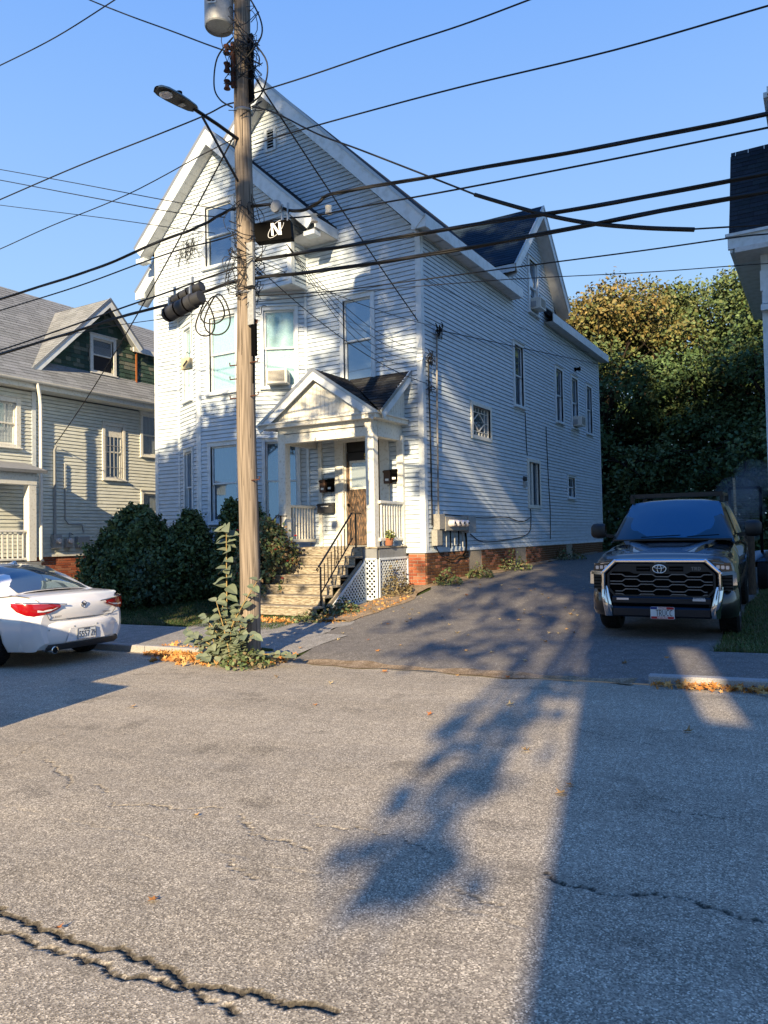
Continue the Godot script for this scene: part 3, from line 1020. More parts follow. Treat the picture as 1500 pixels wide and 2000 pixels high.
# rake board following a gable line from a (eave) to b (ridge), facing n
func rake(par: Node, a: Vector3, b: Vector3, n: Vector3, h: float, called := "rake_board"):
	var s := S()
	var d := (b - a).normalized()
	var v := n.cross(d).normalized()
	if v.y < 0.0: v = -v
	var A := a - v * h; var B := b - Vector3.UP * (h / maxf(0.2, v.y)); 
	var t := n * 0.03
	quad(s, A + t, B + t, b + t, a + t); quad(s, A, a, b, B); quad(s, A, B, B + t, A + t); quad(s, a, a + t, b + t, b); quad(s, A, A + t, a + t, a)
	put(par, called, s, M.trim)
	s = S()
	var w := 0.055
	quad(s, a + t * 1.0 - v * w + n * 0.016, b + t - Vector3.UP * (w / maxf(0.2, v.y)) + n * 0.016, b + t + n * 0.016 + v * 0.01, a + t + n * 0.016 + v * 0.01)
	quad(s, a - v * w + t, b - Vector3.UP * (w / maxf(0.2, v.y)) + t, b + t - Vector3.UP * (w / maxf(0.2, v.y)) + n * 0.016, a + t - v * w + n * 0.016)
	put(par, "drip_edge", s, M.steel)

# strip of soffit panels between two lines
func soffit(par: Node, a: Vector3, b: Vector3, w: Vector3, step := 0.3):
	var n := maxi(1, int((b - a).length() / step))
	for k in n:
		var p := a.lerp(b, k / float(n)); var q := a.lerp(b, (k + 0.965) / n)
		var s := S()
		quad(s, p, p + w, q + w, q)
		quad(s, p + Vector3.UP * 0.01, q + Vector3.UP * 0.01, q + w + Vector3.UP * 0.01, p + w + Vector3.UP * 0.01)
		put(par, "soffit_panel", s, M.soffit)

func post_board(par: Node, called: String, x: float, z: float, y0: float, y1: float, ux: Vector3, uz: Vector3, w := 0.095):
	# corner board: two leaves meeting on the corner, ux and uz run along the two walls
	var s := S()
	var nx := ux.cross(Vector3.UP); var nz := uz.cross(Vector3.UP)
	for e in [[ux, uz], [uz, ux]]:
		var d: Vector3 = e[0]; var out: Vector3 = -e[1]
		box(s, Vector3(x, (y0 + y1) * 0.5, z) + d * (w * 0.5 - 0.01) + out * 0.013, Vector3(w + 0.02, y1 - y0, 0.022), Basis(d, Vector3.UP, d.cross(Vector3.UP)))
	put(par, called, s, M.trim)

func build_main_house():
	var H := thing("gabled_house", "pale clapboard house with steep gables, bay window and front porch", "house")
	var up := Vector3.UP
	var X := Vector3.RIGHT; var Z := Vector3(0, 0, 1); var B := Vector3(0, 0, -1)
	var bd := []
	# openings
	var wF := Rect2(-9.63 - XL, 5.18, 0.95, 2.06)
	var door := Rect2(-9.60 - XL, 1.40, 1.0, 2.50)
	var vent := Rect2(-11.79 - XL, 11.27, 0.37, 0.58)
	clapboards(bd, Vector3(XL, 0, ZF), X, Z, [Vector2(0, YB), Vector2(8.22, YB), Vector2(8.22, 8.6), Vector2(4.11, 12.7), Vector2(0, 8.6)], [hole(wF.position.x, wF.position.y, wF.size.x, wF.size.y), door, vent.grow(-0.03), Rect2(-14.82 - XL, YB - 0.1, 4.2, 7.4)])
	var sw := [[16.91, 4.06, 1.30, 0.93], [19.90, 5.28, 0.86, 1.86], [23.64, 5.28, 0.86, 1.86], [25.37, 5.28, 0.86, 1.86], [27.19, 5.28, 0.86, 1.86], [20.87, 2.42, 1.10, 1.46], [24.71, 2.84, 0.86, 0.78], [21.31, 8.30, 0.90, 1.72]]
	var hs := []
	for w in sw: hs.append(hole(w[0] + ZF, w[1], w[2], w[3]))
	clapboards(bd, Vector3(XR, 0, ZF), B, X, [Vector2(0, YB), Vector2(-ZB + ZF, YB), Vector2(-ZB + ZF, 8.35), Vector2(0, 8.35)], hs)
	clapboards(bd, Vector3(XR, 0, ZF), B, X, [Vector2(5.3, 8.35), Vector2(9.4, 8.35), Vector2(9.4, 9.25), Vector2(7.35, 11.3), Vector2(5.3, 9.25)], hs)
	# wing with the overhanging third storey
	var zf := -13.805
	var w3 := Rect2(-13.33, 8.44, 1.06, 1.66)
	clapboards(bd, Vector3(0, 0, zf), X, Z, [Vector2(-15.03, 7.62), Vector2(-10.57, 7.62), Vector2(-10.57, 9.35), Vector2(-12.85, 11.55), Vector2(-15.03, 9.4)], [hole(w3.position.x, w3.position.y, w3.size.x, w3.size.y)])
	clapboards(bd, Vector3(-10.57, 0, zf), B, X, [Vector2(0, 7.62), Vector2(0.6, 7.62), Vector2(0.6, 9.3), Vector2(0, 9.3)], [])
	clapboards(bd, Vector3(-15.03, 0, ZF), Z, -X, [Vector2(0, 7.62), Vector2(0.6, 7.62), Vector2(0.6, 9.3), Vector2(0, 9.3)], [])
	# angled bay
	var p := [Vector3(-14.83, 0, ZF), Vector3(-13.565, 0, zf), Vector3(-11.86, 0, zf), Vector3(-10.60, 0, ZF)]
	var faces := []
	for k in 3:
		var u: Vector3 = (p[k + 1] - p[k]).normalized()
		var L: float = p[k].distance_to(p[k + 1])
		var n := u.cross(up)
		faces.append([p[k], u, n, L])
	var bw := [[[0.36, 2.06, 0.70, 1.99], [0.36, 5.27, 0.70, 1.99]], [[0.325, 2.06, 1.055, 2.02], [0.325, 5.27, 1.055, 2.02]], [[0.27, 2.06, 0.93, 2.01], [0.27, 5.27, 0.93, 1.97]]]
	for k in 3:
		var hl := []
		for w in bw[k]: hl.append(hole(w[0], w[1], w[2], w[3]))
		clapboards(bd, faces[k][0], faces[k][1], faces[k][2], [Vector2(0.0, YB), Vector2(faces[k][3], YB), Vector2(faces[k][3], 7.62), Vector2(0.0, 7.62)], hl)
		var s := S()
	flush(bd, H, "clapboard", M.siding)
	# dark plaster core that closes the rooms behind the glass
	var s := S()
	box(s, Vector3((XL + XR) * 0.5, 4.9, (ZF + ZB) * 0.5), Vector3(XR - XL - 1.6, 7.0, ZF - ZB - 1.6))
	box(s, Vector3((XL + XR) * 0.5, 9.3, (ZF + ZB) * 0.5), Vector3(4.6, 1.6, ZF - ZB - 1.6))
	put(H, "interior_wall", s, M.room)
	# far walls, not in view but closing the house
	s = S()
	quad(s, Vector3(XL, YB, ZB), Vector3(XL, YB, ZF), Vector3(XL, 8.6, ZF), Vector3(XL, 8.6, ZB))
	quad(s, Vector3(XR, YB, ZB), Vector3(XL, YB, ZB), Vector3(XL, 8.6, ZB), Vector3(XR, 8.6, ZB))
	tri(s, Vector3(XR, 8.6, ZB), Vector3(XL, 8.6, ZB), Vector3(-11.62, 12.7, ZB))
	put(H, "rear_wall", s, M.siding)
	# windows
	window(H, Vector3(-9.63, 5.18, ZF), X, Z, 0.95, 2.06, "dark", 0.10)
	window(H, Vector3(w3.position.x, w3.position.y, zf), X, Z, w3.size.x, w3.size.y, "dark", 0.10)
	var backs := [["dark", "film"], ["lace", "film"], ["lace", "film"]]
	for k in 3:
		for j in 2:
			var w: Array = bw[k][j]
			var lace: String = backs[k][j]
			window(H, faces[k][0] + faces[k][1] * w[0] + up * w[1], faces[k][1], faces[k][2], w[2], w[3], lace, 0.105 if k == 1 else 0.085, M.clear if j == 1 else M.glass)
	for k in sw.size():
		var w: Array = sw[k]
		if k == 0:
			leaded_window(H, Vector3(XR, w[1], -w[0]), B, X, w[2], w[3])
		elif k == 5:
			casement(H, Vector3(XR, w[1], -w[0]), B, X, w[2], w[3])
		elif k == 6:
			window(H, Vector3(XR, w[1], -w[0]), B, X, w[2], w[3], "lace", 0.07)
		else:
			window(H, Vector3(XR, w[1], -w[0]), B, X, w[2], w[3], ["", "dark", "dark", "curtain", "dark", "", "", "dark"][k], 0.095)
	# gable louvre
	var V := node(H, "gable_vent")
	s = S()
	var vo := Vector3(-11.79, 11.27, ZF)
	for x in [0.04, 0.33]: cbox(s, vo + X * x + up * 0.29 + Z * 0.02, Vector3(0.08, 0.05, 0.58), Basis(X, -Z, up), 0.005)
	for y in [0.02, 0.56]: cbox(s, vo + X * 0.185 + up * y + Z * 0.02, Vector3(0.06, 0.05, 0.21), Basis(up, Z, X), 0.005)
	put(V, "frame", s, M.trim)
	for k in 7:
		s = S()
		box(s, vo + X * 0.185 + up * (0.08 + k * 0.07) + Z * 0.012, Vector3(0.21, 0.012, 0.06), Basis(X, up, Z).rotated(X, 0.7))
		put(V, "slat", s, M.trim)
	# corner boards
	post_board(H, "corner_board", XR, ZF, YB, 8.4, -X, B, 0.11)
	post_board(H, "corner_board", XL, ZF, YB, 8.55, X, B, 0.10)
	post_board(H, "corner_board", XR, ZB, YB, 8.35, -X, Z, 0.09)
	post_board(H, "corner_board", -10.57, zf, 7.62, 9.4, -X, B, 0.10)
	post_board(H, "corner_board", -15.03, zf, 7.62, 9.4, X, B, 0.10)
	s = S()
	for e in [[p[0], 0.07], [p[3], 0.07]]:
		box(s, e[0] + up * ((YB + 7.62) * 0.5) + Z * 0.015, Vector3(e[1], 7.62 - YB, 0.05))
	put(H, "corner_board", s, M.trim)
	for k in [1, 2]:
		s = S()
		var u0: Vector3 = faces[k - 1][1]; var u1: Vector3 = faces[k][1]
		for e in [[-u0, faces[k - 1][2]], [u1, faces[k][2]]]:
			box(s, p[k] + up * ((YB + 7.62) * 0.5) + e[0] * 0.048 + e[1] * 0.013, Vector3(0.11, 7.62 - YB, 0.024), Basis(e[0], up, e[0].cross(up)))
		put(H, "corner_board", s, M.trim)
	s = S()
	box(s, Vector3(-10.575, (7.62 + 8.9) * 0.5, ZF + 0.013), Vector3(0.10, 1.3, 0.03))
	put(H, "corner_board", s, M.trim)
	# soffit under the overhang
	soffit(H, Vector3(-15.03, 7.61, zf + 0.01), Vector3(-15.03, 7.61, ZF), X * 4.46, 0.12)
	s = S()
	bar(s, Vector3(-15.05, 7.625, zf + 0.012), Vector3(-10.55, 7.625, zf + 0.012), 0.05, 0.06)
	bar(s, Vector3(-10.56, 7.625, zf + 0.03), Vector3(-10.56, 7.625, ZF), 0.05, 0.06)
	put(H, "overhang_edge", s, M.trim)
	s = S()
	bar(s, Vector3(XR, YB - 0.005, ZF), Vector3(XR, YB - 0.005, ZB), 0.05, 0.05)
	bar(s, Vector3(-8.0, YB - 0.005, ZF + 0.01), Vector3(XR + 0.02, YB - 0.005, ZF + 0.01), 0.05, 0.05)
	put(H, "starter_strip", s, M.trim)
	# main roof
	var R := node(H, "main_roof")
	var z0 := -14.05; var z1 := -29.45
	var ap := 12.95
	for e in [[z0, -19.97, -7.20], [-19.97, -22.68, -7.56], [-22.68, z1, -7.20]]:
		var ly: float = ap - (e[2] + 11.62)
		slab(R, "roof_slope", Vector3(e[2], ly, e[0]), Vector3(e[2], ly, e[1]), Vector3(-11.62, ap, e[1]), Vector3(-11.62, ap, e[0]), 0.12, M.darkroof)
	slab(R, "roof_slope", Vector3(-16.08, ap - 4.46, z1), Vector3(-16.08, ap - 4.46, z0), Vector3(-11.62, ap, z0), Vector3(-11.62, ap, z1), 0.12, M.darkroof)
	rake(R, Vector3(-7.17, ap - 4.45, z0 - 0.01), Vector3(-11.62, ap + 0.02, z0 - 0.01), Z, 0.33)
	rake(R, Vector3(-16.10, ap - 4.48, z0 - 0.01), Vector3(-11.62, ap + 0.02, z0 - 0.01), Z, 0.33)
	# raked soffits, tilted panels
	soffit(R, Vector3(-7.28, ap - 4.42 - 0.42, z0), Vector3(-11.62, ap - 0.42, z0), B * 0.36, 0.33)
	soffit(R, Vector3(-16.0, ap - 4.42 - 0.42, ZF), Vector3(-11.62, ap - 0.42, ZF), Z * 0.36, 0.33)
	# side eaves: fascia boards and soffit, broken by the wall dormer
	for e in [[z0, -19.97], [-22.68, z1]]:
		s = S()
		bar(s, Vector3(-7.185, 8.40, e[0]), Vector3(-7.185, 8.40, e[1]), 0.03, 0.27)
		put(R, "fascia", s, M.trim)
		soffit(R, Vector3(XR, 8.285, e[0]), Vector3(XR, 8.285, e[1]), X * 0.32, 0.9)
		s = S()
		box(s, Vector3(-7.345, 8.40, e[1] + 0.012 * (1.0 if e[1] > -25.0 else 1.0)), Vector3(0.31, 0.24, 0.02))
		put(R, "eave_end", s, M.trim)
	s = S()
	box(s, Vector3(-15.9, 8.36, z0 + 0.0), Vector3(0.34, 0.22, 0.05))
	box(s, Vector3(-7.345, 8.385, z0 - 0.02), Vector3(0.345, 0.25, 0.05))
	put(R, "eave_return", s, M.trim)
	# dormer roof
	var D := node(H, "dormer_roof")
	var st := []
	var dz := -21.75
	var ev := Vector3(-7.12, 9.05, -19.22); var rd := Vector3(-7.12, 11.55, dz)
	var v1 := (rd - ev)
	var sl := v1.length()
	shingles(st, Vector3(-10.27, ev.y, ev.z), X, v1.normalized(), [Vector2(2.4, 0), Vector2(3.15, 0), Vector2(3.15, sl), Vector2(0, sl)], Color(0.042, 0.072, 0.108), 0.14, 0.15, 0.9)
	flush(st, D, "shingle", M.shingle, "", 120)
	slab(D, "roof_slope", ev - up * 0.03, rd - up * 0.03, rd - X * 3.2 - up * 0.03, ev - X * 0.8 - up * 0.03, 0.1, M.darkroof)
	slab(D, "roof_slope", Vector3(-7.9, 9.05, -24.28), rd - X * 3.2, rd, Vector3(-7.12, 9.05, -24.28), 0.1, M.darkroof)
	rake(D, ev + Vector3(-0.01, -0.02, 0.02), rd + Vector3(-0.01, 0.02, 0), X, 0.26)
	rake(D, Vector3(-7.13, 9.03, -24.3), rd + Vector3(-0.01, 0.02, 0), X, 0.26)
	soffit(D, Vector3(XR, 9.05 - 0.34, -24.2), Vector3(XR, 11.55 - 0.36, dz), X * 0.38, 0.28)
	soffit(D, Vector3(XR, 9.05 - 0.34, -19.3), Vector3(XR, 11.55 - 0.36, dz), X * 0.38, 0.28)
	s = S()
	bar(s, Vector3(-7.12, 8.93, -19.23), Vector3(-7.85, 8.93, -19.23), 0.03, 0.20, up)
	put(D, "fascia", s, M.trim)
	# wing roof
	var W := node(H, "wing_roof")
	var wa := Vector3(-12.91, 11.86, -13.5); var wl := Vector3(-15.47, 9.38, -13.5); var wr := Vector3(-9.66, 8.9, -13.5)
	slab(W, "roof_slope", wr, wr + B * 0.93, wa + B * 2.4, wa, 0.1, M.darkroof)
	slab(W, "roof_slope", wl + B * 1.6, wl, wa, wa + B * 2.4, 0.1, M.darkroof)
	rake(W, wr + Vector3(0.02, -0.02, -0.01), wa + Vector3(0, 0.02, -0.01), Z, 0.34)
	rake(W, wl + Vector3(-0.02, -0.02, -0.01), wa + Vector3(0, 0.02, -0.01), Z, 0.34)
	soffit(W, Vector3(wr.x - 0.1, wr.y - 0.4, -13.5), Vector3(wa.x, wa.y - 0.44, -13.5), B * 0.31, 0.26)
	soffit(W, Vector3(wl.x + 0.1, wl.y - 0.4, zf), Vector3(wa.x, wa.y - 0.44, zf), Z * 0.31, 0.26)
	for e in [[wl, 0.22], [wr, -0.22]]:
		s = S()
		box(s, e[0] + Vector3(e[1] * 0.8, -0.36, -0.13), Vector3(0.30, 0.10, 0.24))
		put(W, "eave_return", s, M.trim)
	s = S()
	bar(s, Vector3(wr.x, wr.y - 0.16, -13.5), Vector3(wr.x, wr.y - 0.16, ZF), 0.03, 0.24)
	put(W, "fascia", s, M.trim)
	s = S()
	quad(s, Vector3(-10.57, 8.62, zf), Vector3(-10.57, 8.62, ZF), Vector3(wr.x, 8.62, ZF), Vector3(wr.x, 8.62, -13.5))
	put(W, "soffit", s, M.soffit)
	build_foundation(H)
	build_entrance(H)
	build_porch(H)

func leaded_window(par: Node, o: Vector3, u: Vector3, n: Vector3, w: float, h: float):
	var W := node(par, "leaded_window")
	var up := Vector3.UP
	var s := S()
	var t := 0.10
	for x in [t * 0.5, w - t * 0.5]: cbox(s, o + u * x + up * h * 0.5 + n * 0.012, Vector3(t, 0.07, h), Basis(u, -n, up), 0.006)
	for y in [t * 0.5, h - t * 0.5]: cbox(s, o + u * w * 0.5 + up * y + n * 0.012, Vector3(t, 0.066, w - 2 * t), Basis(up, n, u), 0.006)
	put(W, "casing", s, M.oldtrim)
	s = S()
	for e in [[Vector2(t, t), Vector2(t, h - t)], [Vector2(w - t, h - t), Vector2(w - t, t)], [Vector2(t, h - t), Vector2(w - t, h - t)], [Vector2(w - t, t), Vector2(t, t)]]:
		var a: Vector3 = o + u * e[0].x + up * e[0].y; var b: Vector3 = o + u * e[1].x + up * e[1].y
		quad(s, a + n * 0.03, a - n * 0.12, b - n * 0.12, b + n * 0.03)
	put(W, "reveal", s, M.oldtrim)
	var x0 := t; var x1 := w - t; var y0 := t; var y1 := h - t
	s = S()
	quad(s, o + u * x0 + up * y0 - n * 0.065, o + u * x1 + up * y0 - n * 0.065, o + u * x1 + up * y1 - n * 0.065, o + u * x0 + up * y1 - n * 0.065)
	put(W, "pane", s, M.glass)
	var P := func(a: float, b: float) -> Vector3: return o + u * lerpf(x0, x1, a) + up * lerpf(y0, y1, b) - n * 0.055
	var segs := [[0.17, 0.0, 0.17, 1.0], [0.83, 0.0, 0.83, 1.0], [0.0, 0.17, 1.0, 0.17], [0.0, 0.83, 1.0, 0.83], [0.5, 0.83, 0.5, 1.0], [0.5, 0.0, 0.5, 0.17], [0.0, 0.5, 0.17, 0.5], [0.83, 0.5, 1.0, 0.5], [0.33, 0.83, 0.33, 1.0], [0.67, 0.83, 0.67, 1.0], [0.33, 0.0, 0.33, 0.17], [0.67, 0.0, 0.67, 0.17], [0.17, 0.5, 0.5, 0.83], [0.5, 0.83, 0.83, 0.5], [0.83, 0.5, 0.5, 0.17], [0.5, 0.17, 0.17, 0.5]]
	for g in segs:
		s = S()
		bar(s, P.call(g[0], g[1]), P.call(g[2], g[3]), 0.02, 0.016, n)
		put(W, "came", s, M.offwhite)

func casement(par: Node, o: Vector3, u: Vector3, n: Vector3, w: float, h: float):
	var W := node(par, "casement_window")
	var up := Vector3.UP
	var s := S()
	var t := 0.10
	for x in [t * 0.5, w - t * 0.5]: cbox(s, o + u * x + up * h * 0.5 + n * 0.012, Vector3(t, 0.07, h), Basis(u, -n, up), 0.006)
	for y in [t * 0.5, h - t * 0.5]: cbox(s, o + u * w * 0.5 + up * y + n * 0.012, Vector3(t, 0.066, w - 2 * t), Basis(up, n, u), 0.006)
	put(W, "casing", s, M.oldtrim)
	s = S()
	for e in [[Vector2(t, t), Vector2(t, h - t)], [Vector2(w - t, h - t), Vector2(w - t, t)], [Vector2(t, h - t), Vector2(w - t, h - t)], [Vector2(w - t, t), Vector2(t, t)]]:
		var a: Vector3 = o + u * e[0].x + up * e[0].y; var b: Vector3 = o + u * e[1].x + up * e[1].y
		quad(s, a + n * 0.03, a - n * 0.12, b - n * 0.12, b + n * 0.03)
	put(W, "reveal", s, M.oldtrim)
	s = S()
	cbox(s, o + u * w * 0.48 + up * h * 0.5 - n * 0.05, Vector3(0.09, 0.05, h - 2 * t), Basis(u, -n, up), 0.006)
	put(W, "mullion", s, M.oldtrim)
	for e in [[t, w * 0.48 - 0.045], [w * 0.48 + 0.045, w - t]]:
		s = S()
		quad(s, o + u * e[0] + up * t - n * 0.065, o + u * e[1] + up * t - n * 0.065, o + u * e[1] + up * (h - t) - n * 0.065, o + u * e[0] + up * (h - t) - n * 0.065)
		put(W, "pane", s, M.glass)

func build_foundation(H: Node3D):
	var F := node(H, "foundation")
	var X := Vector3.RIGHT; var Z := Vector3(0, 0, 1); var B := Vector3(0, 0, -1)
	# sunlit corner pier on the street side, then the long side wall
	var pr := node(H, "corner_pier")
	brickwork(pr, Vector3(-7.93, 0.40, ZF - 0.02), X, Z, 0.40, 0.92, [], M.bricks, 60)
	var wells := [Rect2(16.6 + ZF, 0.42, 0.78, 0.6), Rect2(19.75 + ZF, 0.42, 0.82, 0.6), Rect2(24.4 + ZF, 0.42, 0.70, 0.6)]
	brickwork(F, Vector3(XR - 0.01, 0.42, ZF - 0.02), B, X, 14.6, 0.90, wells, M.brickdirty + [M.bricks[3]], 300, func(q): return gy(q.x + 0.05, q.z) - 0.03)
	for w in wells:
		var s := S()
		box(s, Vector3(XR - 0.10, 0.42 + w.position.y + 0.25, ZF - w.position.x - w.size.x * 0.5), Vector3(0.08, 0.58, w.size.x + 0.02))
		put(F, "cellar_window_board", s, M.cement)
	var s := S()
	box(s, Vector3((XL + XR) * 0.5, 0.9, (ZF + ZB) * 0.5 - 0.3), Vector3(XR - XL - 0.3, 0.85, ZF - ZB - 0.6))
	put(F, "foundation_core", s, M.cement)
	s = S()
	box(s, Vector3((XL - 8.0) * 0.5, 0.85, ZF - 0.10), Vector3(-8.0 - XL, 0.95, 0.16))
	put(F, "front_wall", s, M.cement)

func build_entrance(H: Node3D):
	var up := Vector3.UP
	var X := Vector3.RIGHT; var Z := Vector3(0, 0, 1)
	var D := node(H, "front_door")
	var s := S()
	box(s, Vector3(-9.10, 2.56, ZF - 0.07), Vector3(0.90, 2.12, 0.045))
	put(D, "leaf", s, M.door)
	s = S()
	box(s, Vector3(-9.10, 3.52, ZF - 0.044), Vector3(0.88, 0.20, 0.010))
	put(D, "top_rail", s, M.darkdoor)
	# raised panel mouldings
	for e in [[-9.29, 1.62, 0.34, 0.46], [-8.90, 1.62, 0.34, 0.46], [-9.29, 2.20, 0.34, 0.44], [-8.90, 2.20, 0.34, 0.44]]:
		s = S()
		for q in [[e[0] - e[2] * 0.5, e[0] - e[2] * 0.5 + 0.03], [e[0] + e[2] * 0.5 - 0.03, e[0] + e[2] * 0.5]]: box(s, Vector3((q[0] + q[1]) * 0.5, e[1] + e[3] * 0.5, ZF - 0.042), Vector3(0.03, e[3], 0.016))
		for y in [e[1] + 0.015, e[1] + e[3] - 0.015]: box(s, Vector3(e[0], y, ZF - 0.043), Vector3(e[2] - 0.06, 0.03, 0.016))
		put(D, "panel_moulding", s, M.door)
	s = S()
	for x in [-9.43, -8.77]: box(s, Vector3(x, 3.10, ZF - 0.040), Vector3(0.05, 0.66, 0.03))
	for y in [2.795, 3.405]: box(s, Vector3(-9.10, y, ZF - 0.040), Vector3(0.61, 0.05, 0.028))
	put(D, "light_frame", s, M.oldtrim)
	s = S()
	box(s, Vector3(-9.10, 3.10, ZF - 0.0455), Vector3(0.61, 0.56, 0.004))
	put(D, "pane_backing", s, M.darkdoor)
	s = S()
	box(s, Vector3(-9.10, 3.10, ZF - 0.036), Vector3(0.61, 0.56, 0.006))
	put(D, "pane", s, M.clear)
	s = S()
	lathe(s, Vector3(-9.48, 2.42, ZF - 0.045), Basis(X, Z, -up), [Vector2(0.012, 0), Vector2(0.014, 0.03), Vector2(0.032, 0.045), Vector2(0.034, 0.065), Vector2(0.0, 0.08)], 12)
	put(D, "knob", s, M.black)
	text(D, "house_number", "56", 0.115, Vector3(-8.98, 3.52, ZF - 0.034), X, up, M.gold)
	s = S()
	box(s, Vector3(-9.10, 3.76, ZF - 0.08), Vector3(0.90, 0.24, 0.03))
	put(D, "transom_pane", s, M.darkdoor)
	s = S()
	for x in [-9.70, -8.49]: cbox(s, Vector3(x, 2.72, ZF + 0.02), Vector3(0.24, 0.07, 2.5), Basis(X, -Z, up), 0.01)
	cbox(s, Vector3(-9.095, 3.93, ZF + 0.02), Vector3(0.14, 0.075, 1.45), Basis(up, Z, X), 0.01)
	put(D, "door_casing", s, M.oldtrim)
	s = S()
	for x in [-9.575, -8.62]: box(s, Vector3(x, 2.7, ZF - 0.06), Vector3(0.03, 2.42, 0.10))
	box(s, Vector3(-9.1, 1.465, ZF - 0.04), Vector3(0.96, 0.03, 0.18))
	put(D, "jamb", s, M.oldtrim)
	s = S()
	box(s, Vector3(-10.24, 2.75, ZF + 0.02), Vector3(0.10, 2.6, 0.06))
	put(D, "pilaster", s, M.oldtrim)

func build_porch(H: Node3D):
	var up := Vector3.UP
	var X := Vector3.RIGHT; var Z := Vector3(0, 0, 1); var B := Vector3(0, 0, -1)
	var P := node(H, "porch")
	var s := S()
	var zp := -13.18
	var fy := 1.475
	# deck boards
	for k in 13:
		s = S()
		var x0 := -10.52 + k * 0.198
		cbox(s, Vector3(x0 + 0.096, fy - 0.018, (zp + ZF) * 0.5 + 0.02), Vector3(0.188, 0.034, ZF - zp - 0.10 if false else 1.30), Basis(), 0.004)
		put(P, "deck_board", s, M.tread)
	s = S()
	for e in [[Vector3(-7.99, 1.33, zp - 0.04), Vector3(-7.99, 1.33, ZF + 0.03)]]:
		bar(s, e[0], e[1], 0.035, 0.20)
	bar(s, Vector3(-10.52, 1.33, zp + 0.04), Vector3(-7.97, 1.33, zp + 0.04), 0.035, 0.20)
	put(P, "deck_fascia", s, M.greyboard)
	for x in [-8.14, -10.44]:
		s = S()
		cbox(s, Vector3(x, (fy + 4.12) * 0.5, zp - 0.09), Vector3(0.20, 0.20, 4.12 - fy), Basis(X, B, up), 0.012)
		put(P, "post", s, M.oldtrim)
	s = S()
	cbox(s, Vector3(-8.06, (fy + 3.9) * 0.5, ZF + 0.05), Vector3(0.16, 0.12, 3.9 - fy), Basis(X, B, up), 0.01)
	put(P, "half_post", s, M.oldtrim)
	# beams with a lower moulding
	s = S()
	box(s, Vector3(-9.29, 3.95, zp - 0.09), Vector3(2.10, 0.34, 0.19))
	box(s, Vector3(-8.13, 3.95, (zp + ZF) * 0.5 - 0.10), Vector3(0.18, 0.34, 1.02))
	box(s, Vector3(-10.44, 3.95, (zp + ZF) * 0.5 - 0.10), Vector3(0.18, 0.34, 1.02))
	put(P, "beam", s, M.oldtrim)
	s = S()
	box(s, Vector3(-9.29, 3.985, zp + 0.012), Vector3(2.12, 0.012, 0.02))
	put(P, "beam_joint", s, M.darkgrey)
	# ceiling
	s = S()
	box(s, Vector3(-9.29, 4.10, (zp + ZF) * 0.5), Vector3(2.2, 0.02, 1.15))
	put(P, "ceiling", s, M.soffit)
	# cornice
	s = S()
	box(s, Vector3(-9.40, 4.17, zp + 0.0), Vector3(3.06, 0.10, 0.34))
	box(s, Vector3(-9.40, 4.225, zp + 0.0), Vector3(3.12, 0.03, 0.40))
	box(s, Vector3(-7.97, 4.17, (zp + ZF) * 0.5 - 0.085), Vector3(0.20, 0.10, 1.05))
	box(s, Vector3(-7.965, 4.225, (zp + ZF) * 0.5 - 0.10), Vector3(0.27, 0.03, 1.02))
	put(P, "cornice", s, M.oldtrim)
	# tympanum of vertical boards
	var hw := 1.30; var rise := 0.93
	for k in 26:
		var a := -hw + k * 0.1; var b := a + 0.094
		var ya = rise * (1.0 - abs(a) / hw); var yb = rise * (1.0 - abs(b) / hw)
		s = S()
		extrude(s, [Vector2(a, 0), Vector2(b, 0), Vector2(b, maxf(yb, 0.01)), Vector2(a, maxf(ya, 0.01))], Vector3(-9.43, 4.24, zp + 0.03), X, up, 0.03)
		put(P, "gable_board", s, M.oldtrim)
	# right-hand half gable of vertical boards
	for k in 12:
		var a := k * 0.1; var b := a + 0.094
		s = S()
		extrude(s, [Vector2(a, 0), Vector2(b, 0), Vector2(b, 0.02 + 0.78 * b), Vector2(a, 0.02 + 0.78 * a)], Vector3(-7.96, 4.24, zp - 0.03), B, up, 0.03)
		put(P, "gable_board", s, M.oldtrim)
	# roof planes
	var apx := Vector3(-9.43, 5.30, zp + 0.16); var rc := Vector3(-7.86, 4.25, zp + 0.16); var lc := Vector3(-11.0, 4.20, zp + 0.16)
	var vt := Vector3(-9.43, 5.30, ZF)
	var st := []
	var v := (apx - rc)
	# right slope of the front gable, cut by the valley
	var u := B
	var sl := Vector2(v.x, v.y).length()
	var vd := Vector3(v.x, v.y, 0).normalized()
	shingles(st, rc, B, vd, [Vector2(0, 0), Vector2(0.02, 0), Vector2(zp + 0.16 - ZF, sl), Vector2(0, sl)], Color(0.058, 0.06, 0.064), 0.3, 0.125, 0.28)
	# shed plane against the wall
	var c2 := Vector3(-7.78, 4.27, zp + 0.10); var wt := Vector3(-7.78, 5.30, ZF)
	var v2 := wt - c2
	shingles(st, c2 + Vector3(-1.65, 0, 0), X, v2.normalized(), [Vector2(1.60, 0), Vector2(1.65, 0), Vector2(1.65, v2.length()), Vector2(0.02, v2.length())], Color(0.058, 0.06, 0.064), 0.3, 0.125, 0.28)
	flush(st, P, "shingle", M.shingle, "", 250)
	slab(P, "roof_slope", rc - up * 0.02, rc + B * 0.1 - up * 0.02, vt - up * 0.02, apx - up * 0.02, 0.05, M.darkroof)
	slab(P, "roof_slope", lc + B * 1.3, lc, apx, vt, 0.06, M.darkroof)
	s = S()
	tri(s, c2 - up * 0.02, wt - up * 0.02, vt - up * 0.02)
	put(P, "roof_slope", s, M.darkroof)
	# rake boards
	rake(P, rc + Vector3(0.02, 0.0, -0.02), apx + Vector3(0, 0.02, -0.02), Z, 0.20)
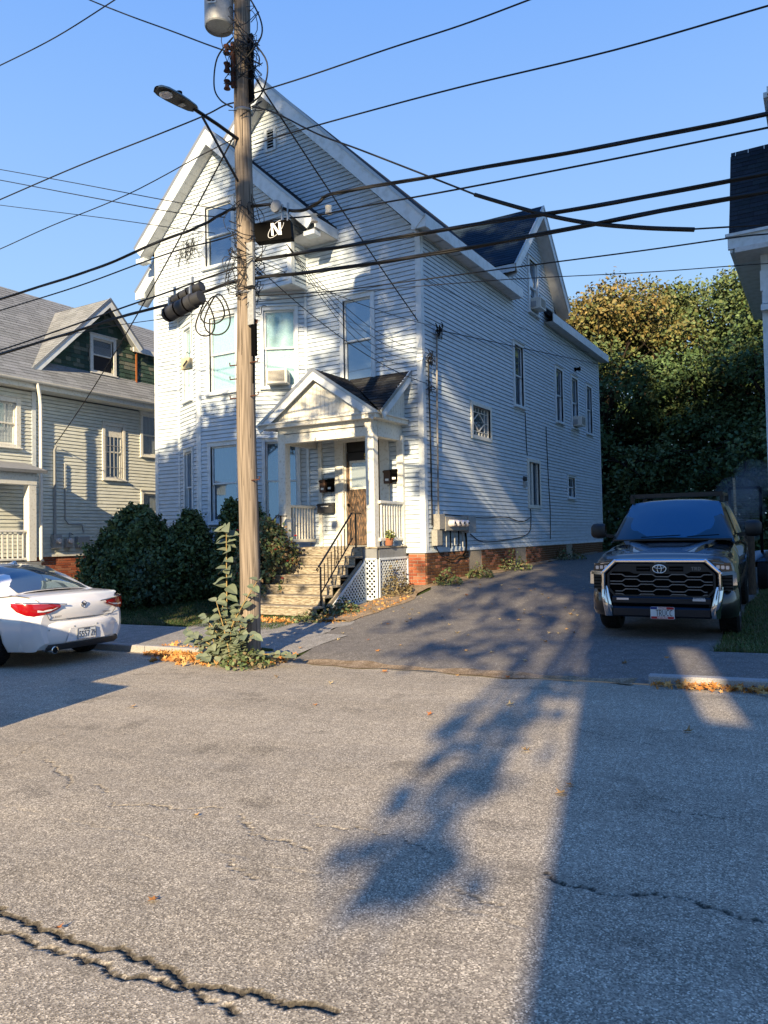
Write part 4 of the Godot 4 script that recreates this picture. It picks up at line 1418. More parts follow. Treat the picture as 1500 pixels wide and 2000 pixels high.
	rake(P, lc + Vector3(-0.02, 0.0, -0.02), apx + Vector3(0, 0.02, -0.02), Z, 0.20)
	rake(P, c2 + Vector3(-0.03, 0.0, 0.0), wt + Vector3(-0.03, 0.02, 0), X, 0.20)
	# front gable soffit, so that the boards sit back
	s = S()
	quad(s, rc + Vector3(0, -0.05, -0.02), apx + Vector3(0, -0.05, -0.02), apx + Vector3(0, -0.05, -0.16), rc + Vector3(0, -0.05, -0.16))
	quad(s, apx + Vector3(0, -0.05, -0.02), lc + Vector3(0, -0.05, -0.02), lc + Vector3(0, -0.05, -0.16), apx + Vector3(0, -0.05, -0.16))
	put(P, "soffit", s, M.soffit)
	# balustrades
	for side in [[-8.03, 9], [-10.42, 9]]:
		s = S()
		cbox(s, Vector3(side[0], 2.40, (zp + ZF) * 0.5 - 0.05), Vector3(0.10, 0.06, 1.02), Basis(), 0.01)
		cbox(s, Vector3(side[0], 1.62, (zp + ZF) * 0.5 - 0.05), Vector3(0.08, 0.07, 1.02), Basis(), 0.01)
		put(P, "handrail", s, M.oldtrim)
		for k in side[1]:
			s = S()
			cbox(s, Vector3(side[0], 2.01, zp - 0.25 - k * 0.108), Vector3(0.042, 0.042, 0.73), Basis(X, B, up), 0.005)
			put(P, "baluster", s, M.oldtrim)
	# lattice skirts
	lattice(P, Vector3(-7.965, 0.42, zp - 0.02), B, up, [Vector2(0, -0.05), Vector2(1.20, 0.17), Vector2(1.20, 0.80), Vector2(0, 0.80)], X)
	lattice(P, Vector3(-8.28, 0.42, zp + 0.045), X, up, [Vector2(0, -0.02), Vector2(0.30, -0.02), Vector2(0.30, 0.80), Vector2(0, 0.80)], Z)
	# dark space under the deck
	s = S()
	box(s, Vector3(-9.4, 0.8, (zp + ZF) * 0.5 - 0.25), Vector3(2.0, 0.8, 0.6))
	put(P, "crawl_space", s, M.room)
	build_steps()

func lattice(par: Node, o: Vector3, u: Vector3, v: Vector3, poly: Array, n: Vector3):
	var clip := PackedVector2Array(poly)
	var bb := Rect2(poly[0], Vector2.ZERO)
	for q in poly: bb = bb.expand(q)
	for dir in [1.0, -1.0]:
		var k := -bb.size.y * 1.0
		while k < bb.size.x + bb.size.y:
			var a := Vector2(bb.position.x + k - (0.0 if dir > 0 else 0.0), bb.position.y)
			var b := a + Vector2(bb.size.y * dir, bb.size.y)
			var w := Vector2(0.019, 0) 
			var strip := PackedVector2Array([a - w, a + w, b + w, b - w])
			for piece in Geometry2D.intersect_polygons(strip, clip):
				if piece.size() < 3: continue
				var s := S()
				extrude(s, Array(piece), o + n * (0.0 if dir > 0 else 0.008), u, v, 0.007)
				put(par, "lattice_strip", s, M.trim)
			k += 0.105
	var s := S()
	for i in poly.size():
		var a: Vector2 = poly[i]; var b: Vector2 = poly[(i + 1) % poly.size()]
		bar(s, o + u * a.x + v * a.y + n * 0.012, o + u * b.x + v * b.y + n * 0.012, 0.045, 0.022, n)
	put(par, "lattice_frame", s, M.trim)

func build_steps():
	var T := thing("wooden_steps", "weathered wooden front steps climbing to the porch", "steps")
	var up := Vector3.UP
	var X := Vector3.RIGHT
	var n := 7
	var y1 := 1.475; var y0 := 0.20
	var r := (y1 - y0) / n
	var z := -13.09
	for k in n:
		var y := y1 - k * r
		# risers and treads as pairs of planks
		var s := S()
		if k > 0:
			for j in 2:
				s = S()
				cbox(s, Vector3(-9.28 + rng.randf_range(-0.01, 0.01), y - 0.019, z + 0.085 + j * 0.145), Vector3(0.037, 0.138, 1.98), Basis(up, Vector3(0, 0, 1), X), 0.006)
				put(T, "tread", s, M.tread)
			z += 0.27
		s = S()
		box(s, Vector3(-9.28, y - 0.038 - (r - 0.042) * 0.5, z - 0.006), Vector3(1.93, r - 0.042, 0.022))
		put(T, "riser", s, M.tread)
	for x in [-8.30, -10.26]:
		var s := S()
		extrude(s, [Vector2(0.1, -0.22), Vector2(1.75, -1.30), Vector2(1.75, -1.42), Vector2(1.55, -1.42), Vector2(0.1, -0.50)], Vector3(x - 0.02, 1.42, -13.15), Vector3(0, 0, 1), up, 0.04)
		put(T, "stringer", s, M.tread)
	# raking lattice under the open side
	lattice(T, Vector3(-8.25, 0.0, -11.75), Vector3(0, 0, -1), up, [Vector2(0, 0.26), Vector2(1.36, 0.36), Vector2(1.36, 1.18), Vector2(0.12, 0.34)], X)
	# iron railings
	for def in [[-8.34, "black iron handrail with scrollwork beside the wooden steps", -11.66, 0.52], [-10.28, "black iron handrail overgrown by the rose bush", -11.66, 0.52]]:
		var R := thing("iron_handrail", def[1], "handrail", Vector3.ZERO, 0.0, "iron stair handrails")
		var x: float = def[0]
		var top := func(zz: float) -> float: return 1.13 + (-11.66 - zz) * 0.93
		var s := S()
		bar(s, Vector3(x, 1.13, -11.60), Vector3(x, 2.17, -12.78), 0.04, 0.022, up, 0.004)
		bar(s, Vector3(x, 2.17, -12.77), Vector3(x, 2.17, -13.12), 0.04, 0.022, up, 0.004)
		put(R, "top_rail", s, M.iron)
		s = S()
		bar(s, Vector3(x, 0.62, -11.66), Vector3(x, 1.66, -12.80), 0.025, 0.016, up)
		put(R, "bottom_rail", s, M.iron)
		s = S()
		bar(s, Vector3(x, 0.24, -11.66), Vector3(x, 1.13, -11.66), 0.028, 0.028)
		bar(s, Vector3(x, 1.46, -12.92), Vector3(x, 2.17, -12.92), 0.028, 0.028)
		put(R, "newel", s, M.iron)
		for k in 9:
			s = S()
			var zz := -11.79 - k * 0.118
			bar(s, Vector3(x, 0.62 + (-11.66 - zz) * 0.91, zz), Vector3(x, top.call(zz) - 0.06, zz), 0.014, 0.014)
			put(R, "baluster", s, M.iron)
		# scrolls
		s = S()
		var vol := []
		for k in 15:
			var a := k * 0.5
			var rr := 0.036 * (1.0 - k * 0.05)
			vol.append(Vector3(x, 1.07 + sin(a) * rr, -11.56 + cos(a) * rr))
		tube(s, vol, 0.012, 0.009, 5)
		put(R, "volute", s, M.iron)
		for m in [-1.0, 1.0]:
			s = S()
			var sc := []
			for k in 18:
				var a := k * 0.42
				var rr := 0.03 - k * 0.0012
				sc.append(Vector3(x, 1.34 + 0.02 * k * 0.3 + cos(a) * rr, -12.21 + m * (0.045 + sin(a) * rr)))
			sc.push_front(Vector3(x, 1.16, -12.21))
			sc.push_front(Vector3(x, 1.20, -12.21 + m * 0.02))
			tube(s, sc, 0.006, 0.006, 4)
			put(R, "scroll", s, M.iron)

# ---------------------------------------------------------------- neighbours
func build_left_house():
	var H := thing("cream_house", "cream clapboard house with green shingled gable at the left edge", "house")
	var up := Vector3.UP
	var X := Vector3.RIGHT; var Z := Vector3(0, 0, 1); var B := Vector3(0, 0, -1)
	var xl := -18.5; var xb := -18.34
	var zc := -12.55
	var bd := []
	var wins := [[14.84, 3.52, 0.84, 1.72], [16.27, 4.33, 0.95, 1.42], [16.27, 1.95, 0.95, 1.30]]
	var hs := []
	for w in wins: hs.append(hole(w[0] - 12.5, w[1], w[2], w[3]))
	clapboards(bd, Vector3(xl, 0, -12.5), B, X, [Vector2(0, 1.33), Vector2(9.0, 1.33), Vector2(9.0, 5.75), Vector2(0, 5.75)], hs, 0.098, 4.5, 0.019)
	var hb := [hole(0.9, 4.18, 1.32, 1.32)]
	clapboards(bd, Vector3(xb, 0, -9.9), B, X, [Vector2(0, 1.33), Vector2(2.65, 1.33), Vector2(2.65, 5.75), Vector2(0, 5.75)], hb, 0.098, 4.5, 0.019)
	clapboards(bd, Vector3(-24.0, 0, -9.9), X, Z, [Vector2(0, 1.33), Vector2(5.95, 1.33), Vector2(5.95, 5.75), Vector2(0, 5.75)], [], 0.098, 4.5, 0.019)
	flush(bd, H, "clapboard", M.cream)
	var s := S()
	quad(s, Vector3(xb, 1.33, zc), Vector3(xl, 1.33, zc), Vector3(xl, 5.75, zc), Vector3(xb, 5.75, zc))
	quad(s, Vector3(xl, 1.33, -21.5), Vector3(-24, 1.33, -21.5), Vector3(-24, 5.75, -21.5), Vector3(xl, 5.75, -21.5))
	quad(s, Vector3(-24, 1.33, -21.5), Vector3(-24, 1.33, -9.9), Vector3(-24, 5.75, -9.9), Vector3(-24, 5.75, -21.5))
	put(H, "rear_wall", s, M.cream)
	s = S()
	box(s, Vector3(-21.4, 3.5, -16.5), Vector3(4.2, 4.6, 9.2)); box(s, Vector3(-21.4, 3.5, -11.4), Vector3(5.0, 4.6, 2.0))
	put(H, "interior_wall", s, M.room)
	var fr = M.oldtrim
	window(H, Vector3(xl, 3.52, -14.84), B, X, 0.84, 1.72, "dark", 0.10, M.glass, fr)
	s = S()
	box(s, Vector3(xl - 0.02, 4.98, -15.26), Vector3(0.06, 0.32, 0.62))
	put(H, "storm_panel", s, fr)
	for k in 5:
		s = S()
		bar(s, Vector3(xl + 0.03, 3.62, -14.98 - k * 0.14), Vector3(xl + 0.03, 4.82, -14.98 - k * 0.14), 0.014, 0.014)
		put(H, "window_bar", s, M.grey)
	for y in [3.9, 4.55]:
		s = S()
		bar(s, Vector3(xl + 0.035, y, -14.94), Vector3(xl + 0.035, y, -15.58), 0.014, 0.014)
		put(H, "window_bar", s, M.grey)
	window(H, Vector3(xl, 4.33, -16.27), B, X, 0.95, 1.42, "lace", 0.10, M.clear, fr)
	window(H, Vector3(xl, 1.95, -16.27), B, X, 0.95, 1.30, "lace", 0.10, M.clear, fr)
	window(H, Vector3(xb, 4.18, -10.8), B, X, 1.32, 1.32, "curtain", 0.13, M.clear, fr)
	post_board(H, "corner_board", xb, zc, 1.33, 5.75, B * -1.0, -X, 0.10)
	# eaves, gutter and the pent roof
	s = S()
	box(s, Vector3(-18.25, 5.80, -15.7), Vector3(0.5, 0.06, 11.6))
	box(s, Vector3(-18.03, 5.88, -15.7), Vector3(0.04, 0.18, 11.6))
	put(H, "eave", s, fr)
	s = S()
	for k in 2:
		s.set_smooth_group(3)
	var ring := []
	for i in 9:
		var a := PI + i * PI / 8.0
		ring.append([Vector3(-17.94 + cos(a) * 0.065, 5.97 + sin(a) * 0.075, -9.8), Vector3(-17.94 + cos(a) * 0.065, 5.97 + sin(a) * 0.075, -21.5)])
	sheet(s, ring)
	put(H, "gutter", s, M.offwhite)
	s = S()
	tube(s, [Vector3(-17.94, 5.92, -12.35), Vector3(-17.95, 5.75, -12.4), Vector3(-18.0, 5.55, -12.47), Vector3(-17.99, 5.3, -12.48), Vector3(-17.99, 1.25, -12.48), Vector3(-17.93, 1.18, -12.48)], 0.045, -1.0, 8)
	put(H, "downspout", s, M.offwhite)
	# roofs
	var R := node(H, "roof")
	var st := []
	var tint := Color(0.36, 0.38, 0.395)
	var v := Vector3(-1, 1, 0).normalized()
	shingles(st, Vector3(-17.98, 5.98, -9.8), B, v, [Vector2(0, 0), Vector2(11.7, 0), Vector2(11.7, 5.0), Vector2(0, 5.0)], tint, 0.16, 0.14, 0.42)
	# left slope of the cross gable: from the rake back to the valley
	var gz := -15.08; var gy0 := 6.37; var gp := 8.97; var gx := -18.40
	var v2 := Vector3(0, gp - gy0, gz + 12.48)
	var st2 := []
	shingles(st2, Vector3(-21.1, gy0, -12.48), X, v2.normalized(), [Vector2(2.6, 0), Vector2(2.72, 0), Vector2(2.72, v2.length()), Vector2(0.02, v2.length())], tint, 0.16, 0.14, 0.42)
	st.append_array(st2)
	flush(st, R, "shingle", M.shingle)
	slab(R, "roof_slope", Vector3(-17.98, 5.95, -9.8), Vector3(-17.98, 5.95, -21.5), Vector3(-21.5, 9.47, -21.5), Vector3(-21.5, 9.47, -9.8), 0.1, M.leftroof)
	slab(R, "roof_slope", Vector3(-25.02, 5.95, -21.5), Vector3(-25.02, 5.95, -9.8), Vector3(-21.5, 9.47, -9.8), Vector3(-21.5, 9.47, -21.5), 0.1, M.leftroof)
	slab(R, "roof_slope", Vector3(gx, gp - 0.02, gz), Vector3(-21.1, gp - 0.02, gz), Vector3(-18.6, gy0 - 0.02, -12.48), Vector3(gx, gy0 - 0.02, -12.48), 0.06, M.leftroof)
	slab(R, "roof_slope", Vector3(gx, 7.75, -16.30), Vector3(-20.0, 7.75, -16.3), Vector3(-21.1, gp, gz), Vector3(gx, gp, gz), 0.08, M.leftroof)
	slab(R, "roof_slope", Vector3(gx - 0.2, 7.72, -16.1), Vector3(gx - 0.2, 7.72, -21.5), Vector3(-21.5, 8.9, -21.5), Vector3(-21.5, 8.9, -16.1), 0.08, M.leftroof)
	# green shingled gable wall
	var gs := []
	var gh := [hole(14.6 - 12.4, 6.72, 0.95, 1.16)]
	green_shingles(gs, Vector3(-18.72, 0, -12.4), B, X, [Vector2(0.15, 6.42), Vector2(5.3, 6.42), Vector2(3.9, 7.7), Vector2(2.68, 8.85)], gh)
	green_shingles(gs, Vector3(-18.72, 0, -12.4), B, X, [Vector2(3.95, 6.42), Vector2(7.5, 6.42), Vector2(7.5, 7.70), Vector2(3.95, 7.70)], [Rect2(0, 6.0, 4.0, 3.0)])
	flush(gs, H, "wall_shingle", M.green)
	s = S()
	extrude(s, [Vector2(0.3, 6.4), Vector2(7.4, 6.4), Vector2(7.4, 7.6), Vector2(4.0, 7.6), Vector2(2.68, 8.7)], Vector3(-18.76, 0, -12.4), B, up, 0.03)
	put(H, "gable_sheathing", s, M.room)
	window(H, Vector3(-18.72, 6.72, -14.6), B, X, 0.95, 1.16, "lace", 0.11, M.clear, fr)
	rake(R, Vector3(gx + 0.0, gy0 - 0.02, -12.44), Vector3(gx + 0.0, gp + 0.03, gz), X, 0.20)
	rake(R, Vector3(gx + 0.0, 7.72, -16.34), Vector3(gx + 0.0, gp + 0.03, gz), X, 0.20)
	s = S()
	bar(s, Vector3(gx - 0.16, 7.68, -16.1), Vector3(gx - 0.16, 7.68, -20.0), 0.05, 0.14)
	put(R, "fascia", s, fr)
	s = S()
	bar(s, Vector3(-18.68, 6.45, -16.32), Vector3(-18.68, 7.66, -16.32), 0.04, 0.04)
	put(H, "corner_strip", s, M.copper)
	# entrance porch
	var P := node(H, "porch")
	s = S()
	cbox(s, Vector3(-17.42, 2.20, -11.78), Vector3(0.22, 0.22, 1.95), Basis(X, B, up), 0.01)
	put(P, "post", s, fr)
	s = S()
	box(s, Vector3(-17.42, 3.32, -10.4), Vector3(0.24, 0.34, 2.98))
	put(P, "beam", s, fr)
	slab(P, "roof_slope", Vector3(-17.15, 3.52, -9.0), Vector3(-17.15, 3.52, -12.1), Vector3(-18.1, 3.78, -12.1), Vector3(-18.1, 3.78, -9.0), 0.08, M.greyboard)
	s = S()
	box(s, Vector3(-17.6, 1.14, -10.5), Vector3(0.9, 0.12, 2.8))
	put(P, "deck", s, M.greyboard)
	s = S()
	cbox(s, Vector3(-17.42, 1.98, -10.7), Vector3(0.09, 0.06, 1.95), Basis(), 0.01)
	cbox(s, Vector3(-17.42, 1.28, -10.7), Vector3(0.09, 0.06, 1.95), Basis(), 0.01)
	put(P, "handrail", s, M.oldtrim)
	for k in 14:
		s = S()
		box(s, Vector3(-17.42, 1.63, -9.82 - k * 0.135), Vector3(0.035, 0.64, 0.035))
		put(P, "baluster", s, M.oldtrim)
	for k in 14:
		s = S()
		box(s, Vector3(-17.35, 0.98, -9.82 - k * 0.15), Vector3(0.03, 0.32, 0.135))
		put(P, "skirt_board", s, fr)
	for y in [2.98, 2.62]:
		s = S()
		box(s, Vector3(-17.98, y, -11.15), Vector3(0.12, 0.22, 0.16))
		box(s, Vector3(-17.98, y + 0.15, -11.15), Vector3(0.06, 0.08, 0.06))
		put(P, "wall_lantern", s, M.black)
	# brick foundation
	var F := node(H, "foundation")
	brickwork(F, Vector3(xl - 0.02, 0.62, -12.5), B, X, 5.5, 0.70, [Rect2(1.75, -0.1, 0.9, 0.95)], M.bricks, 220)
	s = S()
	box(s, Vector3(-21.25, 0.95, -15.8), Vector3(5.2, 0.78, 11.2))
	put(F, "foundation_core", s, M.cement)
	s = S()
	box(s, Vector3(xl + 0.01, 1.32, -15.0), Vector3(0.07, 0.06, 5.0))
	put(F, "sill_board", s, fr)
	# service mast and meters on the wall
	var Mt := thing("electric_meter_set", "grey electric meters and mast on the cream house wall", "meters")
	s = S()
	tube(s, [Vector3(xl + 0.06, 1.9, -13.22), Vector3(xl + 0.06, 4.25, -13.22), Vector3(xl + 0.14, 4.36, -13.22)], 0.035, -1.0, 8)
	put(Mt, "mast", s, M.galv)
	s = S()
	tube(s, [Vector3(xl + 0.05, 3.9, -13.55), Vector3(xl + 0.05, 2.32, -13.55), Vector3(xl + 0.05, 2.2, -13.65), Vector3(xl + 0.05, 2.18, -14.1), Vector3(xl + 0.05, 1.95, -14.16)], 0.02, -1.0, 6)
	tube(s, [Vector3(xl + 0.05, 1.9, -13.8), Vector3(xl + 0.05, 1.95, -13.7), Vector3(xl + 0.05, 1.4, -13.66)], 0.02, -1.0, 6)
	put(Mt, "conduit", s, M.galv)
	for e in [[1.70, -13.24, 0.26, 0.38], [1.66, -13.62, 0.20, 0.26], [1.68, -14.08, 0.40, 0.32]]:
		s = S()
		cbox(s, Vector3(xl + 0.09, e[0], e[1]), Vector3(0.14, e[3], e[2]), Basis(), 0.01)
		put(Mt, "meter_box", s, M.galv)
	for zz in [-13.24, -13.62]:
		s = S()
		lathe(s, Vector3(xl + 0.15, 1.72, zz), Basis(up, X, Z), [Vector2(0.0, 0.10), Vector2(0.06, 0.10), Vector2(0.075, 0.08), Vector2(0.075, 0.0)], 14)
		put(Mt, "meter_dial", s, M.clearlens)

func green_shingles(store: Array, o: Vector3, u: Vector3, n: Vector3, poly: Array, holes: Array):
	var tmp := []
	var y0 := INF; var y1 := -INF
	for q in poly:
		y0 = minf(y0, q.y); y1 = maxf(y1, q.y)
	var ya := y0
	while ya < y1 - 0.01:
		var yb := minf(ya + 0.125, y1)
		var p0 := span(poly, ya + 1e-4); var p1 := span(poly, yb - 1e-4)
		var a := p0.x
		while a < p0.y - 0.01:
			var b := minf(a + rng.randf_range(0.12, 0.26), p0.y)
			var bad := false
			for h in holes:
				if (a + b) * 0.5 > h.position.x and (a + b) * 0.5 < h.end.x and (ya + yb) * 0.5 > h.position.y and (ya + yb) * 0.5 < h.end.y: bad = true
			if not bad and p1.x < p1.y:
				var a1 := clampf(a, p1.x, p1.y); var b1 := clampf(b, p1.x, p1.y)
				var d := rng.randf_range(0.0, 0.008)
				var up := Vector3.UP
				var A := o + u * (a + 0.003) + up * (ya - d) + n * 0.02; var Bq := o + u * (b - 0.003) + up * (ya - d) + n * 0.02
				var C := o + u * maxf(b1 - 0.003, a1) + up * yb + n * 0.005; var D := o + u * a1 + up * yb + n * 0.005
				var v := []
				qv(v, A, Bq, C, D)
				qv(v, A - n * 0.025, Bq - n * 0.025, Bq, A)
				var k := rng.randf_range(0.7, 1.2)
				var col := Color(0.055, 0.115, 0.085) * k
				if rng.randf() < 0.22: col = col.lerp(Color(0.32, 0.31, 0.24), rng.randf_range(0.3, 0.8))
				store.append([(b - a) * 0.12, v, col])
			a = b
		ya = yb

func build_right_house():
	var H := thing("yellow_house", "tall yellow clapboard house with slate roof at the right edge", "house", Vector3(0.14, -0.55, 0))
	var up := Vector3.UP
	var X := Vector3.RIGHT; var Z := Vector3(0, 0, 1); var B := Vector3(0, 0, -1)
	var bd := []
	clapboards(bd, Vector3(-1.32, 0, -20.5), X, Z, [Vector2(0, 0.8), Vector2(7.0, 0.8), Vector2(7.0, 9.0), Vector2(0, 9.0)], [], 0.11)
	flush(bd, H, "clapboard", M.yellow, "", 80)
	var s := S()
	quad(s, Vector3(-1.32, 0.3, -27.0), Vector3(-1.32, 0.3, -20.5), Vector3(-1.32, 9.0, -20.5), Vector3(-1.32, 9.0, -27.0))
	quad(s, Vector3(5.7, 0.3, -20.5), Vector3(5.7, 0.3, -27), Vector3(5.7, 9.0, -27), Vector3(5.7, 9.0, -20.5))
	quad(s, Vector3(5.7, 0.3, -27), Vector3(-1.32, 0.3, -27), Vector3(-1.32, 9.0, -27), Vector3(5.7, 9.0, -27))
	put(H, "rear_wall", s, M.yellow)
	s = S()
	box(s, Vector3(2.2, 0.55, -23.75), Vector3(7.0, 0.9, 6.4))
	put(H, "foundation", s, M.cement)
	s = S()
	box(s, Vector3(-1.30, 4.9, -20.47), Vector3(0.16, 8.2, 0.06))
	put(H, "corner_board", s, M.trim)
	s = S()
	box(s, Vector3(1.9, 9.02, -20.35), Vector3(7.6, 0.12, 0.9))
	put(H, "soffit", s, M.soffit)
	s = S()
	box(s, Vector3(1.85, 9.22, -19.96), Vector3(7.8, 0.30, 0.10))
	box(s, Vector3(1.85, 9.40, -19.93), Vector3(7.9, 0.07, 0.16))
	put(H, "front_cornice", s, M.trim)
	s = S()
	box(s, Vector3(-1.98, 9.16, -23.4), Vector3(0.06, 0.34, 6.9))
	quad(s, Vector3(-1.98, 9.0, -20), Vector3(-1.32, 9.0, -20), Vector3(-1.32, 9.0, -26.9), Vector3(-1.98, 9.0, -26.9))
	put(H, "side_eave", s, M.trim)
	s = S()
	box(s, Vector3(-1.10, 8.3, -20.42), Vector3(0.6, 0.5, 0.14)); box(s, Vector3(-1.15, 7.9, -20.4), Vector3(0.4, 0.35, 0.16)); box(s, Vector3(-0.9, 7.62, -20.38), Vector3(1.0, 0.14, 0.24))
	put(H, "bracket", s, M.trim)
	var R := node(H, "roof")
	var st := []
	var v := Vector3(0.0, 2.45, -1.0)
	shingles(st, Vector3(-2.02, 9.42, -19.9), X, v.normalized(), [Vector2(0, 0), Vector2(3.0, 0), Vector2(3.0, v.length()), Vector2(0.02, v.length())], Color(0.045, 0.06, 0.08), 0.15, 0.14, 0.32)
	flush(st, R, "shingle", M.shingle, "", 150)
	slab(R, "roof_slope", Vector3(-2.02, 9.36, -19.95), Vector3(5.9, 9.36, -19.95), Vector3(5.9, 11.8, -20.95), Vector3(-2.02, 11.8, -20.95), 0.1, M.darkroof)
	slab(R, "roof_slope", Vector3(-2.02, 11.8, -20.95), Vector3(5.9, 11.8, -20.95), Vector3(5.9, 12.4, -27.0), Vector3(-2.02, 9.3, -27.0), 0.1, M.darkroof)
	s = S()
	box(s, Vector3(1.15, 12.0, -19.5), Vector3(4.2, 0.35, 0.5)); box(s, Vector3(1.2, 12.25, -19.4), Vector3(4.5, 0.16, 0.8)); box(s, Vector3(1.35, 10.9, -19.75), Vector3(3.6, 2.0, 0.2))
	bar(s, Vector3(-1.05, 12.2, -19.1), Vector3(-1.05, 12.2, -21.5), 0.16, 0.12)
	put(R, "dormer_front", s, M.trim)
	slab(R, "dormer_slope", Vector3(-1.0, 12.34, -19.0), Vector3(3.2, 12.35, -19.0), Vector3(3.2, 13.4, -21.5), Vector3(-0.6, 13.4, -21.5), 0.12, M.darkroof)

# ---------------------------------------------------------------- trees
func leafquad(v: PackedVector3Array, c: PackedColorArray, nn: PackedVector3Array, p: Vector3, r: float, col: Color, out: Vector3, flat := 0.5):
	var d := Vector3(rng.randfn(), rng.randfn() * 0.7, rng.randfn()).normalized()
	var n := (out * flat + Vector3(rng.randfn(), rng.randfn(), rng.randfn()) * 0.6 + Vector3.UP * 0.25).normalized()
	var a := (d - n * d.dot(n)).normalized() * r
	var b := n.cross(a) * 0.62
	var e := n * r * 0.18
	var P := [p - a, p + b - a * 0.15 + e, p + a, p - b - a * 0.15 + e]
	for k in [0, 1, 2, 0, 2, 3]:
		v.append(P[k]); c.append(col); nn.append(n)

func mesh_of(par: Node, called: String, v: PackedVector3Array, c: PackedColorArray, nn: PackedVector3Array, m: Material) -> MeshInstance3D:
	var ar := []
	ar.resize(Mesh.ARRAY_MAX)
	ar[Mesh.ARRAY_VERTEX] = v; ar[Mesh.ARRAY_NORMAL] = nn; ar[Mesh.ARRAY_COLOR] = c
	var am := ArrayMesh.new()
	am.add_surface_from_arrays(Mesh.PRIMITIVE_TRIANGLES, ar)
	var o := MeshInstance3D.new()
	o.mesh = am
	o.material_override = m
	o.name = called
	par.add_child(o, true)
	return o

# trunk with limbs reaching to each clump; clumps: [centre, radius (Vector3), leaves]
func tree(called: String, label: String, at: Vector3, tr: float, fork: float, clumps: Array, cols: Array, leaf: float, group := "") -> Node3D:
	var T := thing(called, label, "tree", at, 0.0, group)
	var s := S()
	tube(s, [Vector3(0, -0.2, 0), Vector3(0.05, fork * 0.4, 0.03), Vector3(-0.05, fork * 0.8, 0), Vector3(0, fork, 0)], tr, tr * 0.72, 9)
	put(T, "trunk", s, M.bark)
	for cl in clumps:
		var c: Vector3 = cl[0]
		s = S()
		var st := Vector3(0, fork * rng.randf_range(0.7, 1.0), 0)
		var m := st.lerp(c, 0.5) + Vector3(rng.randfn() * 0.3, 0.4, rng.randfn() * 0.3)
		tube(s, [st, st.lerp(m, 0.5), m, m.lerp(c, 0.6), c], minf(tr * 0.45, 0.012 + 0.06 * cl[1].x), 0.02, 6)
		for k in 4:
			var e = c + Vector3(rng.randfn(), rng.randfn(), rng.randfn()) * cl[1] * 0.5
			tube(s, [m.lerp(c, 0.5), m.lerp(e, 0.75) + Vector3(0, 0.1, 0), e], minf(0.05, 0.008 + 0.03 * cl[1].x), 0.008, 4)
		put(T, "limb", s, M.bark)
	var v := PackedVector3Array(); var cc := PackedColorArray(); var nn := PackedVector3Array()
	for cl in clumps:
		var c: Vector3 = cl[0]; var r: Vector3 = cl[1]
		# leaves gather on twigs spread through the clump
		var per := 14 if cl[2] > 60 else 4
		var tw := int(cl[2] / float(per)) + 1
		for t in tw:
			var d := Vector3(rng.randfn(), rng.randfn(), rng.randfn()).normalized()
			var q := c + d * r * pow(rng.randf(), 0.45)
			var k := rng.randf()
			for i in per:
				var p := q + Vector3(rng.randfn(), rng.randfn() * 0.7, rng.randfn()) * minf(leaf * 2.0, cl[1].x * 0.5)
				var col: Color = cols[mini(int(k * cols.size()), cols.size() - 1)]
				if cl.size() > 3: col = col.lerp(cl[3], cl[4] * rng.randf_range(0.2, 1.0))
				col = col * rng.randf_range(0.7, 1.25)
				leafquad(v, cc, nn, p, leaf * rng.randf_range(0.7, 1.2), col, d)
	mesh_of(T, "crown", v, cc, nn, M.leaf)
	return T

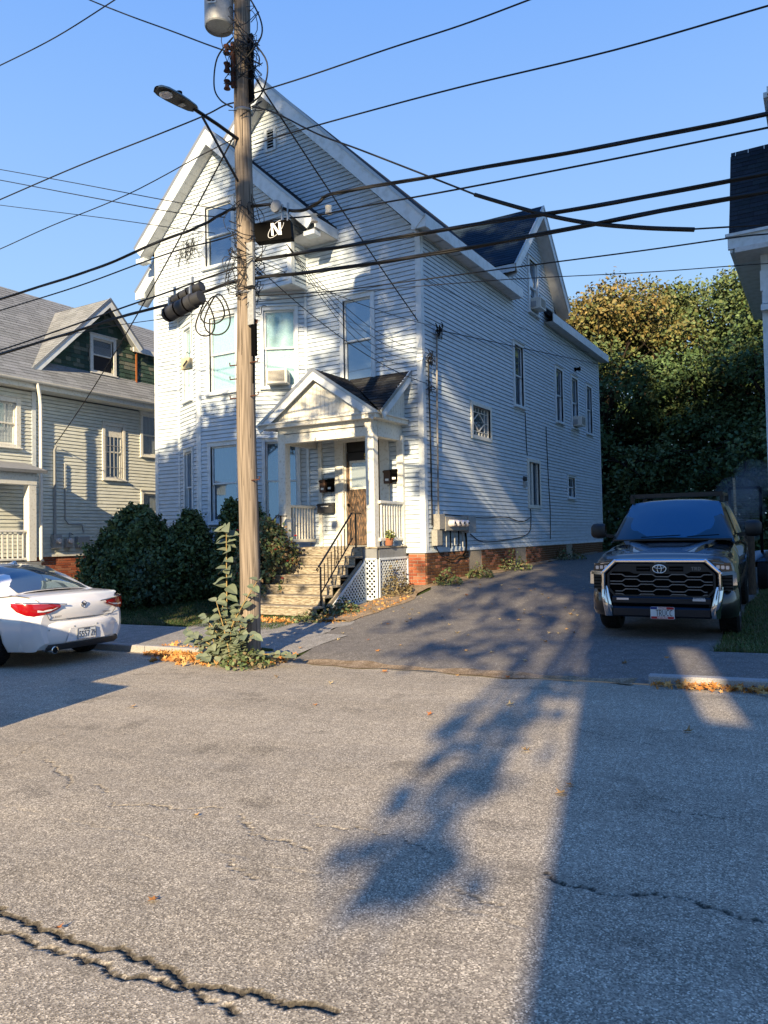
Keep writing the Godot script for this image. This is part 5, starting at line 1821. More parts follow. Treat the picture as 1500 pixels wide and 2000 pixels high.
func build_back_trees():
	var g := [Color(0.07, 0.125, 0.05), Color(0.085, 0.14, 0.052), Color(0.06, 0.11, 0.045), Color(0.11, 0.145, 0.055)]
	var orange := Color(0.42, 0.17, 0.04)
	var defs := [
		["maple_tree", "large maple turning orange at the top, behind the house corner", Vector3(-9.6, 0.95, -37.0), orange, 0.42, 5.2, 14.0],
		["maple_tree", "broad green maple rising behind the black pickup's cab", Vector3(-4.4, 0.9, -40.0), Color(0.22, 0.19, 0.05), 0.35, 6.2, 14.6],
		["maple_tree", "yellowing maple between the orange one and the broad green one", Vector3(-7.6, 0.9, -40.5), Color(0.30, 0.20, 0.05), 0.45, 5.2, 14.4],
		["maple_tree", "dark green maple behind the yellow house at right", Vector3(-1.2, 0.9, -37.0), Color(0.20, 0.18, 0.05), 0.25, 5.2, 14.2],
	]
	for d in defs:
		var cl := []
		for k in 42:
			var a := rng.randf() * TAU
			var hh := rng.randf()
			var y := lerpf(3.2, d[6] - 2.2, hh)
			var rr: float = d[5] * sqrt(maxf(0.05, 1.0 - pow((hh - 0.42) / 0.66, 2.0)))
			var c := Vector3(cos(a) * rr * sqrt(rng.randf()) * 0.85, y, sin(a) * rr * sqrt(rng.randf()) * 0.85)
			cl.append([c, Vector3(1.5, 1.15, 1.5) * rng.randf_range(0.8, 1.2), 950, d[3], d[4] * smooth(0.45, 1.0, hh)])
		for k in 12:
			var a := k * TAU / 12.0
			cl.append([Vector3(cos(a) * d[5] * 0.8, rng.randf_range(2.3, 4.0), sin(a) * d[5] * 0.8), Vector3(1.4, 1.1, 1.4), 420, d[3], 0.05])
		tree(d[0], d[1], d[2], 0.32, 4.2, cl, g, 0.10, "maples behind the houses")
	# low scrub that closes the view under the crowns
	for q in [[Vector3(-8.6, 0.9, -34.5), 2.3, 2.6], [Vector3(-5.6, 0.8, -35.5), 2.4, 3.0], [Vector3(-2.6, 0.8, -34.0), 2.2, 2.8]]:
		var T := thing("scrub_bush", ["dark scrub bush at the foot of the orange maple", "dark scrub bush under the broad green maple", "dark scrub bush behind the pickup's right mirror"][taken.get("scrub_bush", -1) + 1], "bush", q[0], 0.0, "scrub under the maples")
		var v := PackedVector3Array(); var cc := PackedColorArray(); var nn := PackedVector3Array()
		for k in 5200:
			var d := Vector3(rng.randfn(), rng.randfn(), rng.randfn()).normalized()
			var p := Vector3(d.x * q[1], absf(d.y) * q[2], d.z * q[1]) * pow(rng.randf(), 0.4)
			leafquad(v, cc, nn, p, 0.12, g[rng.randi() % 4] * rng.randf_range(0.5, 1.0), d)
		mesh_of(T, "foliage", v, cc, nn, M.leaf)
		var s := S()
		tube(s, [Vector3(0, -0.1, 0), Vector3(0.05, q[2] * 0.6, 0)], 0.06, 0.02, 5)
		put(T, "stem", s, M.bark)
	# grey house glimpsed through the leaves
	var H := thing("grey_house", "grey clapboard house glimpsed through the trees", "house")
	var bd := []
	clapboards(bd, Vector3(-16.0, 0, -46.0), Vector3.RIGHT, Vector3(0, 0, 1), [Vector2(0, 1.0), Vector2(7.0, 1.0), Vector2(7.0, 6.0), Vector2(0, 6.0)], [], 0.13, 8.0)
	flush(bd, H, "clapboard", M.siding, "", 60)
	slab(H, "roof", Vector3(-16.4, 5.9, -45.6), Vector3(-8.6, 5.9, -45.6), Vector3(-8.6, 8.5, -49.0), Vector3(-16.4, 8.5, -49.0), 0.15, M.darkroof)
	var s := S()
	box(s, Vector3(-12.5, 3.3, -48.6), Vector3(7.0, 5.2, 5.0))
	put(H, "rear_wall", s, M.siding)

# Things behind the camera whose shadows fall into the view.
func build_across_street():
	var up := Vector3.UP
	# tall house whose straight corner shades the right half of the street
	var H := thing("pale_house", "tall pale house across the street, behind the viewer", "house")
	var s := S()
	box(s, Vector3(8.8, 6.2, 9.9), Vector3(9.4, 12.4, 4.2))
	put(H, "wall", s, M.cream)
	s = S()
	box(s, Vector3(2.375, 6.0, 8.6), Vector3(0.85, 12.0, 1.2))
	put(H, "stair_tower", s, M.cream)
	s = S()
	box(s, Vector3(3.45, 3.05, 8.6), Vector3(1.3, 6.1, 0.4)); box(s, Vector3(3.45, 9.9, 8.6), Vector3(1.3, 4.3, 0.4)); box(s, Vector3(3.7, 6.92, 8.6), Vector3(0.8, 1.65, 0.4))
	put(H, "landing_wall", s, M.cream)
	slab(H, "roof", Vector3(4.0, 12.3, 12.3), Vector3(13.8, 12.3, 12.3), Vector3(13.8, 14.0, 9.9), Vector3(4.0, 14.0, 9.9), 0.2, M.darkroof)
	slab(H, "roof", Vector3(13.8, 12.3, 7.5), Vector3(4.0, 12.3, 7.5), Vector3(4.0, 14.0, 9.9), Vector3(13.8, 14.0, 9.9), 0.2, M.darkroof)
	var g := [Color(0.07, 0.10, 0.03), Color(0.10, 0.11, 0.03), Color(0.16, 0.12, 0.04)]
	# dense tree shading the lower left of the facade
	var cl := []
	for k in 70:
		cl.append([Vector3(rng.randf_range(-2.9, 2.4), rng.randf_range(6.6, 10.6), rng.randf_range(-1.6, 1.6)), Vector3(0.95, 0.75, 0.95), 380])
	tree("street_tree", "dense tree across the street, behind the viewer at left", Vector3(-8.9, 0.0, 4.0), 0.28, 5.2, cl, g, 0.15)
	# tall sparse tree in the gap between them
	cl = []
	var spots := []
	# over the upper gable and the wing's right half
	for e in [[-6.0, 19.0, 0.8], [-5.4, 20.4, 1.0], [-4.6, 18.9, 1.1], [-4.3, 20.8, 1.2], [-3.3, 19.6, 1.2], [-3.2, 21.8, 1.2], [-2.3, 18.6, 1.1], [-2.1, 20.6, 1.3], [-1.4, 22.2, 1.2], [-4.4, 22.6, 0.9], [-6.4, 20.6, 0.5]]: spots.append(e)
	# over the side wall
	for e in [[-1.0, 17.6, 1.3], [-0.2, 19.4, 1.4], [0.6, 16.6, 1.2], [1.3, 18.6, 1.4], [2.1, 16.4, 1.3], [2.4, 20.4, 1.5], [1.0, 21.4, 1.4], [2.9, 18.2, 1.4], [0.4, 14.9, 0.55], [1.6, 14.2, 1.0], [2.6, 14.0, 1.0], [-0.95, 12.5, 0.6], [3.2, 22.8, 1.5], [2.0, 24.4, 1.5], [4.0, 20.6, 1.5], [3.6, 25.4, 1.4], [-0.6, 16.4, 0.8], [0.2, 17.9, 1.2], [1.4, 16.0, 1.1], [2.2, 18.6, 1.3], [1.0, 19.8, 1.2], [2.8, 16.0, 1.0]]: spots.append(e)
	# scattered dapples on the facade
	for e in [[-6.8, 17.4, 0.35], [-5.6, 17.3, 0.4], [-4.5, 16.8, 0.42], [-3.9, 15.5, 0.38], [-2.9, 16.9, 0.45], [-2.0, 16.3, 0.5], [-2.2, 14.9, 0.32], [-4.7, 14.8, 0.3], [-1.7, 13.3, 0.3], [-3.2, 14.1, 0.28]]: spots.append(e)
	# low boughs shading the drive and the road
	for e in [[1.50, 5.15, 0.24], [1.46, 5.4, 0.28], [1.38, 5.75, 0.28], [1.62, 5.95, 0.28], [1.18, 6.2, 0.22], [1.50, 6.5, 0.28], [1.80, 6.4, 0.25], [1.75, 7.05, 0.30], [1.9, 7.3, 0.3], [1.95, 6.8, 0.25], [0.1, 7.8, 0.45], [0.75, 8.1, 0.5], [-0.4, 9.2, 0.54], [0.5, 9.3, 0.54], [1.3, 8.5, 0.5], [1.7, 9.4, 0.54], [0.0, 10.3, 0.54], [0.9, 10.6, 0.54], [1.9, 10.6, 0.54], [0.3, 11.4, 0.54], [-0.9, 8.6, 0.4], [1.5, 11.6, 0.54], [-0.7, 10.6, 0.45]]: spots.append(e)
	for k in 16: spots.append([rng.randf_range(-6.8, -1.3), rng.randf_range(13.6, 18.2), rng.randf_range(0.3, 0.54)])
	for q in spots:
		cl.append([Vector3(q[0] - 2.5, q[1], rng.randf_range(-0.5, 0.9) if q[1] > 7.5 else -0.2), Vector3(q[2], q[2] * 0.8, q[2]), int((110 if q[1] < 7.4 else (95 if q[1] < 12.0 else 230)) * q[2] * q[2]) + 2 if q[2] < 0.55 else int(800 * q[2] * q[2])])
	tree("sparse_maple", "tall half-bare maple across the street, behind the viewer", Vector3(2.5, 0.0, 10.2), 0.24, 16.0, cl, g, 0.16)
	for e in [["tall_oak", "tall oak beside the pale house across the street", Vector3(7.0, 0, 19.0)], ["tall_oak", "tall oak beyond the pale house across the street", Vector3(13.5, 0, 19.0)]]:
		cl = []
		for k in 60: cl.append([Vector3(rng.randf_range(-3.6, 3.6), rng.randf_range(15.0, 29.5), rng.randf_range(-2.0, 2.0)), Vector3(1.4, 1.1, 1.4), 420])
		tree(e[0], e[1], e[2], 0.4, 12.0, cl, g, 0.2, "oaks across the street")
	# van parked on the near side, out of view at left
	var V := thing("parked_van", "white van parked on the near kerb, left of the viewer", "van", Vector3(-9.6, 0, -2.2))
	s = S()
	box(s, Vector3(0, 1.15, 0), Vector3(4.6, 1.6, 1.8))
	box(s, Vector3(2.6, 0.8, 0), Vector3(0.9, 0.8, 1.7))
	put(V, "body", s, M.whitepaint)
	for x in [-1.5, 1.9]:
		for z in [-0.75, 0.75]:
			s = S()
			lathe(s, Vector3(x, 0.33, z - 0.1), Basis(Vector3.RIGHT, Vector3(0, 0, 1), -up), [Vector2(0.0, 0.0), Vector2(0.33, 0.0), Vector2(0.33, 0.2), Vector2(0.0, 0.2)], 16)
			put(V, "wheel", s, M.tyre)

# ---------------------------------------------------------------- utility pole and what hangs on it
func bend(pts: Array, n := 6) -> Array:
	# smooth curve through the points
	var out := []
	for k in pts.size() - 1:
		var p0: Vector3 = pts[max(k - 1, 0)]; var p1: Vector3 = pts[k]; var p2: Vector3 = pts[k + 1]; var p3: Vector3 = pts[min(k + 2, pts.size() - 1)]
		for i in n:
			out.append(p1.cubic_interpolate(p2, p0, p3, i / float(n)))
	out.append(pts[-1])
	return out

func sag(a: Vector3, b: Vector3, d: float, n := 16) -> Array:
	var out := []
	for k in n + 1:
		var t := k / float(n)
		out.append(a.lerp(b, t) - Vector3.UP * d * 4.0 * t * (1.0 - t))
	return out

const PX := -7.15
const PZ := -8.25

func wire(label: String, r: float, pts: Array, called := "overhead_wire"):
	var s := S()
	tube(s, pts, r, -1.0, 6)
	var m := put(self, called, s, M.cable)
	tag(m, label, "wire", "overhead wires")

func build_wires():
	for w in [
		["thin top wire running from the pole to the upper right", 0.010, [Vector3(-7.04, 8.13, -8.25), Vector3(-6.00, 8.05, -8.25), Vector3(-4.69, 7.98, -8.25), Vector3(-3.67, 7.91, -8.25), Vector3(-2.79, 7.89, -8.25), Vector3(-2.11, 7.88, -8.25)]],
		["wire crossing the sky above the main gable to the right edge", 0.010, [Vector3(-6.94, 7.37, -8.25), Vector3(-6.36, 7.35, -8.25), Vector3(-5.17, 7.27, -8.25), Vector3(-3.69, 7.15, -8.25), Vector3(-1.85, 6.96, -8.25), Vector3(-0.36, 6.88, -8.25), Vector3(0.08, 6.85, -8.25)]],
		["thick black cable bundle dipping at the pole, uppermost of the thick ones at right", 0.024, [Vector3(-7.09, 6.49, -8.25), Vector3(-6.75, 6.44, -8.25), Vector3(-6.52, 6.35, -8.25), Vector3(-6.25, 6.23, -8.25), Vector3(-6.03, 6.21, -8.25), Vector3(-5.81, 6.26, -8.25), Vector3(-5.69, 6.31, -8.25), Vector3(-5.19, 6.27, -8.25), Vector3(-3.72, 6.11, -8.25), Vector3(-1.88, 5.92, -8.25), Vector3(-0.39, 5.80, -8.25), Vector3(0.05, 5.77, -8.25)]],
		["steel-hung wire just below the uppermost thick bundle at right", 0.011, [Vector3(-7.03, 6.24, -8.35), Vector3(-6.65, 6.24, -8.35), Vector3(-5.93, 6.13, -8.35), Vector3(-5.26, 6.08, -8.35), Vector3(-3.77, 5.95, -8.35), Vector3(-1.91, 5.81, -8.35), Vector3(-0.40, 5.71, -8.35), Vector3(0.04, 5.68, -8.35)]],
		["thick black cable over the dormer, second thick one from below", 0.025, [Vector3(-6.95, 5.68, -8.25), Vector3(-6.04, 5.61, -8.25), Vector3(-5.21, 5.54, -8.25), Vector3(-3.73, 5.43, -8.25), Vector3(-1.90, 5.28, -8.25), Vector3(-0.41, 5.21, -8.25), Vector3(0.03, 5.19, -8.25)]],
		["thick black cable lowest of the thick ones right of the pole", 0.026, [Vector3(-7.07, 5.43, -8.25), Vector3(-6.77, 5.41, -8.25), Vector3(-5.87, 5.31, -8.25), Vector3(-4.45, 5.20, -8.25), Vector3(-3.08, 5.13, -8.25), Vector3(-1.64, 5.08, -8.25), Vector3(-0.42, 5.03, -8.25), Vector3(0.02, 5.01, -8.25)]],
		["thin wire under the thick cables toward the yellow house", 0.008, [Vector3(-7.04, 5.21, -8.35), Vector3(-5.78, 5.04, -8.35), Vector3(-4.51, 4.94, -8.35), Vector3(-3.13, 4.84, -8.35), Vector3(-1.67, 4.73, -8.35), Vector3(-0.71, 4.67, -8.35), Vector3(-0.43, 4.64, -8.35), Vector3(0.01, 4.60, -8.35)]],
		["thinnest wire crossing the maple tops at right", 0.005, [Vector3(-7.09, 5.14, -8.40), Vector3(-5.65, 5.01, -8.40), Vector3(-4.32, 4.86, -8.40), Vector3(-3.15, 4.72, -8.40), Vector3(-1.68, 4.51, -8.40), Vector3(-0.77, 4.40, -8.40), Vector3(-0.45, 4.36, -8.40), Vector3(-0.00, 4.30, -8.40)]],
		["wire sloping from the pole top to the left edge above the others", 0.011, [Vector3(-7.20, 8.08, -8.25), Vector3(-7.50, 8.12, -8.25), Vector3(-7.91, 8.09, -8.25), Vector3(-8.89, 8.09, -8.25), Vector3(-10.88, 8.11, -8.25), Vector3(-13.08, 8.08, -8.25), Vector3(-14.41, 8.06, -8.25)]],
		["wire from below the street lamp to the left edge", 0.008, [Vector3(-7.21, 7.57, -8.25), Vector3(-7.92, 7.51, -8.25), Vector3(-9.61, 7.31, -8.25), Vector3(-11.58, 7.24, -8.25), Vector3(-13.08, 7.15, -8.25), Vector3(-14.41, 7.10, -8.25)]],
		["uppermost of the thin wires falling toward the pole from left", 0.007, [Vector3(-7.32, 6.49, -8.25), Vector3(-8.46, 6.89, -8.25), Vector3(-10.88, 7.82, -8.25), Vector3(-13.07, 8.65, -8.25), Vector3(-14.41, 9.14, -8.25)]],
		["second of the thin wires falling toward the pole from left", 0.008, [Vector3(-7.57, 6.47, -8.30), Vector3(-8.63, 6.80, -8.30), Vector3(-10.95, 7.66, -8.30), Vector3(-13.15, 8.49, -8.30), Vector3(-14.50, 8.98, -8.30)]],
		["lowest of the thin wires falling toward the pole from left", 0.006, [Vector3(-7.73, 6.25, -8.25), Vector3(-8.36, 6.45, -8.25), Vector3(-10.23, 7.07, -8.25), Vector3(-13.08, 7.98, -8.25), Vector3(-14.41, 8.43, -8.25)]],
		["thick black cable bundle left of the pole with tangled clamps", 0.022, [Vector3(-7.09, 6.49, -8.25), Vector3(-7.37, 6.53, -8.25), Vector3(-7.62, 6.50, -8.25), Vector3(-7.93, 6.44, -8.25), Vector3(-8.36, 6.40, -8.25), Vector3(-8.92, 6.38, -8.25), Vector3(-10.24, 6.26, -8.25), Vector3(-11.58, 6.23, -8.25), Vector3(-13.08, 6.21, -8.25), Vector3(-14.41, 6.17, -8.25)]],
		["thin cable under the tangled bundle at left", 0.011, [Vector3(-7.32, 6.20, -8.35), Vector3(-7.83, 6.19, -8.35), Vector3(-8.47, 6.21, -8.35), Vector3(-9.38, 6.18, -8.35), Vector3(-11.03, 6.09, -8.35), Vector3(-13.24, 6.05, -8.35), Vector3(-14.59, 6.01, -8.35)]],
		["thick cable carrying the black splice case left of the pole", 0.023, [Vector3(-7.07, 5.43, -8.25), Vector3(-7.44, 5.45, -8.25), Vector3(-7.95, 5.41, -8.25), Vector3(-8.70, 5.35, -8.25), Vector3(-9.63, 5.34, -8.25), Vector3(-11.31, 5.26, -8.25), Vector3(-13.09, 5.18, -8.25), Vector3(-14.41, 5.11, -8.25)]],
		["thinner cable just above the splice case cable", 0.013, [Vector3(-7.28, 5.68, -8.30), Vector3(-7.99, 5.63, -8.30), Vector3(-8.75, 5.57, -8.30), Vector3(-9.69, 5.51, -8.30), Vector3(-11.66, 5.37, -8.30), Vector3(-13.17, 5.28, -8.30), Vector3(-14.50, 5.25, -8.30)]],
		["thin line below the splice case cable at far left", 0.006, [Vector3(-7.34, 5.09, -8.35), Vector3(-8.70, 5.17, -8.35), Vector3(-10.38, 5.27, -8.35), Vector3(-12.32, 5.28, -8.35), Vector3(-13.25, 5.25, -8.35), Vector3(-14.59, 5.21, -8.35)]],
		["wire leaving the pole top toward the upper left", 0.011, [Vector3(-7.37, 8.83, -8.25), Vector3(-7.48, 8.93, -8.25), Vector3(-7.89, 9.19, -8.25), Vector3(-8.65, 9.68, -8.25), Vector3(-9.58, 10.27, -8.25), Vector3(-10.65, 10.98, -8.25), Vector3(-11.26, 11.45, -8.25)]],
		["lone wire crossing the upper left corner of the sky", 0.010, [Vector3(-13.71, 10.27, -7.85), Vector3(-12.43, 10.19, -7.85), Vector3(-10.86, 10.14, -7.85), Vector3(-9.40, 10.21, -7.85), Vector3(-8.54, 10.27, -7.85)]],
		["slender cable leading to the thick black sleeve in the sky", 0.012, [Vector3(-6.99, 7.94, -8.25), Vector3(-6.54, 7.70, -8.25), Vector3(-5.84, 7.20, -8.25), Vector3(-5.18, 6.80, -8.25), Vector3(-4.42, 6.33, -8.25), Vector3(-3.52, 5.77, -8.25)]],
		["thick black sleeve on the cable crossing the dormer peak", 0.024, [Vector3(-3.54, 5.78, -8.25), Vector3(-3.07, 5.53, -8.25), Vector3(-2.59, 5.29, -8.25), Vector3(-2.13, 5.10, -8.25), Vector3(-1.59, 4.93, -8.25), Vector3(-1.10, 4.80, -8.25)]],
		["slender cable continuing from the black sleeve to the yellow house", 0.009, [Vector3(-1.12, 4.81, -8.25), Vector3(-0.75, 4.75, -8.25), Vector3(-0.43, 4.70, -8.25), Vector3(0.01, 4.64, -8.25)]],
	]:
		var pts := bend(w[2])
		if w[1] > 0.02 and not w[0].contains("sleeve"):
			# a bundle: several strands lashed together
			var T := thing("cable_bundle", w[0], "cable", Vector3.ZERO, 0.0, "thick cable bundles")
			for k in 3:
				var q := []
				for i in pts.size():
					var a := k * TAU / 3.0 + i * 0.35
					q.append(pts[i] + Vector3(0, cos(a), sin(a)) * w[1] * 0.5)
				var s := S()
				tube(s, q, w[1] * 0.55, -1.0, 6)
				put(T, "strand", s, M.cable)
		else:
			wire(w[0], w[1], pts)
	# service drops
	wire("service cable slanting from the pole top to the house corner", 0.013, sag(Vector3(PX + 0.1, 8.55, PZ), Vector3(-7.56, 6.36, ZF + 0.05), 0.05), "service_drop")
	for k in 4:
		wire(["thin drop wire sagging past the upper window, topmost of four", "thin drop wire sagging past the upper window, second of four", "thin drop wire sagging past the upper window, third of four", "thin drop wire sagging past the upper window, lowest of four"][k], 0.005, sag(Vector3(PX + 0.72, 5.82, PZ - 0.05), Vector3(-7.45, 5.72 - k * 0.07, ZF + 0.03), 0.34 + k * 0.11), "service_drop")
	wire("thin drop wire passing in front of the porch roof to the corner", 0.007, sag(Vector3(PX + 0.15, 5.65, PZ), Vector3(-7.45, 5.0, ZF - 0.1), 0.25), "service_drop")
	wire("thin wire from the pole to the upper side wall", 0.006, sag(Vector3(PX + 0.2, 5.7, PZ), Vector3(XR + 0.05, 6.35, ZF - 0.4), 0.1), "service_drop")
	wire("long service cable from the pole down to the cream house mast", 0.013, sag(Vector3(PX - 0.1, 7.7, PZ), Vector3(-18.42, 4.4, -13.22), 0.25), "service_drop")
	wire("twisted cable strung along the side wall under the dormer", 0.011, sag(Vector3(XR + 0.1, 6.28, ZF - 0.55), Vector3(XR + 0.12, 8.1, ZB + 0.3), 0.0), "wall_cable")
	wire("upper thin cable crossing the side wall toward the rear eave", 0.007, sag(Vector3(XR + 0.35, 7.1, ZF + 0.4), Vector3(XR + 0.2, 8.2, ZB + 2.0), 0.15), "wall_cable")
	# loops and tangles at the pole
	for e in [[-7.66, 5.0, 0.24, 0.30], [-7.90, 4.98, 0.17, 0.26], [-7.75, 5.08, 0.22, 0.2]]:
		var pts := []
		for k in 31:
			var a := k * TAU / 30.0 * 1.0
			pts.append(Vector3(e[0] + cos(a) * e[2], e[1] + sin(a) * e[3], PZ + 0.05 + sin(a * 2.0) * 0.05))
		wire(["large cable coil hanging left of the pole", "smaller cable coil below the splice case", "flattened cable coil behind the large one"][taken.get("cable_coil", -1) + 1], 0.012, pts, "cable_coil")
	var T := thing("cable_tangle", "knot of loose wires dangling from the left cable bundle", "wires")
	for k in 14:
		var pts := []
		var c := Vector3(-8.22 + rng.randf_range(-0.28, 0.22), 6.22 + rng.randf_range(-0.1, 0.1), PZ + rng.randf_range(-0.06, 0.06))
		for i in 9:
			pts.append(c + Vector3(rng.randf_range(-0.12, 0.12), rng.randf_range(-0.32, 0.12), rng.randf_range(-0.06, 0.06)))
		var s := S()
		tube(s, bend(pts, 4), 0.003, -1.0, 4)
		put(T, "loose_wire", s, M.cable)
	T = thing("pole_wiring", "mess of loose wires clinging to the middle of the utility pole", "wires")
	for k in 34:
		var y := rng.randf_range(5.1, 6.5) if k < 17 else rng.randf_range(8.0, 9.3)
		var pts := []
		for i in 7:
			var a := rng.randf_range(-1.2, 2.4)
			var rr := rng.randf_range(0.15, 0.30)
			pts.append(Vector3(PX + cos(a) * rr, y + rng.randf_range(-0.3, 0.3), PZ + sin(a) * rr))
		var s := S()
		tube(s, bend(pts, 4), 0.006, -1.0, 4)
		put(T, "loose_wire", s, M.cable)
	for e in [[[Vector3(-7.2, 8.95, PZ + .15), Vector3(-7.55, 8.8, PZ + .1), Vector3(-7.62, 8.4, PZ + .1), Vector3(-7.5, 8.15, PZ + .1), Vector3(-7.25, 7.95, PZ + .12)]], [[Vector3(-7.0, 9.6, PZ + .1), Vector3(-6.82, 9.2, PZ), Vector3(-6.8, 8.9, PZ), Vector3(-7.0, 8.6, PZ + .1)]], [[Vector3(-6.95, 8.9, PZ + .1), Vector3(-6.7, 8.5, PZ), Vector3(-6.78, 8.1, PZ), Vector3(-6.95, 7.9, PZ + .1)]]]:
		var s := S()
		tube(s, bend(e[0], 6), 0.012, -1.0, 5)
		put(T, "jumper_loop", s, M.cable)

func build_pole():
	var up := Vector3.UP
	var base := gy(PX, PZ)
	var o := Vector3(PX, base, PZ)
	var T := thing("utility_pole", "tall weathered wooden utility pole at the kerb", "utility pole", o)
	var s := S()
	var pts := []
	for k in 21: pts.append(Vector3(0.012 * sin(k * 0.7), -0.3 + k * 0.56, 0.01 * cos(k * 0.9)))
	tube(s, pts, 0.150, 0.112, 20)
	put(T, "shaft", s, M.pole)
	for e in [[-1, 4.20], [1, 4.20], [-1, 4.0], [1, 3.72], [-1, 3.72], [1, 2.52], [1, 4.75]]:
		s = S()
		var y: float = e[1] - base
		tube(s, [Vector3(e[0] * 0.12, y, 0.06), Vector3(e[0] * 0.26, y + 0.005, 0.06), Vector3(e[0] * 0.265, y + 0.05, 0.06)], 0.010, -1.0, 6)
		put(T, "step_peg", s, M.rust)
	# drying splits and nail holes down the shaft
	s = S()
	for k in 70:
		var a := rng.randf_range(-1.0, 2.6)
		var y0 := rng.randf_range(0.1, 9.6)
		var L := rng.randf_range(0.15, 0.9)
		var p := []
		for i in 6:
			var y := y0 + L * i / 5.0
			var rr := lerpf(0.150, 0.112, clampf((y + 0.3) / 11.2, 0.0, 1.0)) + 0.0005
			p.append(Vector3(0.012 * sin((y + 0.3) / 0.56 * 0.7) + cos(a + 0.02 * sin(i * 2.1)) * rr, y, 0.01 * cos((y + 0.3) / 0.56 * 0.9) + sin(a + 0.02 * sin(i * 2.1)) * rr))
		tube(s, p, 0.0022, 0.0008, 4)
	put(T, "drying_split", s, M.split)
	# riser conduit and grey boxes on the right
	s = S()
	cbox(s, Vector3(0.17, 5.60 - base, 0.08), Vector3(0.11, 0.07, 0.62), Basis(Vector3.RIGHT, Vector3(0, 0, -1), up), 0.012)
	cbox(s, Vector3(0.175, 4.98 - base, 0.08), Vector3(0.11, 0.07, 0.5), Basis(Vector3.RIGHT, Vector3(0, 0, -1), up), 0.012)
	put(T, "terminal_box", s, M.galv)
	s = S()
	cbox(s, Vector3(0.20, 4.55 - base, 0.06), Vector3(0.08, 0.06, 0.52), Basis(Vector3.RIGHT, Vector3(0, 0, -1), up), 0.01)
	tube(s, [Vector3(0.18, 4.3 - base, 0.06), Vector3(0.16, 3.9 - base, 0.05)], 0.012, -1.0, 5)
	put(T, "riser_guard", s, M.black)
	s = S()
	box(s, Vector3(0.16, 8.5 - base, 0.0), Vector3(0.06, 1.0, 0.05))
	put(T, "upper_riser", s, M.black)
	# rusty spool rack
	s = S()
	box(s, Vector3(-0.06, 8.55 - base, 0.14), Vector3(0.06, 0.66, 0.04))
	put(T, "spool_rack", s, M.rust)
	for k in 3:
		s = S()
		lathe(s, Vector3(-0.16, 8.28 + k * 0.26 - base, 0.16), Basis(), [Vector2(0.0, -0.06), Vector2(0.05, -0.06), Vector2(0.03, -0.02), Vector2(0.03, 0.02), Vector2(0.05, 0.06), Vector2(0.0, 0.06)], 12)
		bar(s, Vector3(-0.16, 8.28 + k * 0.26 - base, 0.16), Vector3(-0.05, 8.28 + k * 0.26 - base, 0.15), 0.02, 0.02)
		put(T, "spool_insulator", s, M.rust)
	s = S()
	lathe(s, Vector3(0, 7.9 - base, 0), Basis(), [Vector2(0.130, -0.02), Vector2(0.140, 0.0), Vector2(0.130, 0.02)], 20)
	lathe(s, Vector3(0, 5.22 - base, 0), Basis(), [Vector2(0.140, -0.02), Vector2(0.150, 0.0), Vector2(0.140, 0.02)], 20)
	put(T, "pole_band", s, M.steel)
	# transformer
	var X := Vector3.RIGHT
	T = thing("pole_transformer", "grey transformer can numbered 25 on the pole top", "transformer", Vector3(-7.43, 9.15, PZ + 0.18))
	s = S()
	lathe(s, Vector3.ZERO, Basis(), [Vector2(0.0, 0.035), Vector2(0.185, 0.03), Vector2(0.20, 0.0), Vector2(0.21, 0.02), Vector2(0.212, 0.9), Vector2(0.2, 0.96), Vector2(0.0, 1.02)], 28)
	put(T, "tank", s, M.galv)
	s = S()
	box(s, Vector3(0.16, 0.5, -0.13), Vector3(0.2, 0.08, 0.16))
	put(T, "bracket", s, M.steel)
	var fn := Vector3(0.45, -0.0, 0.89).normalized()
	var fu := up.cross(fn).normalized()
	s = S()
	box(s, fn * 0.213 + up * 0.30 - fu * 0.05, Vector3(0.13, 0.13, 0.006), Basis(fu, up, fn))
	put(T, "number_plate", s, M.white)
	text(T, "number", "25", 0.085, fn * 0.218 + up * 0.30 - fu * 0.05, fu, up, M.ink)
	# street lamp
	T = thing("street_lamp", "cobra-head street lamp on an arm reaching left from the pole", "street lamp", Vector3(PX, 0, PZ))
	s = S()
	tube(s, [Vector3(0.0, 7.45, 0.10), Vector3(0.0, 7.47, 0.55), Vector3(0.0, 7.47, 1.0)], 0.026, -1.0, 10)
	put(T, "arm", s, M.iron)
	s = S()
	bar(s, Vector3(0.0, 7.44, 0.84), Vector3(0.0, 6.83, 0.13), 0.03, 0.018)
	put(T, "brace", s, M.iron)
	var d := Vector3(0.0, -0.06, 1.0).normalized()
	var ub := Vector3(0.0, 1.0, 0.06).normalized()
	var hb := Basis(d, ub, d.cross(ub))
	var ho := Vector3(0.0, 7.46, 0.97)
	s = S()
	var ringsT := []
	for e in [[-0.02, 0.05, 0.05], [0.05, 0.09, 0.06], [0.2, 0.115, 0.065], [0.4, 0.13, 0.07], [0.55, 0.125, 0.065], [0.64, 0.095, 0.05], [0.68, 0.04, 0.025]]:
		var r := []
		for k in 17:
			var a := PI * k / 16.0
			r.append(ho + hb * Vector3(e[0], sin(a) * e[2], cos(a) * e[1]))
		ringsT.append(r)
	sheet(s, ringsT)
	put(T, "lamp_head", s, M.lamphead)
	s = S()
	extrude(s, [Vector2(0.0, -0.05), Vector2(0.05, -0.088), Vector2(0.4, -0.126), Vector2(0.55, -0.12), Vector2(0.635, -0.09), Vector2(0.675, 0.0), Vector2(0.635, 0.09), Vector2(0.55, 0.12), Vector2(0.4, 0.126), Vector2(0.05, 0.088), Vector2(0.0, 0.05)], ho, hb * Vector3(1, 0, 0), hb * Vector3(0, 0, 1), 0.012)
	put(T, "lamp_underside", s, M.darkgrey)
	s = S()
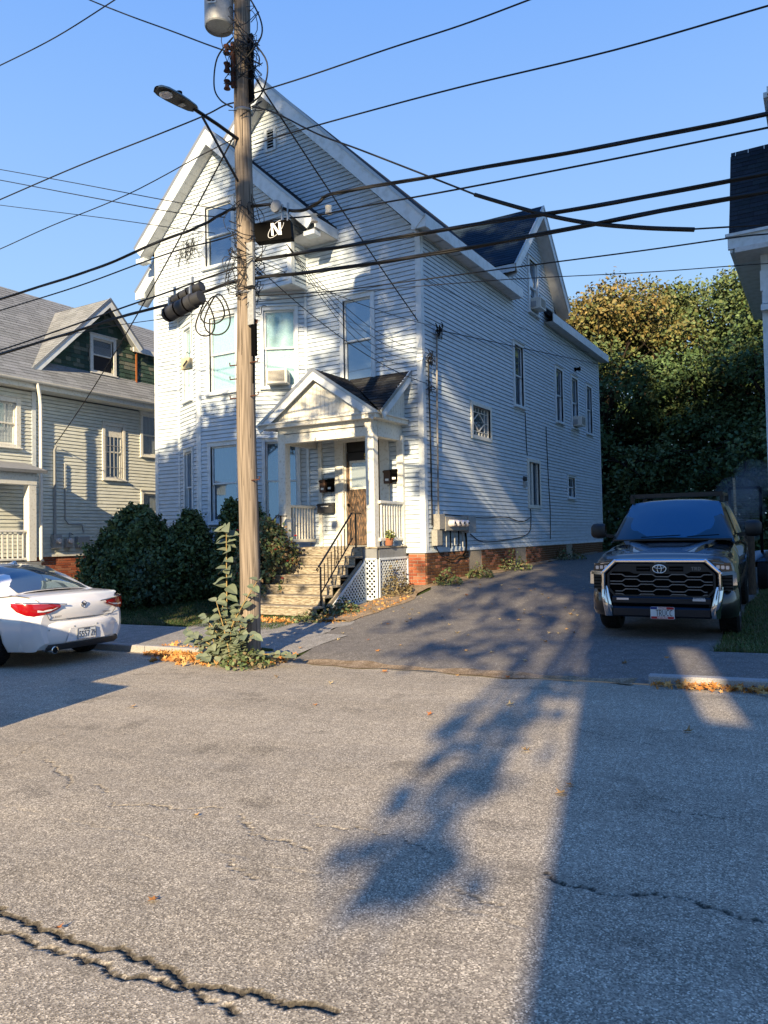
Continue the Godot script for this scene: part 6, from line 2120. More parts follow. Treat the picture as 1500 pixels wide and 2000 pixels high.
	lathe(s, ho + hb * Vector3(0.52, -0.014, 0), Basis(hb.x, -hb.y, -hb.z), [Vector2(0.085, 0.0), Vector2(0.08, 0.012), Vector2(0.06, 0.024), Vector2(0.0, 0.028)], 18)
	put(T, "lens", s, M.clearlens)
	s = S()
	lathe(s, ho + hb * Vector3(0.28, 0.055, 0.0), hb, [Vector2(0.04, 0.0), Vector2(0.04, 0.07), Vector2(0.0, 0.085)], 12)
	put(T, "photocell", s, M.black)
	s = S()
	box(s, ho + hb * Vector3(0.22, -0.017, 0.02), Vector3(0.07, 0.004, 0.09), hb)
	put(T, "rating_label", s, M.grey)
	# black box with the initial
	T = thing("telecom_box", "black telecom box marked with a silver N hung on the cables", "telecom box", Vector3(-6.54, 5.98, PZ + 0.12))
	var bn := Vector3(0.42, -0.08, 0.9).normalized()
	var bu := Vector3(0.9, 0.06, -0.42).normalized()
	bu = (bu - bn * bu.dot(bn)).normalized()
	var bv := bn.cross(bu).normalized()
	var bb := Basis(bu, bv, bn)
	s = S()
	cbox(s, -bn * 0.09, Vector3(0.52, 0.255, 0.18), bb, 0.01)
	put(T, "case", s, M.black)
	text(T, "initial", "N", 0.17, bn * 0.004 + bu * 0.05 + bv * 0.01, bu, bv, M.silver, 1.0)
	s = S()
	var el := []
	for k in 33:
		var a := 0.5 + k * TAU / 32.0 * 0.86
		el.append(bn * 0.010 + bu * 0.05 + bv * 0.01 + (bu * cos(0.75) + bv * sin(0.75)) * cos(a) * 0.15 + (bv * cos(0.75) - bu * sin(0.75)) * sin(a) * 0.062)
	tube(s, el, 0.006, 0.004, 5)
	put(T, "swoosh", s, M.silver)
	s = S()
	for k in 2: bar(s, Vector3(0.10 + k * 0.1, 0.12, -0.09), Vector3(0.10 + k * 0.1, 0.38, -0.1), 0.03, 0.02)
	put(T, "hanger", s, M.steel)
	s = S()
	lathe(s, Vector3(0.02, 0.36, -0.05), Basis(Vector3.RIGHT, Vector3(0, 0, 1), -up), [Vector2(0.0, 0.02), Vector2(0.085, 0.01), Vector2(0.09, -0.02), Vector2(0.0, -0.02)], 18)
	put(T, "round_cap", s, M.grey)
	for k in 2:
		s = S()
		lathe(s, Vector3(-5.98 + k * 0.24, 6.10 + k * 0.06, PZ - 0.1), Basis(), [Vector2(0.0, -0.05), Vector2(0.05, -0.05), Vector2(0.042, 0.0), Vector2(0.05, 0.05), Vector2(0.0, 0.05)], 12)
		tag(put(self, "spool_insulator", s, M.porcelain), ["white spool insulator right beside the black N box", "white spool insulator further right of the black N box"][k], "insulator", "white spool insulators")
	# splice cases
	for e in [[Vector3(-8.68, 5.14, PZ + 0.1), Vector3(-7.92, 5.30, PZ + 0.1), 0.115, "lower black splice case hanging on the left cables"], [Vector3(-8.76, 5.40, PZ - 0.1), Vector3(-8.1, 5.55, PZ - 0.1), 0.09, "upper black splice case behind the lower one"]]:
		T = thing("splice_case", e[3], "splice case", Vector3.ZERO, 0.0, "black splice cases")
		s = S()
		var dd: Vector3 = e[1] - e[0]
		var bq := along(dd)
		var by := Basis(bq.x, bq.z, -bq.y)
		var L := dd.length()
		lathe(s, e[0], by, [Vector2(0.0, -0.02), Vector2(e[2] * 0.7, 0.0), Vector2(e[2], 0.04), Vector2(e[2], L * 0.72), Vector2(e[2] * 1.06, L * 0.73), Vector2(e[2] * 1.06, L * 0.80), Vector2(e[2] * 0.85, L * 0.81), Vector2(e[2] * 0.85, L), Vector2(0.0, L + 0.01)], 16)
		put(T, "shell", s, M.darkgrey)
		for k in 3:
			s = S()
			lathe(s, e[0] + dd * (0.12 + k * 0.25), by, [Vector2(e[2] * 1.0, -0.015), Vector2(e[2] * 1.05, -0.01), Vector2(e[2] * 1.05, 0.01), Vector2(e[2] * 1.0, 0.015)], 16)
			put(T, "clamp", s, M.black)
		s = S()
		box(s, e[0] + dd * 0.12 + up * (e[2] + 0.06), Vector3(0.03, 0.16, 0.03)); box(s, e[0] + dd * 0.7 + up * (e[2] + 0.06), Vector3(0.03, 0.16, 0.03))
		put(T, "hanger", s, M.steel)
	T = thing("beige_box", "small beige terminal box with a dark label dangling on a wire", "terminal box", Vector3(-8.335, 4.37, PZ))
	s = S()
	cbox(s, Vector3.ZERO, Vector3(0.18, 0.17, 0.07), Basis(), 0.01)
	put(T, "case", s, M.beige)
	s = S()
	bar(s, Vector3(-0.04, -0.04, 0.037), Vector3(0.045, 0.035, 0.037), 0.03, 0.006, Vector3(0, 0, 1))
	put(T, "printed_label", s, M.darkgrey)
	s = S()
	tube(s, bend([Vector3(-0.02, 0.085, 0), Vector3(0.0, 0.18, 0), Vector3(0.09, 0.2, 0), Vector3(0.12, 0.9, 0)], 5), 0.005, -1.0, 4)
	put(T, "hanging_wire", s, M.cable)

# ---------------------------------------------------------------- vehicles
func tab(z: float, t: Array) -> float:
	# t: array of [z, value], z falling
	if z >= t[0][0]: return t[0][1]
	for k in t.size() - 1:
		if z >= t[k + 1][0]:
			var f: float = (z - t[k + 1][0]) / (t[k][0] - t[k + 1][0])
			f = f * f * (3.0 - 2.0 * f)
			return lerpf(t[k + 1][1], t[k][1], f)
	return t[-1][1]

# lofted body; d has tables w, sill, side, top, crown along z, axles, arch radius
func loft_body(s: SurfaceTool, d: Dictionary):
	var rows := []
	var n: int = d.n
	for k in n + 1:
		var z: float = lerpf(d.z0, d.z1, k / float(n))
		var w := tab(z, d.w); var sill := tab(z, d.sill); var side := tab(z, d.side); var top := tab(z, d.top); var cr := tab(z, d.crown)
		var low := sill
		for a in d.axles:
			var dz: float = absf(z - a)
			if dz < d.arch: low = maxf(low, d.hub + sqrt(d.arch * d.arch - dz * dz))
		var half := [Vector2(w * 0.90, low), Vector2(w * 0.985, maxf(sill + 0.14, low + 0.01)), Vector2(w, maxf(lerpf(sill, side, 0.55), low + 0.03)), Vector2(w * 0.99, maxf(side - 0.06, low + 0.05)), Vector2(w * 0.965, maxf(side, low + 0.07)), Vector2(w * 0.91, lerpf(side, top, 0.72)), Vector2(w * 0.83, top), Vector2(w * 0.62, top + cr * 0.5), Vector2(w * 0.35, top + cr * 0.88), Vector2(0, top + cr)]
		var row := []
		for q in half: row.append(Vector3(q.x, q.y, z))
		for i in range(half.size() - 2, -1, -1): row.append(Vector3(-half[i].x, half[i].y, z))
		rows.append(row)
	sheet(s, rows)
	for e in [[rows[0], false], [rows[-1], true]]:
		var r: Array = e[0]
		for i in range(0, 9):
			var a: Vector3 = r[i]; var b: Vector3 = r[i + 1]; var c: Vector3 = r[r.size() - 2 - i]; var dd: Vector3 = r[r.size() - 1 - i]
			if e[1]: quad(s, dd, c, b, a)
			else: quad(s, a, b, c, dd)

func patch(a: Vector3, b: Vector3, c: Vector3, d: Vector3, bulge: Vector3, n := 8) -> Array:
	# curved patch with corners a b (bottom) c d (top: c above b)
	var g := []
	for i in n + 1:
		var r := []
		for j in n + 1:
			var u := i / float(n); var v := j / float(n)
			r.append(a.lerp(b, u).lerp(d.lerp(c, u), v) + bulge * (1.0 - pow(2.0 * u - 1.0, 2.0)) * (0.5 + 0.5 * (1.0 - pow(2.0 * v - 1.0, 2.0))))
		g.append(r)
	return g

func wheel(par: Node, o: Vector3, r: float, w: float, out: float, spokes: int):
	var W := node(par, "wheel", o)
	var b := Basis(Vector3(0, 0, 1), Vector3(out, 0, 0), Vector3(0, out, 0))
	var s := S()
	lathe(s, Vector3.ZERO, b, [Vector2(r * 0.66, -w), Vector2(r * 0.93, -w), Vector2(r, -w * 0.86), Vector2(r, -w * 0.14), Vector2(r * 0.93, 0.0), Vector2(r * 0.66, 0.0), Vector2(r * 0.63, -0.03)], 32)
	put(W, "tyre", s, M.tyre)
	s = S()
	for k in 40:
		var a := k * TAU / 40.0
		for j in 3:
			box(s, Vector3(-out * w * (0.25 + j * 0.25), cos(a) * r, sin(a) * r), Vector3(w * 0.17, 0.014, r * 0.09), Basis(Vector3.RIGHT, a))
	put(W, "tread_block", s, M.tyre)
	s = S()
	lathe(s, Vector3.ZERO, b, [Vector2(r * 0.66, -0.01), Vector2(r * 0.60, -0.03), Vector2(r * 0.57, -0.10), Vector2(0.0, -0.11)], 28)
	for k in spokes:
		var a := k * TAU / spokes
		var dd := b * Vector3(cos(a), 0, sin(a))
		bar(s, dd * r * 0.1 + b.y * -0.035, dd * r * 0.61 + b.y * -0.03, r * 0.13, 0.03, b.y)
	lathe(s, Vector3.ZERO, b, [Vector2(r * 0.17, -0.04), Vector2(r * 0.15, -0.01), Vector2(0.0, -0.005)], 16)
	put(W, "rim", s, M.alloy)

func ellipse(rx: float, ry_: float, z: float, c := Vector2.ZERO, n := 28) -> Array:
	var p := []
	for k in n + 1:
		var a := TAU * k / n
		p.append(Vector3(c.x + cos(a) * rx, c.y + sin(a) * ry_, z))
	return p

func build_truck():
	var up := Vector3.UP
	var X := Vector3.RIGHT; var Z := Vector3(0, 0, 1)
	var zt := -11.4
	var T := thing("pickup_truck", "black crew-cab pickup truck with chrome grille parked nose-out in the driveway", "pickup truck", Vector3(-2.13, gy(-2.13, zt - 0.95) + 0.012 - 0.028, zt))
	T.rotation = Vector3(0.028, 0.055, 0.0)
	var s := S()
	loft_body(s, {n = 110, z0 = -0.10, z1 = -5.9, axles = [-0.98, -4.68], arch = 0.50, hub = 0.42, w = [[-0.1, 0.90], [-0.32, 0.985], [-0.7, 1.015], [-1.6, 1.0], [-5.5, 1.01], [-5.9, 0.97]], sill = [[-0.1, 0.42], [-1.6, 0.44], [-5.9, 0.5]], side = [[-0.1, 1.03], [-0.4, 1.10], [-1.4, 1.16], [-5.9, 1.2]], top = [[-0.1, 1.14], [-0.3, 1.20], [-0.9, 1.25], [-1.5, 1.31], [-1.9, 1.34], [-5.9, 1.34]], crown = [[-0.1, 0.02], [-0.5, 0.045], [-1.4, 0.05], [-5.9, 0.0]]})
	put(T, "body", s, M.paint)
	# hood creases: raised power-dome edges
	for m in [-1.0, 1.0]:
		s = S()
		var g := []
		for e in [[-0.42, 0.36, 0.0], [-0.62, 0.42, 0.035], [-0.9, 0.50, 0.055], [-1.2, 0.57, 0.05], [-1.42, 0.62, 0.03]]:
			var y := tab(e[0], [[-0.1, 1.14], [-0.3, 1.20], [-0.9, 1.25], [-1.5, 1.31]]) + 0.035
			g.append([Vector3(m * (e[1] + 0.10), y - 0.004, e[0]), Vector3(m * (e[1] + 0.05), y + e[2] * 0.8, e[0]), Vector3(m * e[1], y + e[2] * 0.9, e[0]), Vector3(m * (e[1] - 0.20), y + e[2] * 0.25, e[0]), Vector3(m * (e[1] - 0.34), y + 0.0, e[0])])
		sheet(s, g)
		put(T, "hood_crease", s, M.paint)
		s = S()
		extrude(s, [Vector2(-0.03, 0), Vector2(0.03, 0), Vector2(0.045, 0.25), Vector2(-0.045, 0.25)], Vector3(m * 0.58, 1.335, -0.86), Vector3(1, 0, -m * 0.15).normalized(), Vector3(m * 0.22, 0.2, -0.95).normalized(), 0.01)
		put(T, "hood_vent", s, M.plastic)
	# cab: lofted, then glass laid on
	s = S()
	var cab := []
	for e in [[-1.42, 0.93, 1.34, 0.935, 1.345], [-1.50, 0.95, 1.34, 0.90, 1.42], [-1.85, 0.975, 1.34, 0.81, 1.70], [-2.28, 0.975, 1.34, 0.735, 1.955], [-2.6, 0.975, 1.34, 0.73, 1.985], [-3.6, 0.975, 1.34, 0.73, 1.985], [-4.0, 0.975, 1.34, 0.74, 1.95], [-4.15, 0.96, 1.34, 0.80, 1.5]]:
		var row := []
		var z: float = e[0]
		for q in [[e[1], e[2]], [lerpf(e[1], e[3], 0.12), lerpf(e[2], e[4], 0.2)], [lerpf(e[1], e[3], 0.5), lerpf(e[2], e[4], 0.6)], [e[3] + 0.015, e[4] - 0.02], [e[3] - 0.06, e[4] + 0.02], [e[3] * 0.6, e[4] + 0.055], [0.0, e[4] + 0.07]]:
			row.append(Vector3(q[0], q[1], z))
		for i in range(5, -1, -1): row.append(Vector3(-row[i].x, row[i].y, z))
		cab.append(row)
	sheet(s, cab)
	put(T, "cab", s, M.paint)
	s = S()
	sheet(s, patch(Vector3(-0.88, 1.385, -1.46), Vector3(0.88, 1.385, -1.46), Vector3(0.70, 1.985, -2.22), Vector3(-0.70, 1.985, -2.22), Vector3(0, 0.075, 0.06), 12))
	put(T, "windshield", s, M.autoglass)
	s = S()
	bar(s, Vector3(-0.9, 1.385, -1.40), Vector3(0.9, 1.385, -1.40), 0.10, 0.025)
	put(T, "cowl", s, M.plastic)
	for e in [[-0.45, 0.15], [0.25, 0.72]]:
		s = S()
		bar(s, Vector3(e[0], 1.43, -1.40), Vector3(e[1], 1.455, -1.41), 0.018, 0.014)
		put(T, "wiper", s, M.black)
	for m in [-1.0, 1.0]:
		for e in [[-1.95, -2.62, 0.92], [-2.74, -3.55, 1.0]]:
			s = S()
			var a := Vector3(m * 0.957, 1.44, e[0] + (0.18 if e[2] < 1.0 else 0.0)); var b := Vector3(m * 0.957, 1.44, e[1])
			var c := Vector3(m * 0.765, 1.92, e[1]); var d := Vector3(m * 0.775, 1.90, e[0] - (0.22 if e[2] < 1.0 else 0.0))
			sheet(s, patch(a, b, c, d, Vector3(m * 0.03, 0.01, 0), 6))
			put(T, "side_window", s, M.autoglass)
		# mirror on a stalk
		var Mr := node(T, "mirror")
		s = S()
		bar(s, Vector3(m * 0.96, 1.44, -1.78), Vector3(m * 1.12, 1.46, -1.74), 0.06, 0.05)
		put(Mr, "stalk", s, M.plastic)
		s = S()
		var mg := []
		for e in [[0.0, 0.10, 0.08], [0.03, 0.125, 0.10], [0.13, 0.13, 0.105], [0.20, 0.12, 0.10], [0.235, 0.08, 0.06]]:
			var r := []
			for k in 13:
				var a := TAU * k / 12.0
				var cx := signf(cos(a)) * pow(absf(cos(a)), 0.6); var sy := signf(sin(a)) * pow(absf(sin(a)), 0.6)
				r.append(Vector3(m * (1.08 + e[0]), 1.54 + sy * e[1], -1.72 + cx * e[2]))
			mg.append(r)
		sheet(s, mg)
		put(Mr, "housing", s, M.plastic)
		wheel(T, Vector3(m * 1.0, 0.42, -0.98), 0.42, 0.28, m, 6)
		wheel(T, Vector3(m * 1.0, 0.42, -4.68), 0.42, 0.28, m, 6)
		# head lamp and chrome brow
		var L := node(T, "headlight")
		s = S()
		extrude(s, [Vector2(0.66, 1.125), Vector2(0.93, 1.10), Vector2(0.955, 0.99), Vector2(0.78, 0.975)] if m > 0 else [Vector2(-0.66, 1.125), Vector2(-0.93, 1.10), Vector2(-0.955, 0.99), Vector2(-0.78, 0.975)], Vector3(0, 0, -0.055), X, up, 0.12)
		put(L, "lens", s, M.headlens)
		for k in 3:
			s = S()
			cbox(s, Vector3(m * (0.77 + k * 0.062), 1.045 - k * 0.004, -0.05), Vector3(0.045, 0.05, 0.014), Basis(), 0.008)
			put(L, "projector", s, M.clearlens)
		s = S()
		bar(s, Vector3(m * 0.80, 0.955, -0.03), Vector3(m * 0.965, 0.965, -0.09), 0.10, 0.05)
		bar(s, Vector3(m * 0.955, 0.97, -0.09), Vector3(m * 0.965, 0.79, -0.10), 0.09, 0.055, Z)
		bar(s, Vector3(m * 0.70, 1.11, -0.05), Vector3(m * 0.94, 1.085, -0.10), 0.05, 0.012)
		put(L, "chrome_trim", s, M.chrome)
		# side intake
		var I := node(T, "side_intake")
		s = S()
		box(s, Vector3(m * 0.88, 0.845, -0.10), Vector3(0.15, 0.26, 0.08))
		put(I, "duct", s, M.plastic)
		for k in 5:
			s = S()
			box(s, Vector3(m * 0.88, 0.745 + k * 0.047, -0.055), Vector3(0.14, 0.012, 0.03))
			put(I, "louvre", s, M.black)
		# bumper corner and chrome tusk
		s = S()
		var cg := []
		for e in [[0.70, 0.03], [0.82, 0.02], [0.93, -0.06], [1.0, -0.22], [1.02, -0.40]]:
			cg.append([Vector3(m * e[0] * 0.985, 0.33, e[1] - 0.05), Vector3(m * e[0], 0.40, e[1]), Vector3(m * e[0], 0.58, e[1] + 0.005), Vector3(m * e[0] * 0.985, 0.70, e[1] - 0.05), Vector3(m * e[0] * 0.97, 0.725, e[1] - 0.12)])
		sheet(s, cg)
		put(T, "bumper_corner", s, M.paint)
		s = S()
		var tg := []
		for e in [[0.735, 0.77, 0.84, 0.02], [0.70, 0.62, 0.83, 0.075], [0.66, 0.45, 0.80, 0.085], [0.655, 0.33, 0.79, 0.05]]:
			tg.append([Vector3(m * e[0], e[1], e[3] - 0.03), Vector3(m * (e[0] + 0.02), e[1], e[3] + 0.012), Vector3(m * (e[2] - 0.02), e[1], e[3] + 0.012), Vector3(m * e[2], e[1], e[3] - 0.04)])
		sheet(s, tg)
		put(T, "chrome_tusk", s, M.chrome)
	# grille
	var Gr := node(T, "grille")
	s = S()
	extrude(s, [Vector2(-0.60, 1.12), Vector2(-0.76, 0.95), Vector2(-0.76, 0.72), Vector2(-0.66, 0.60), Vector2(0.66, 0.60), Vector2(0.76, 0.72), Vector2(0.76, 0.95), Vector2(0.60, 1.12)], Vector3(0, 0, -0.02), X, up, 0.06)
	put(Gr, "backing", s, M.black)
	var ringp := [Vector2(-0.62, 1.135), Vector2(-0.795, 0.965), Vector2(-0.80, 0.74), Vector2(0, 0), Vector2(0.80, 0.74), Vector2(0.795, 0.965), Vector2(0.62, 1.135)]
	for e in [[0, 1], [1, 2], [4, 5], [5, 6], [6, 0]]:
		s = S()
		cbox(s, Vector3((ringp[e[0]].x + ringp[e[1]].x) * 0.5, (ringp[e[0]].y + ringp[e[1]].y) * 0.5, 0.02), Vector3(0.052, 0.062, ringp[e[0]].distance_to(ringp[e[1]]) + 0.04), along(Vector3(ringp[e[1]].x - ringp[e[0]].x, ringp[e[1]].y - ringp[e[0]].y, 0), Z), 0.016)
		put(Gr, "chrome_surround", s, M.chrome)
	var inr := [Vector2(-0.58, 1.08), Vector2(-0.725, 0.94), Vector2(-0.725, 0.73), Vector2(-0.63, 0.625), Vector2(0.63, 0.625), Vector2(0.725, 0.73), Vector2(0.725, 0.94), Vector2(0.58, 1.08)]
	for k in inr.size():
		s = S()
		var a: Vector2 = inr[k]; var b: Vector2 = inr[(k + 1) % inr.size()]
		bar(s, Vector3(a.x, a.y, 0.0), Vector3(b.x, b.y, 0.0), 0.03, 0.05, Z)
		put(Gr, "inner_frame", s, M.plastic)
	s = S()
	extrude(s, [Vector2(-0.57, 1.075), Vector2(-0.66, 0.98), Vector2(-0.42, 0.98), Vector2(-0.36, 0.95), Vector2(0.36, 0.95), Vector2(0.42, 0.98), Vector2(0.66, 0.98), Vector2(0.57, 1.075)], Vector3(0, 0, 0.012), X, up, 0.03)
	put(Gr, "badge_panel", s, M.plastic)
	for m in [-1.0, 1.0]:
		s = S()
		box(s, Vector3(m * 0.225, 1.022, 0.013), Vector3(0.19, 0.07, 0.006))
		put(Gr, "slot", s, M.black)
		s = S()
		bar(s, Vector3(m * 0.14, 1.022, 0.02), Vector3(m * 0.31, 1.022, 0.02), 0.012, 0.01)
		put(Gr, "slot_bar", s, M.plastic)
	# honeycomb bars
	for r in 5:
		var y := 0.925 - r * 0.072
		var p := []
		var x := -0.70
		var hi := r % 2 == 0
		var lim := 0.70 if y > 0.74 else 0.63
		while x < 0.71:
			p.append(Vector3(clampf(x, -lim, lim), y + (0.016 if hi else -0.016), 0.0))
			p.append(Vector3(clampf(x + 0.17, -lim, lim), y + (0.016 if hi else -0.016), 0.0))
			x += 0.215
			hi = not hi
		s = S()
		for k in p.size() - 1:
			if p[k].distance_to(p[k + 1]) > 0.01: bar(s, p[k], p[k + 1], 0.013, 0.035, Z)
		put(Gr, "honeycomb_bar", s, M.gun)
	# emblem of three ellipses
	var E := node(T, "emblem")
	s = S()
	tube(s, ellipse(0.092, 0.06, 0.03, Vector2(0, 1.022)), 0.0095, -1.0, 6)
	put(E, "outer_ring", s, M.chrome)
	s = S()
	tube(s, ellipse(0.028, 0.054, 0.034, Vector2(0, 1.018)), 0.0075, -1.0, 6)
	put(E, "upright_ring", s, M.chrome)
	s = S()
	tube(s, ellipse(0.068, 0.022, 0.034, Vector2(0, 1.050)), 0.0075, -1.0, 6)
	put(E, "crossing_ring", s, M.chrome)
	text(T, "badge", "TRD", 0.05, Vector3(0.49, 1.025, 0.016), X, up, M.gun)
	# bumper
	var Bm := node(T, "bumper")
	s = S()
	cbox(s, Vector3(0, 0.565, 0.0), Vector3(0.11, 0.12, 1.34), Basis(up, Z, X), 0.02)
	put(Bm, "upper_bar", s, M.paintbar)
	s = S()
	cbox(s, Vector3(0, 0.40, 0.01), Vector3(0.15, 0.13, 1.32), Basis(up, Z, X), 0.025)
	put(Bm, "lower_bar", s, M.paintbar)
	s = S()
	box(s, Vector3(0, 0.493, -0.02), Vector3(1.25, 0.04, 0.06))
	put(Bm, "slot", s, M.black)
	for m in [-1.0, 1.0]:
		s = S()
		box(s, Vector3(m * 0.52, 0.585, 0.062), Vector3(0.17, 0.028, 0.01))
		put(Bm, "fog_lamp", s, M.clearlens)
	s = S()
	cbox(s, Vector3(0, 0.36, -0.3), Vector3(0.12, 0.3, 1.5), Basis(up, Z, X), 0.02)
	put(Bm, "valance", s, M.black)
	text(T, "side_badge", "TUNDRA", 0.028, Vector3(0.52, 0.605, 0.064), X, up, M.silver)
	# plate
	var Pl := node(T, "license_plate")
	s = S()
	cbox(s, Vector3(0.03, 0.395, 0.088), Vector3(0.325, 0.175, 0.012), Basis(), 0.008)
	put(Pl, "plate", s, M.platewhite)
	s = S()
	box(s, Vector3(0.08, 0.464, 0.0955), Vector3(0.21, 0.034, 0.003)); box(s, Vector3(0.03, 0.328, 0.0955), Vector3(0.31, 0.034, 0.003))
	put(Pl, "red_band", s, M.platered)
	s = S()
	box(s, Vector3(-0.085, 0.464, 0.0955), Vector3(0.09, 0.034, 0.003))
	put(Pl, "blue_corner", s, M.plateblue)
	text(Pl, "state", "MAINE", 0.026, Vector3(0.03, 0.464, 0.099), X, up, M.white)
	text(Pl, "veteran", "VETERAN", 0.024, Vector3(0.03, 0.328, 0.099), X, up, M.white)
	text(Pl, "number", "TRUCC", 0.088, Vector3(0.055, 0.395, 0.097), X, up, M.ink, 0.62, false)
	# roof rack
	var Rk := node(T, "roof_rack")
	for z in [-2.35, -3.75]:
		s = S()
		bar(s, Vector3(-0.74, 2.12, z), Vector3(0.74, 2.12, z), 0.04, 0.06)
		put(Rk, "cross_bar", s, M.plastic)
	for m in [-1.0, 1.0]:
		s = S()
		bar(s, Vector3(m * 0.72, 2.11, -2.25), Vector3(m * 0.72, 2.11, -3.85), 0.04, 0.05)
		for z in [-2.35, -3.75]: box(s, Vector3(m * 0.72, 2.05, z), Vector3(0.06, 0.12, 0.08))
		put(Rk, "side_rail", s, M.plastic)
	# what lies behind the glass
	s = S()
	box(s, Vector3(0, 1.405, -1.75), Vector3(1.7, 0.03, 0.5))
	put(T, "dashboard", s, M.darkgrey)
	for x in [-0.42, 0.42]:
		s = S()
		cbox(s, Vector3(x, 1.48, -2.75), Vector3(0.46, 0.62, 0.16), Basis(X, -0.2), 0.05)
		box(s, Vector3(x, 1.82, -2.82), Vector3(0.26, 0.16, 0.10))
		put(T, "seat", s, M.black)
	s = S()
	bar(s, Vector3(0.0, 1.84, -2.12), Vector3(0.005, 1.62, -2.05), 0.05, 0.012)
	put(T, "mirror_charm", s, M.lace)
	s = S()
	cbox(s, Vector3(0.58, 1.435, -1.62), Vector3(0.30, 0.05, 0.10), Basis(), 0.02)
	put(T, "dash_papers", s, M.white)

func build_sedan():
	var up := Vector3.UP
	var X := Vector3.RIGHT; var Z := Vector3(0, 0, 1)
	var T := thing("white_sedan", "white sedan with red tail lamps parked along the kerb at left", "car", Vector3(-9.72, ry(-10.5) + 0.0, -7.42), PI * 0.5 + 0.02)
	var s := S()
	# rear faces local +z
	loft_body(s, {n = 110, z0 = 0.0, z1 = -4.66, axles = [-0.98, -3.66], arch = 0.375, hub = 0.325, w = [[0.0, 0.70], [-0.06, 0.79], [-0.22, 0.865], [-0.7, 0.905], [-3.9, 0.90], [-4.4, 0.83], [-4.66, 0.62]], sill = [[0.0, 0.36], [-0.1, 0.25], [-1.4, 0.20], [-4.0, 0.2], [-4.66, 0.26]], side = [[0.0, 0.74], [-0.15, 0.84], [-0.9, 0.90], [-3.4, 0.84], [-4.66, 0.60]], top = [[0.0, 0.80], [-0.05, 0.93], [-0.14, 1.005], [-0.55, 1.03], [-1.2, 1.02], [-3.2, 0.97], [-4.2, 0.83], [-4.66, 0.64]], crown = [[0.0, 0.02], [-0.2, 0.03], [-1.2, 0.02], [-4.66, 0.05]]})
	put(T, "body", s, M.whitepaint)
	# rear bumper bulge
	s = S()
	var g := []
	for k in 21:
		var u := -1.0 + k / 10.0
		var x := u * 0.86
		var z := 0.075 - 0.30 * pow(absf(u), 4.0) - 0.03 * u * u
		g.append([Vector3(x * 0.985, 0.27, z - 0.06), Vector3(x, 0.36, z - 0.005), Vector3(x, 0.46, z + 0.008), Vector3(x, 0.56, z + 0.012), Vector3(x, 0.625, z), Vector3(x * 0.99, 0.66, z - 0.045), Vector3(x * 0.97, 0.665, z - 0.09)])
	sheet(s, g)
	put(T, "rear_bumper", s, M.whitepaint)
	s = S()
	g = []
	for k in 15:
		var u := -1.0 + k / 7.0
		g.append([Vector3(u * 0.62, 0.245, 0.02 - 0.05 * u * u), Vector3(u * 0.64, 0.30, 0.085 - 0.06 * u * u), Vector3(u * 0.60, 0.345, 0.09 - 0.06 * u * u)])
	sheet(s, g)
	put(T, "valance", s, M.darkgrey)
	for m in [-1.0]:
		s = S()
		lathe(s, Vector3(m * 0.52, 0.265, 0.05), Basis(X, Z, -up), [Vector2(0.05, -0.2), Vector2(0.055, 0.02), Vector2(0.045, 0.025), Vector2(0.04, -0.1)], 16)
		put(T, "exhaust_pipe", s, M.chrome)
	# trunk lid panel with shut lines
	s = S()
	g = []
	for k in 13:
		var u := -1.0 + k / 6.0
		var r := []
		for e in [[0.68, 0.010], [0.74, 0.022], [0.82, 0.028], [0.90, 0.006], [0.965, -0.045], [1.012, -0.105], [1.028, -0.14], [1.040, -0.3], [1.052, -0.62]]:
			r.append(Vector3(u * (0.56 + 0.1 * smooth(0.68, 0.9, e[0]) + (0.1 if e[1] < -0.1 else 0.0)), e[0] + 0.016 - 0.014 * u * u, e[1] + 0.014 - 0.05 * u * u))
		g.append(r)
	sheet(s, g)
	put(T, "trunk_lid", s, M.whitepaint)
	# cabin
	s = S()
	var cab := []
	for e in [[-0.62, 0.78, 1.04, 0.66, 1.055], [-0.75, 0.82, 1.03, 0.64, 1.12], [-1.15, 0.86, 1.01, 0.60, 1.30], [-1.6, 0.87, 1.0, 0.575, 1.42], [-2.2, 0.87, 0.98, 0.57, 1.455], [-2.7, 0.87, 0.97, 0.58, 1.41], [-3.2, 0.86, 0.96, 0.63, 1.20], [-3.6, 0.84, 0.93, 0.70, 0.99]]:
		var row := []
		for q in [[e[1], e[2]], [lerpf(e[1], e[3], 0.3), lerpf(e[2], e[4], 0.35)], [lerpf(e[1], e[3], 0.8), lerpf(e[2], e[4], 0.78)], [e[3] - 0.01, e[4] - 0.015], [e[3] * 0.75, e[4] + 0.018], [e[3] * 0.4, e[4] + 0.032], [0.0, e[4] + 0.036]]:
			row.append(Vector3(q[0], q[1], e[0]))
		for i in range(5, -1, -1): row.append(Vector3(-row[i].x, row[i].y, e[0]))
		cab.append(row)
	sheet(s, cab)
	put(T, "cabin", s, M.whitepaint)
	s = S()
	sheet(s, patch(Vector3(-0.62, 1.075, -0.645), Vector3(0.62, 1.075, -0.645), Vector3(0.53, 1.425, -1.53), Vector3(-0.53, 1.425, -1.53), Vector3(0, 0.075, 0.055), 10))
	put(T, "rear_window", s, M.autoglass)
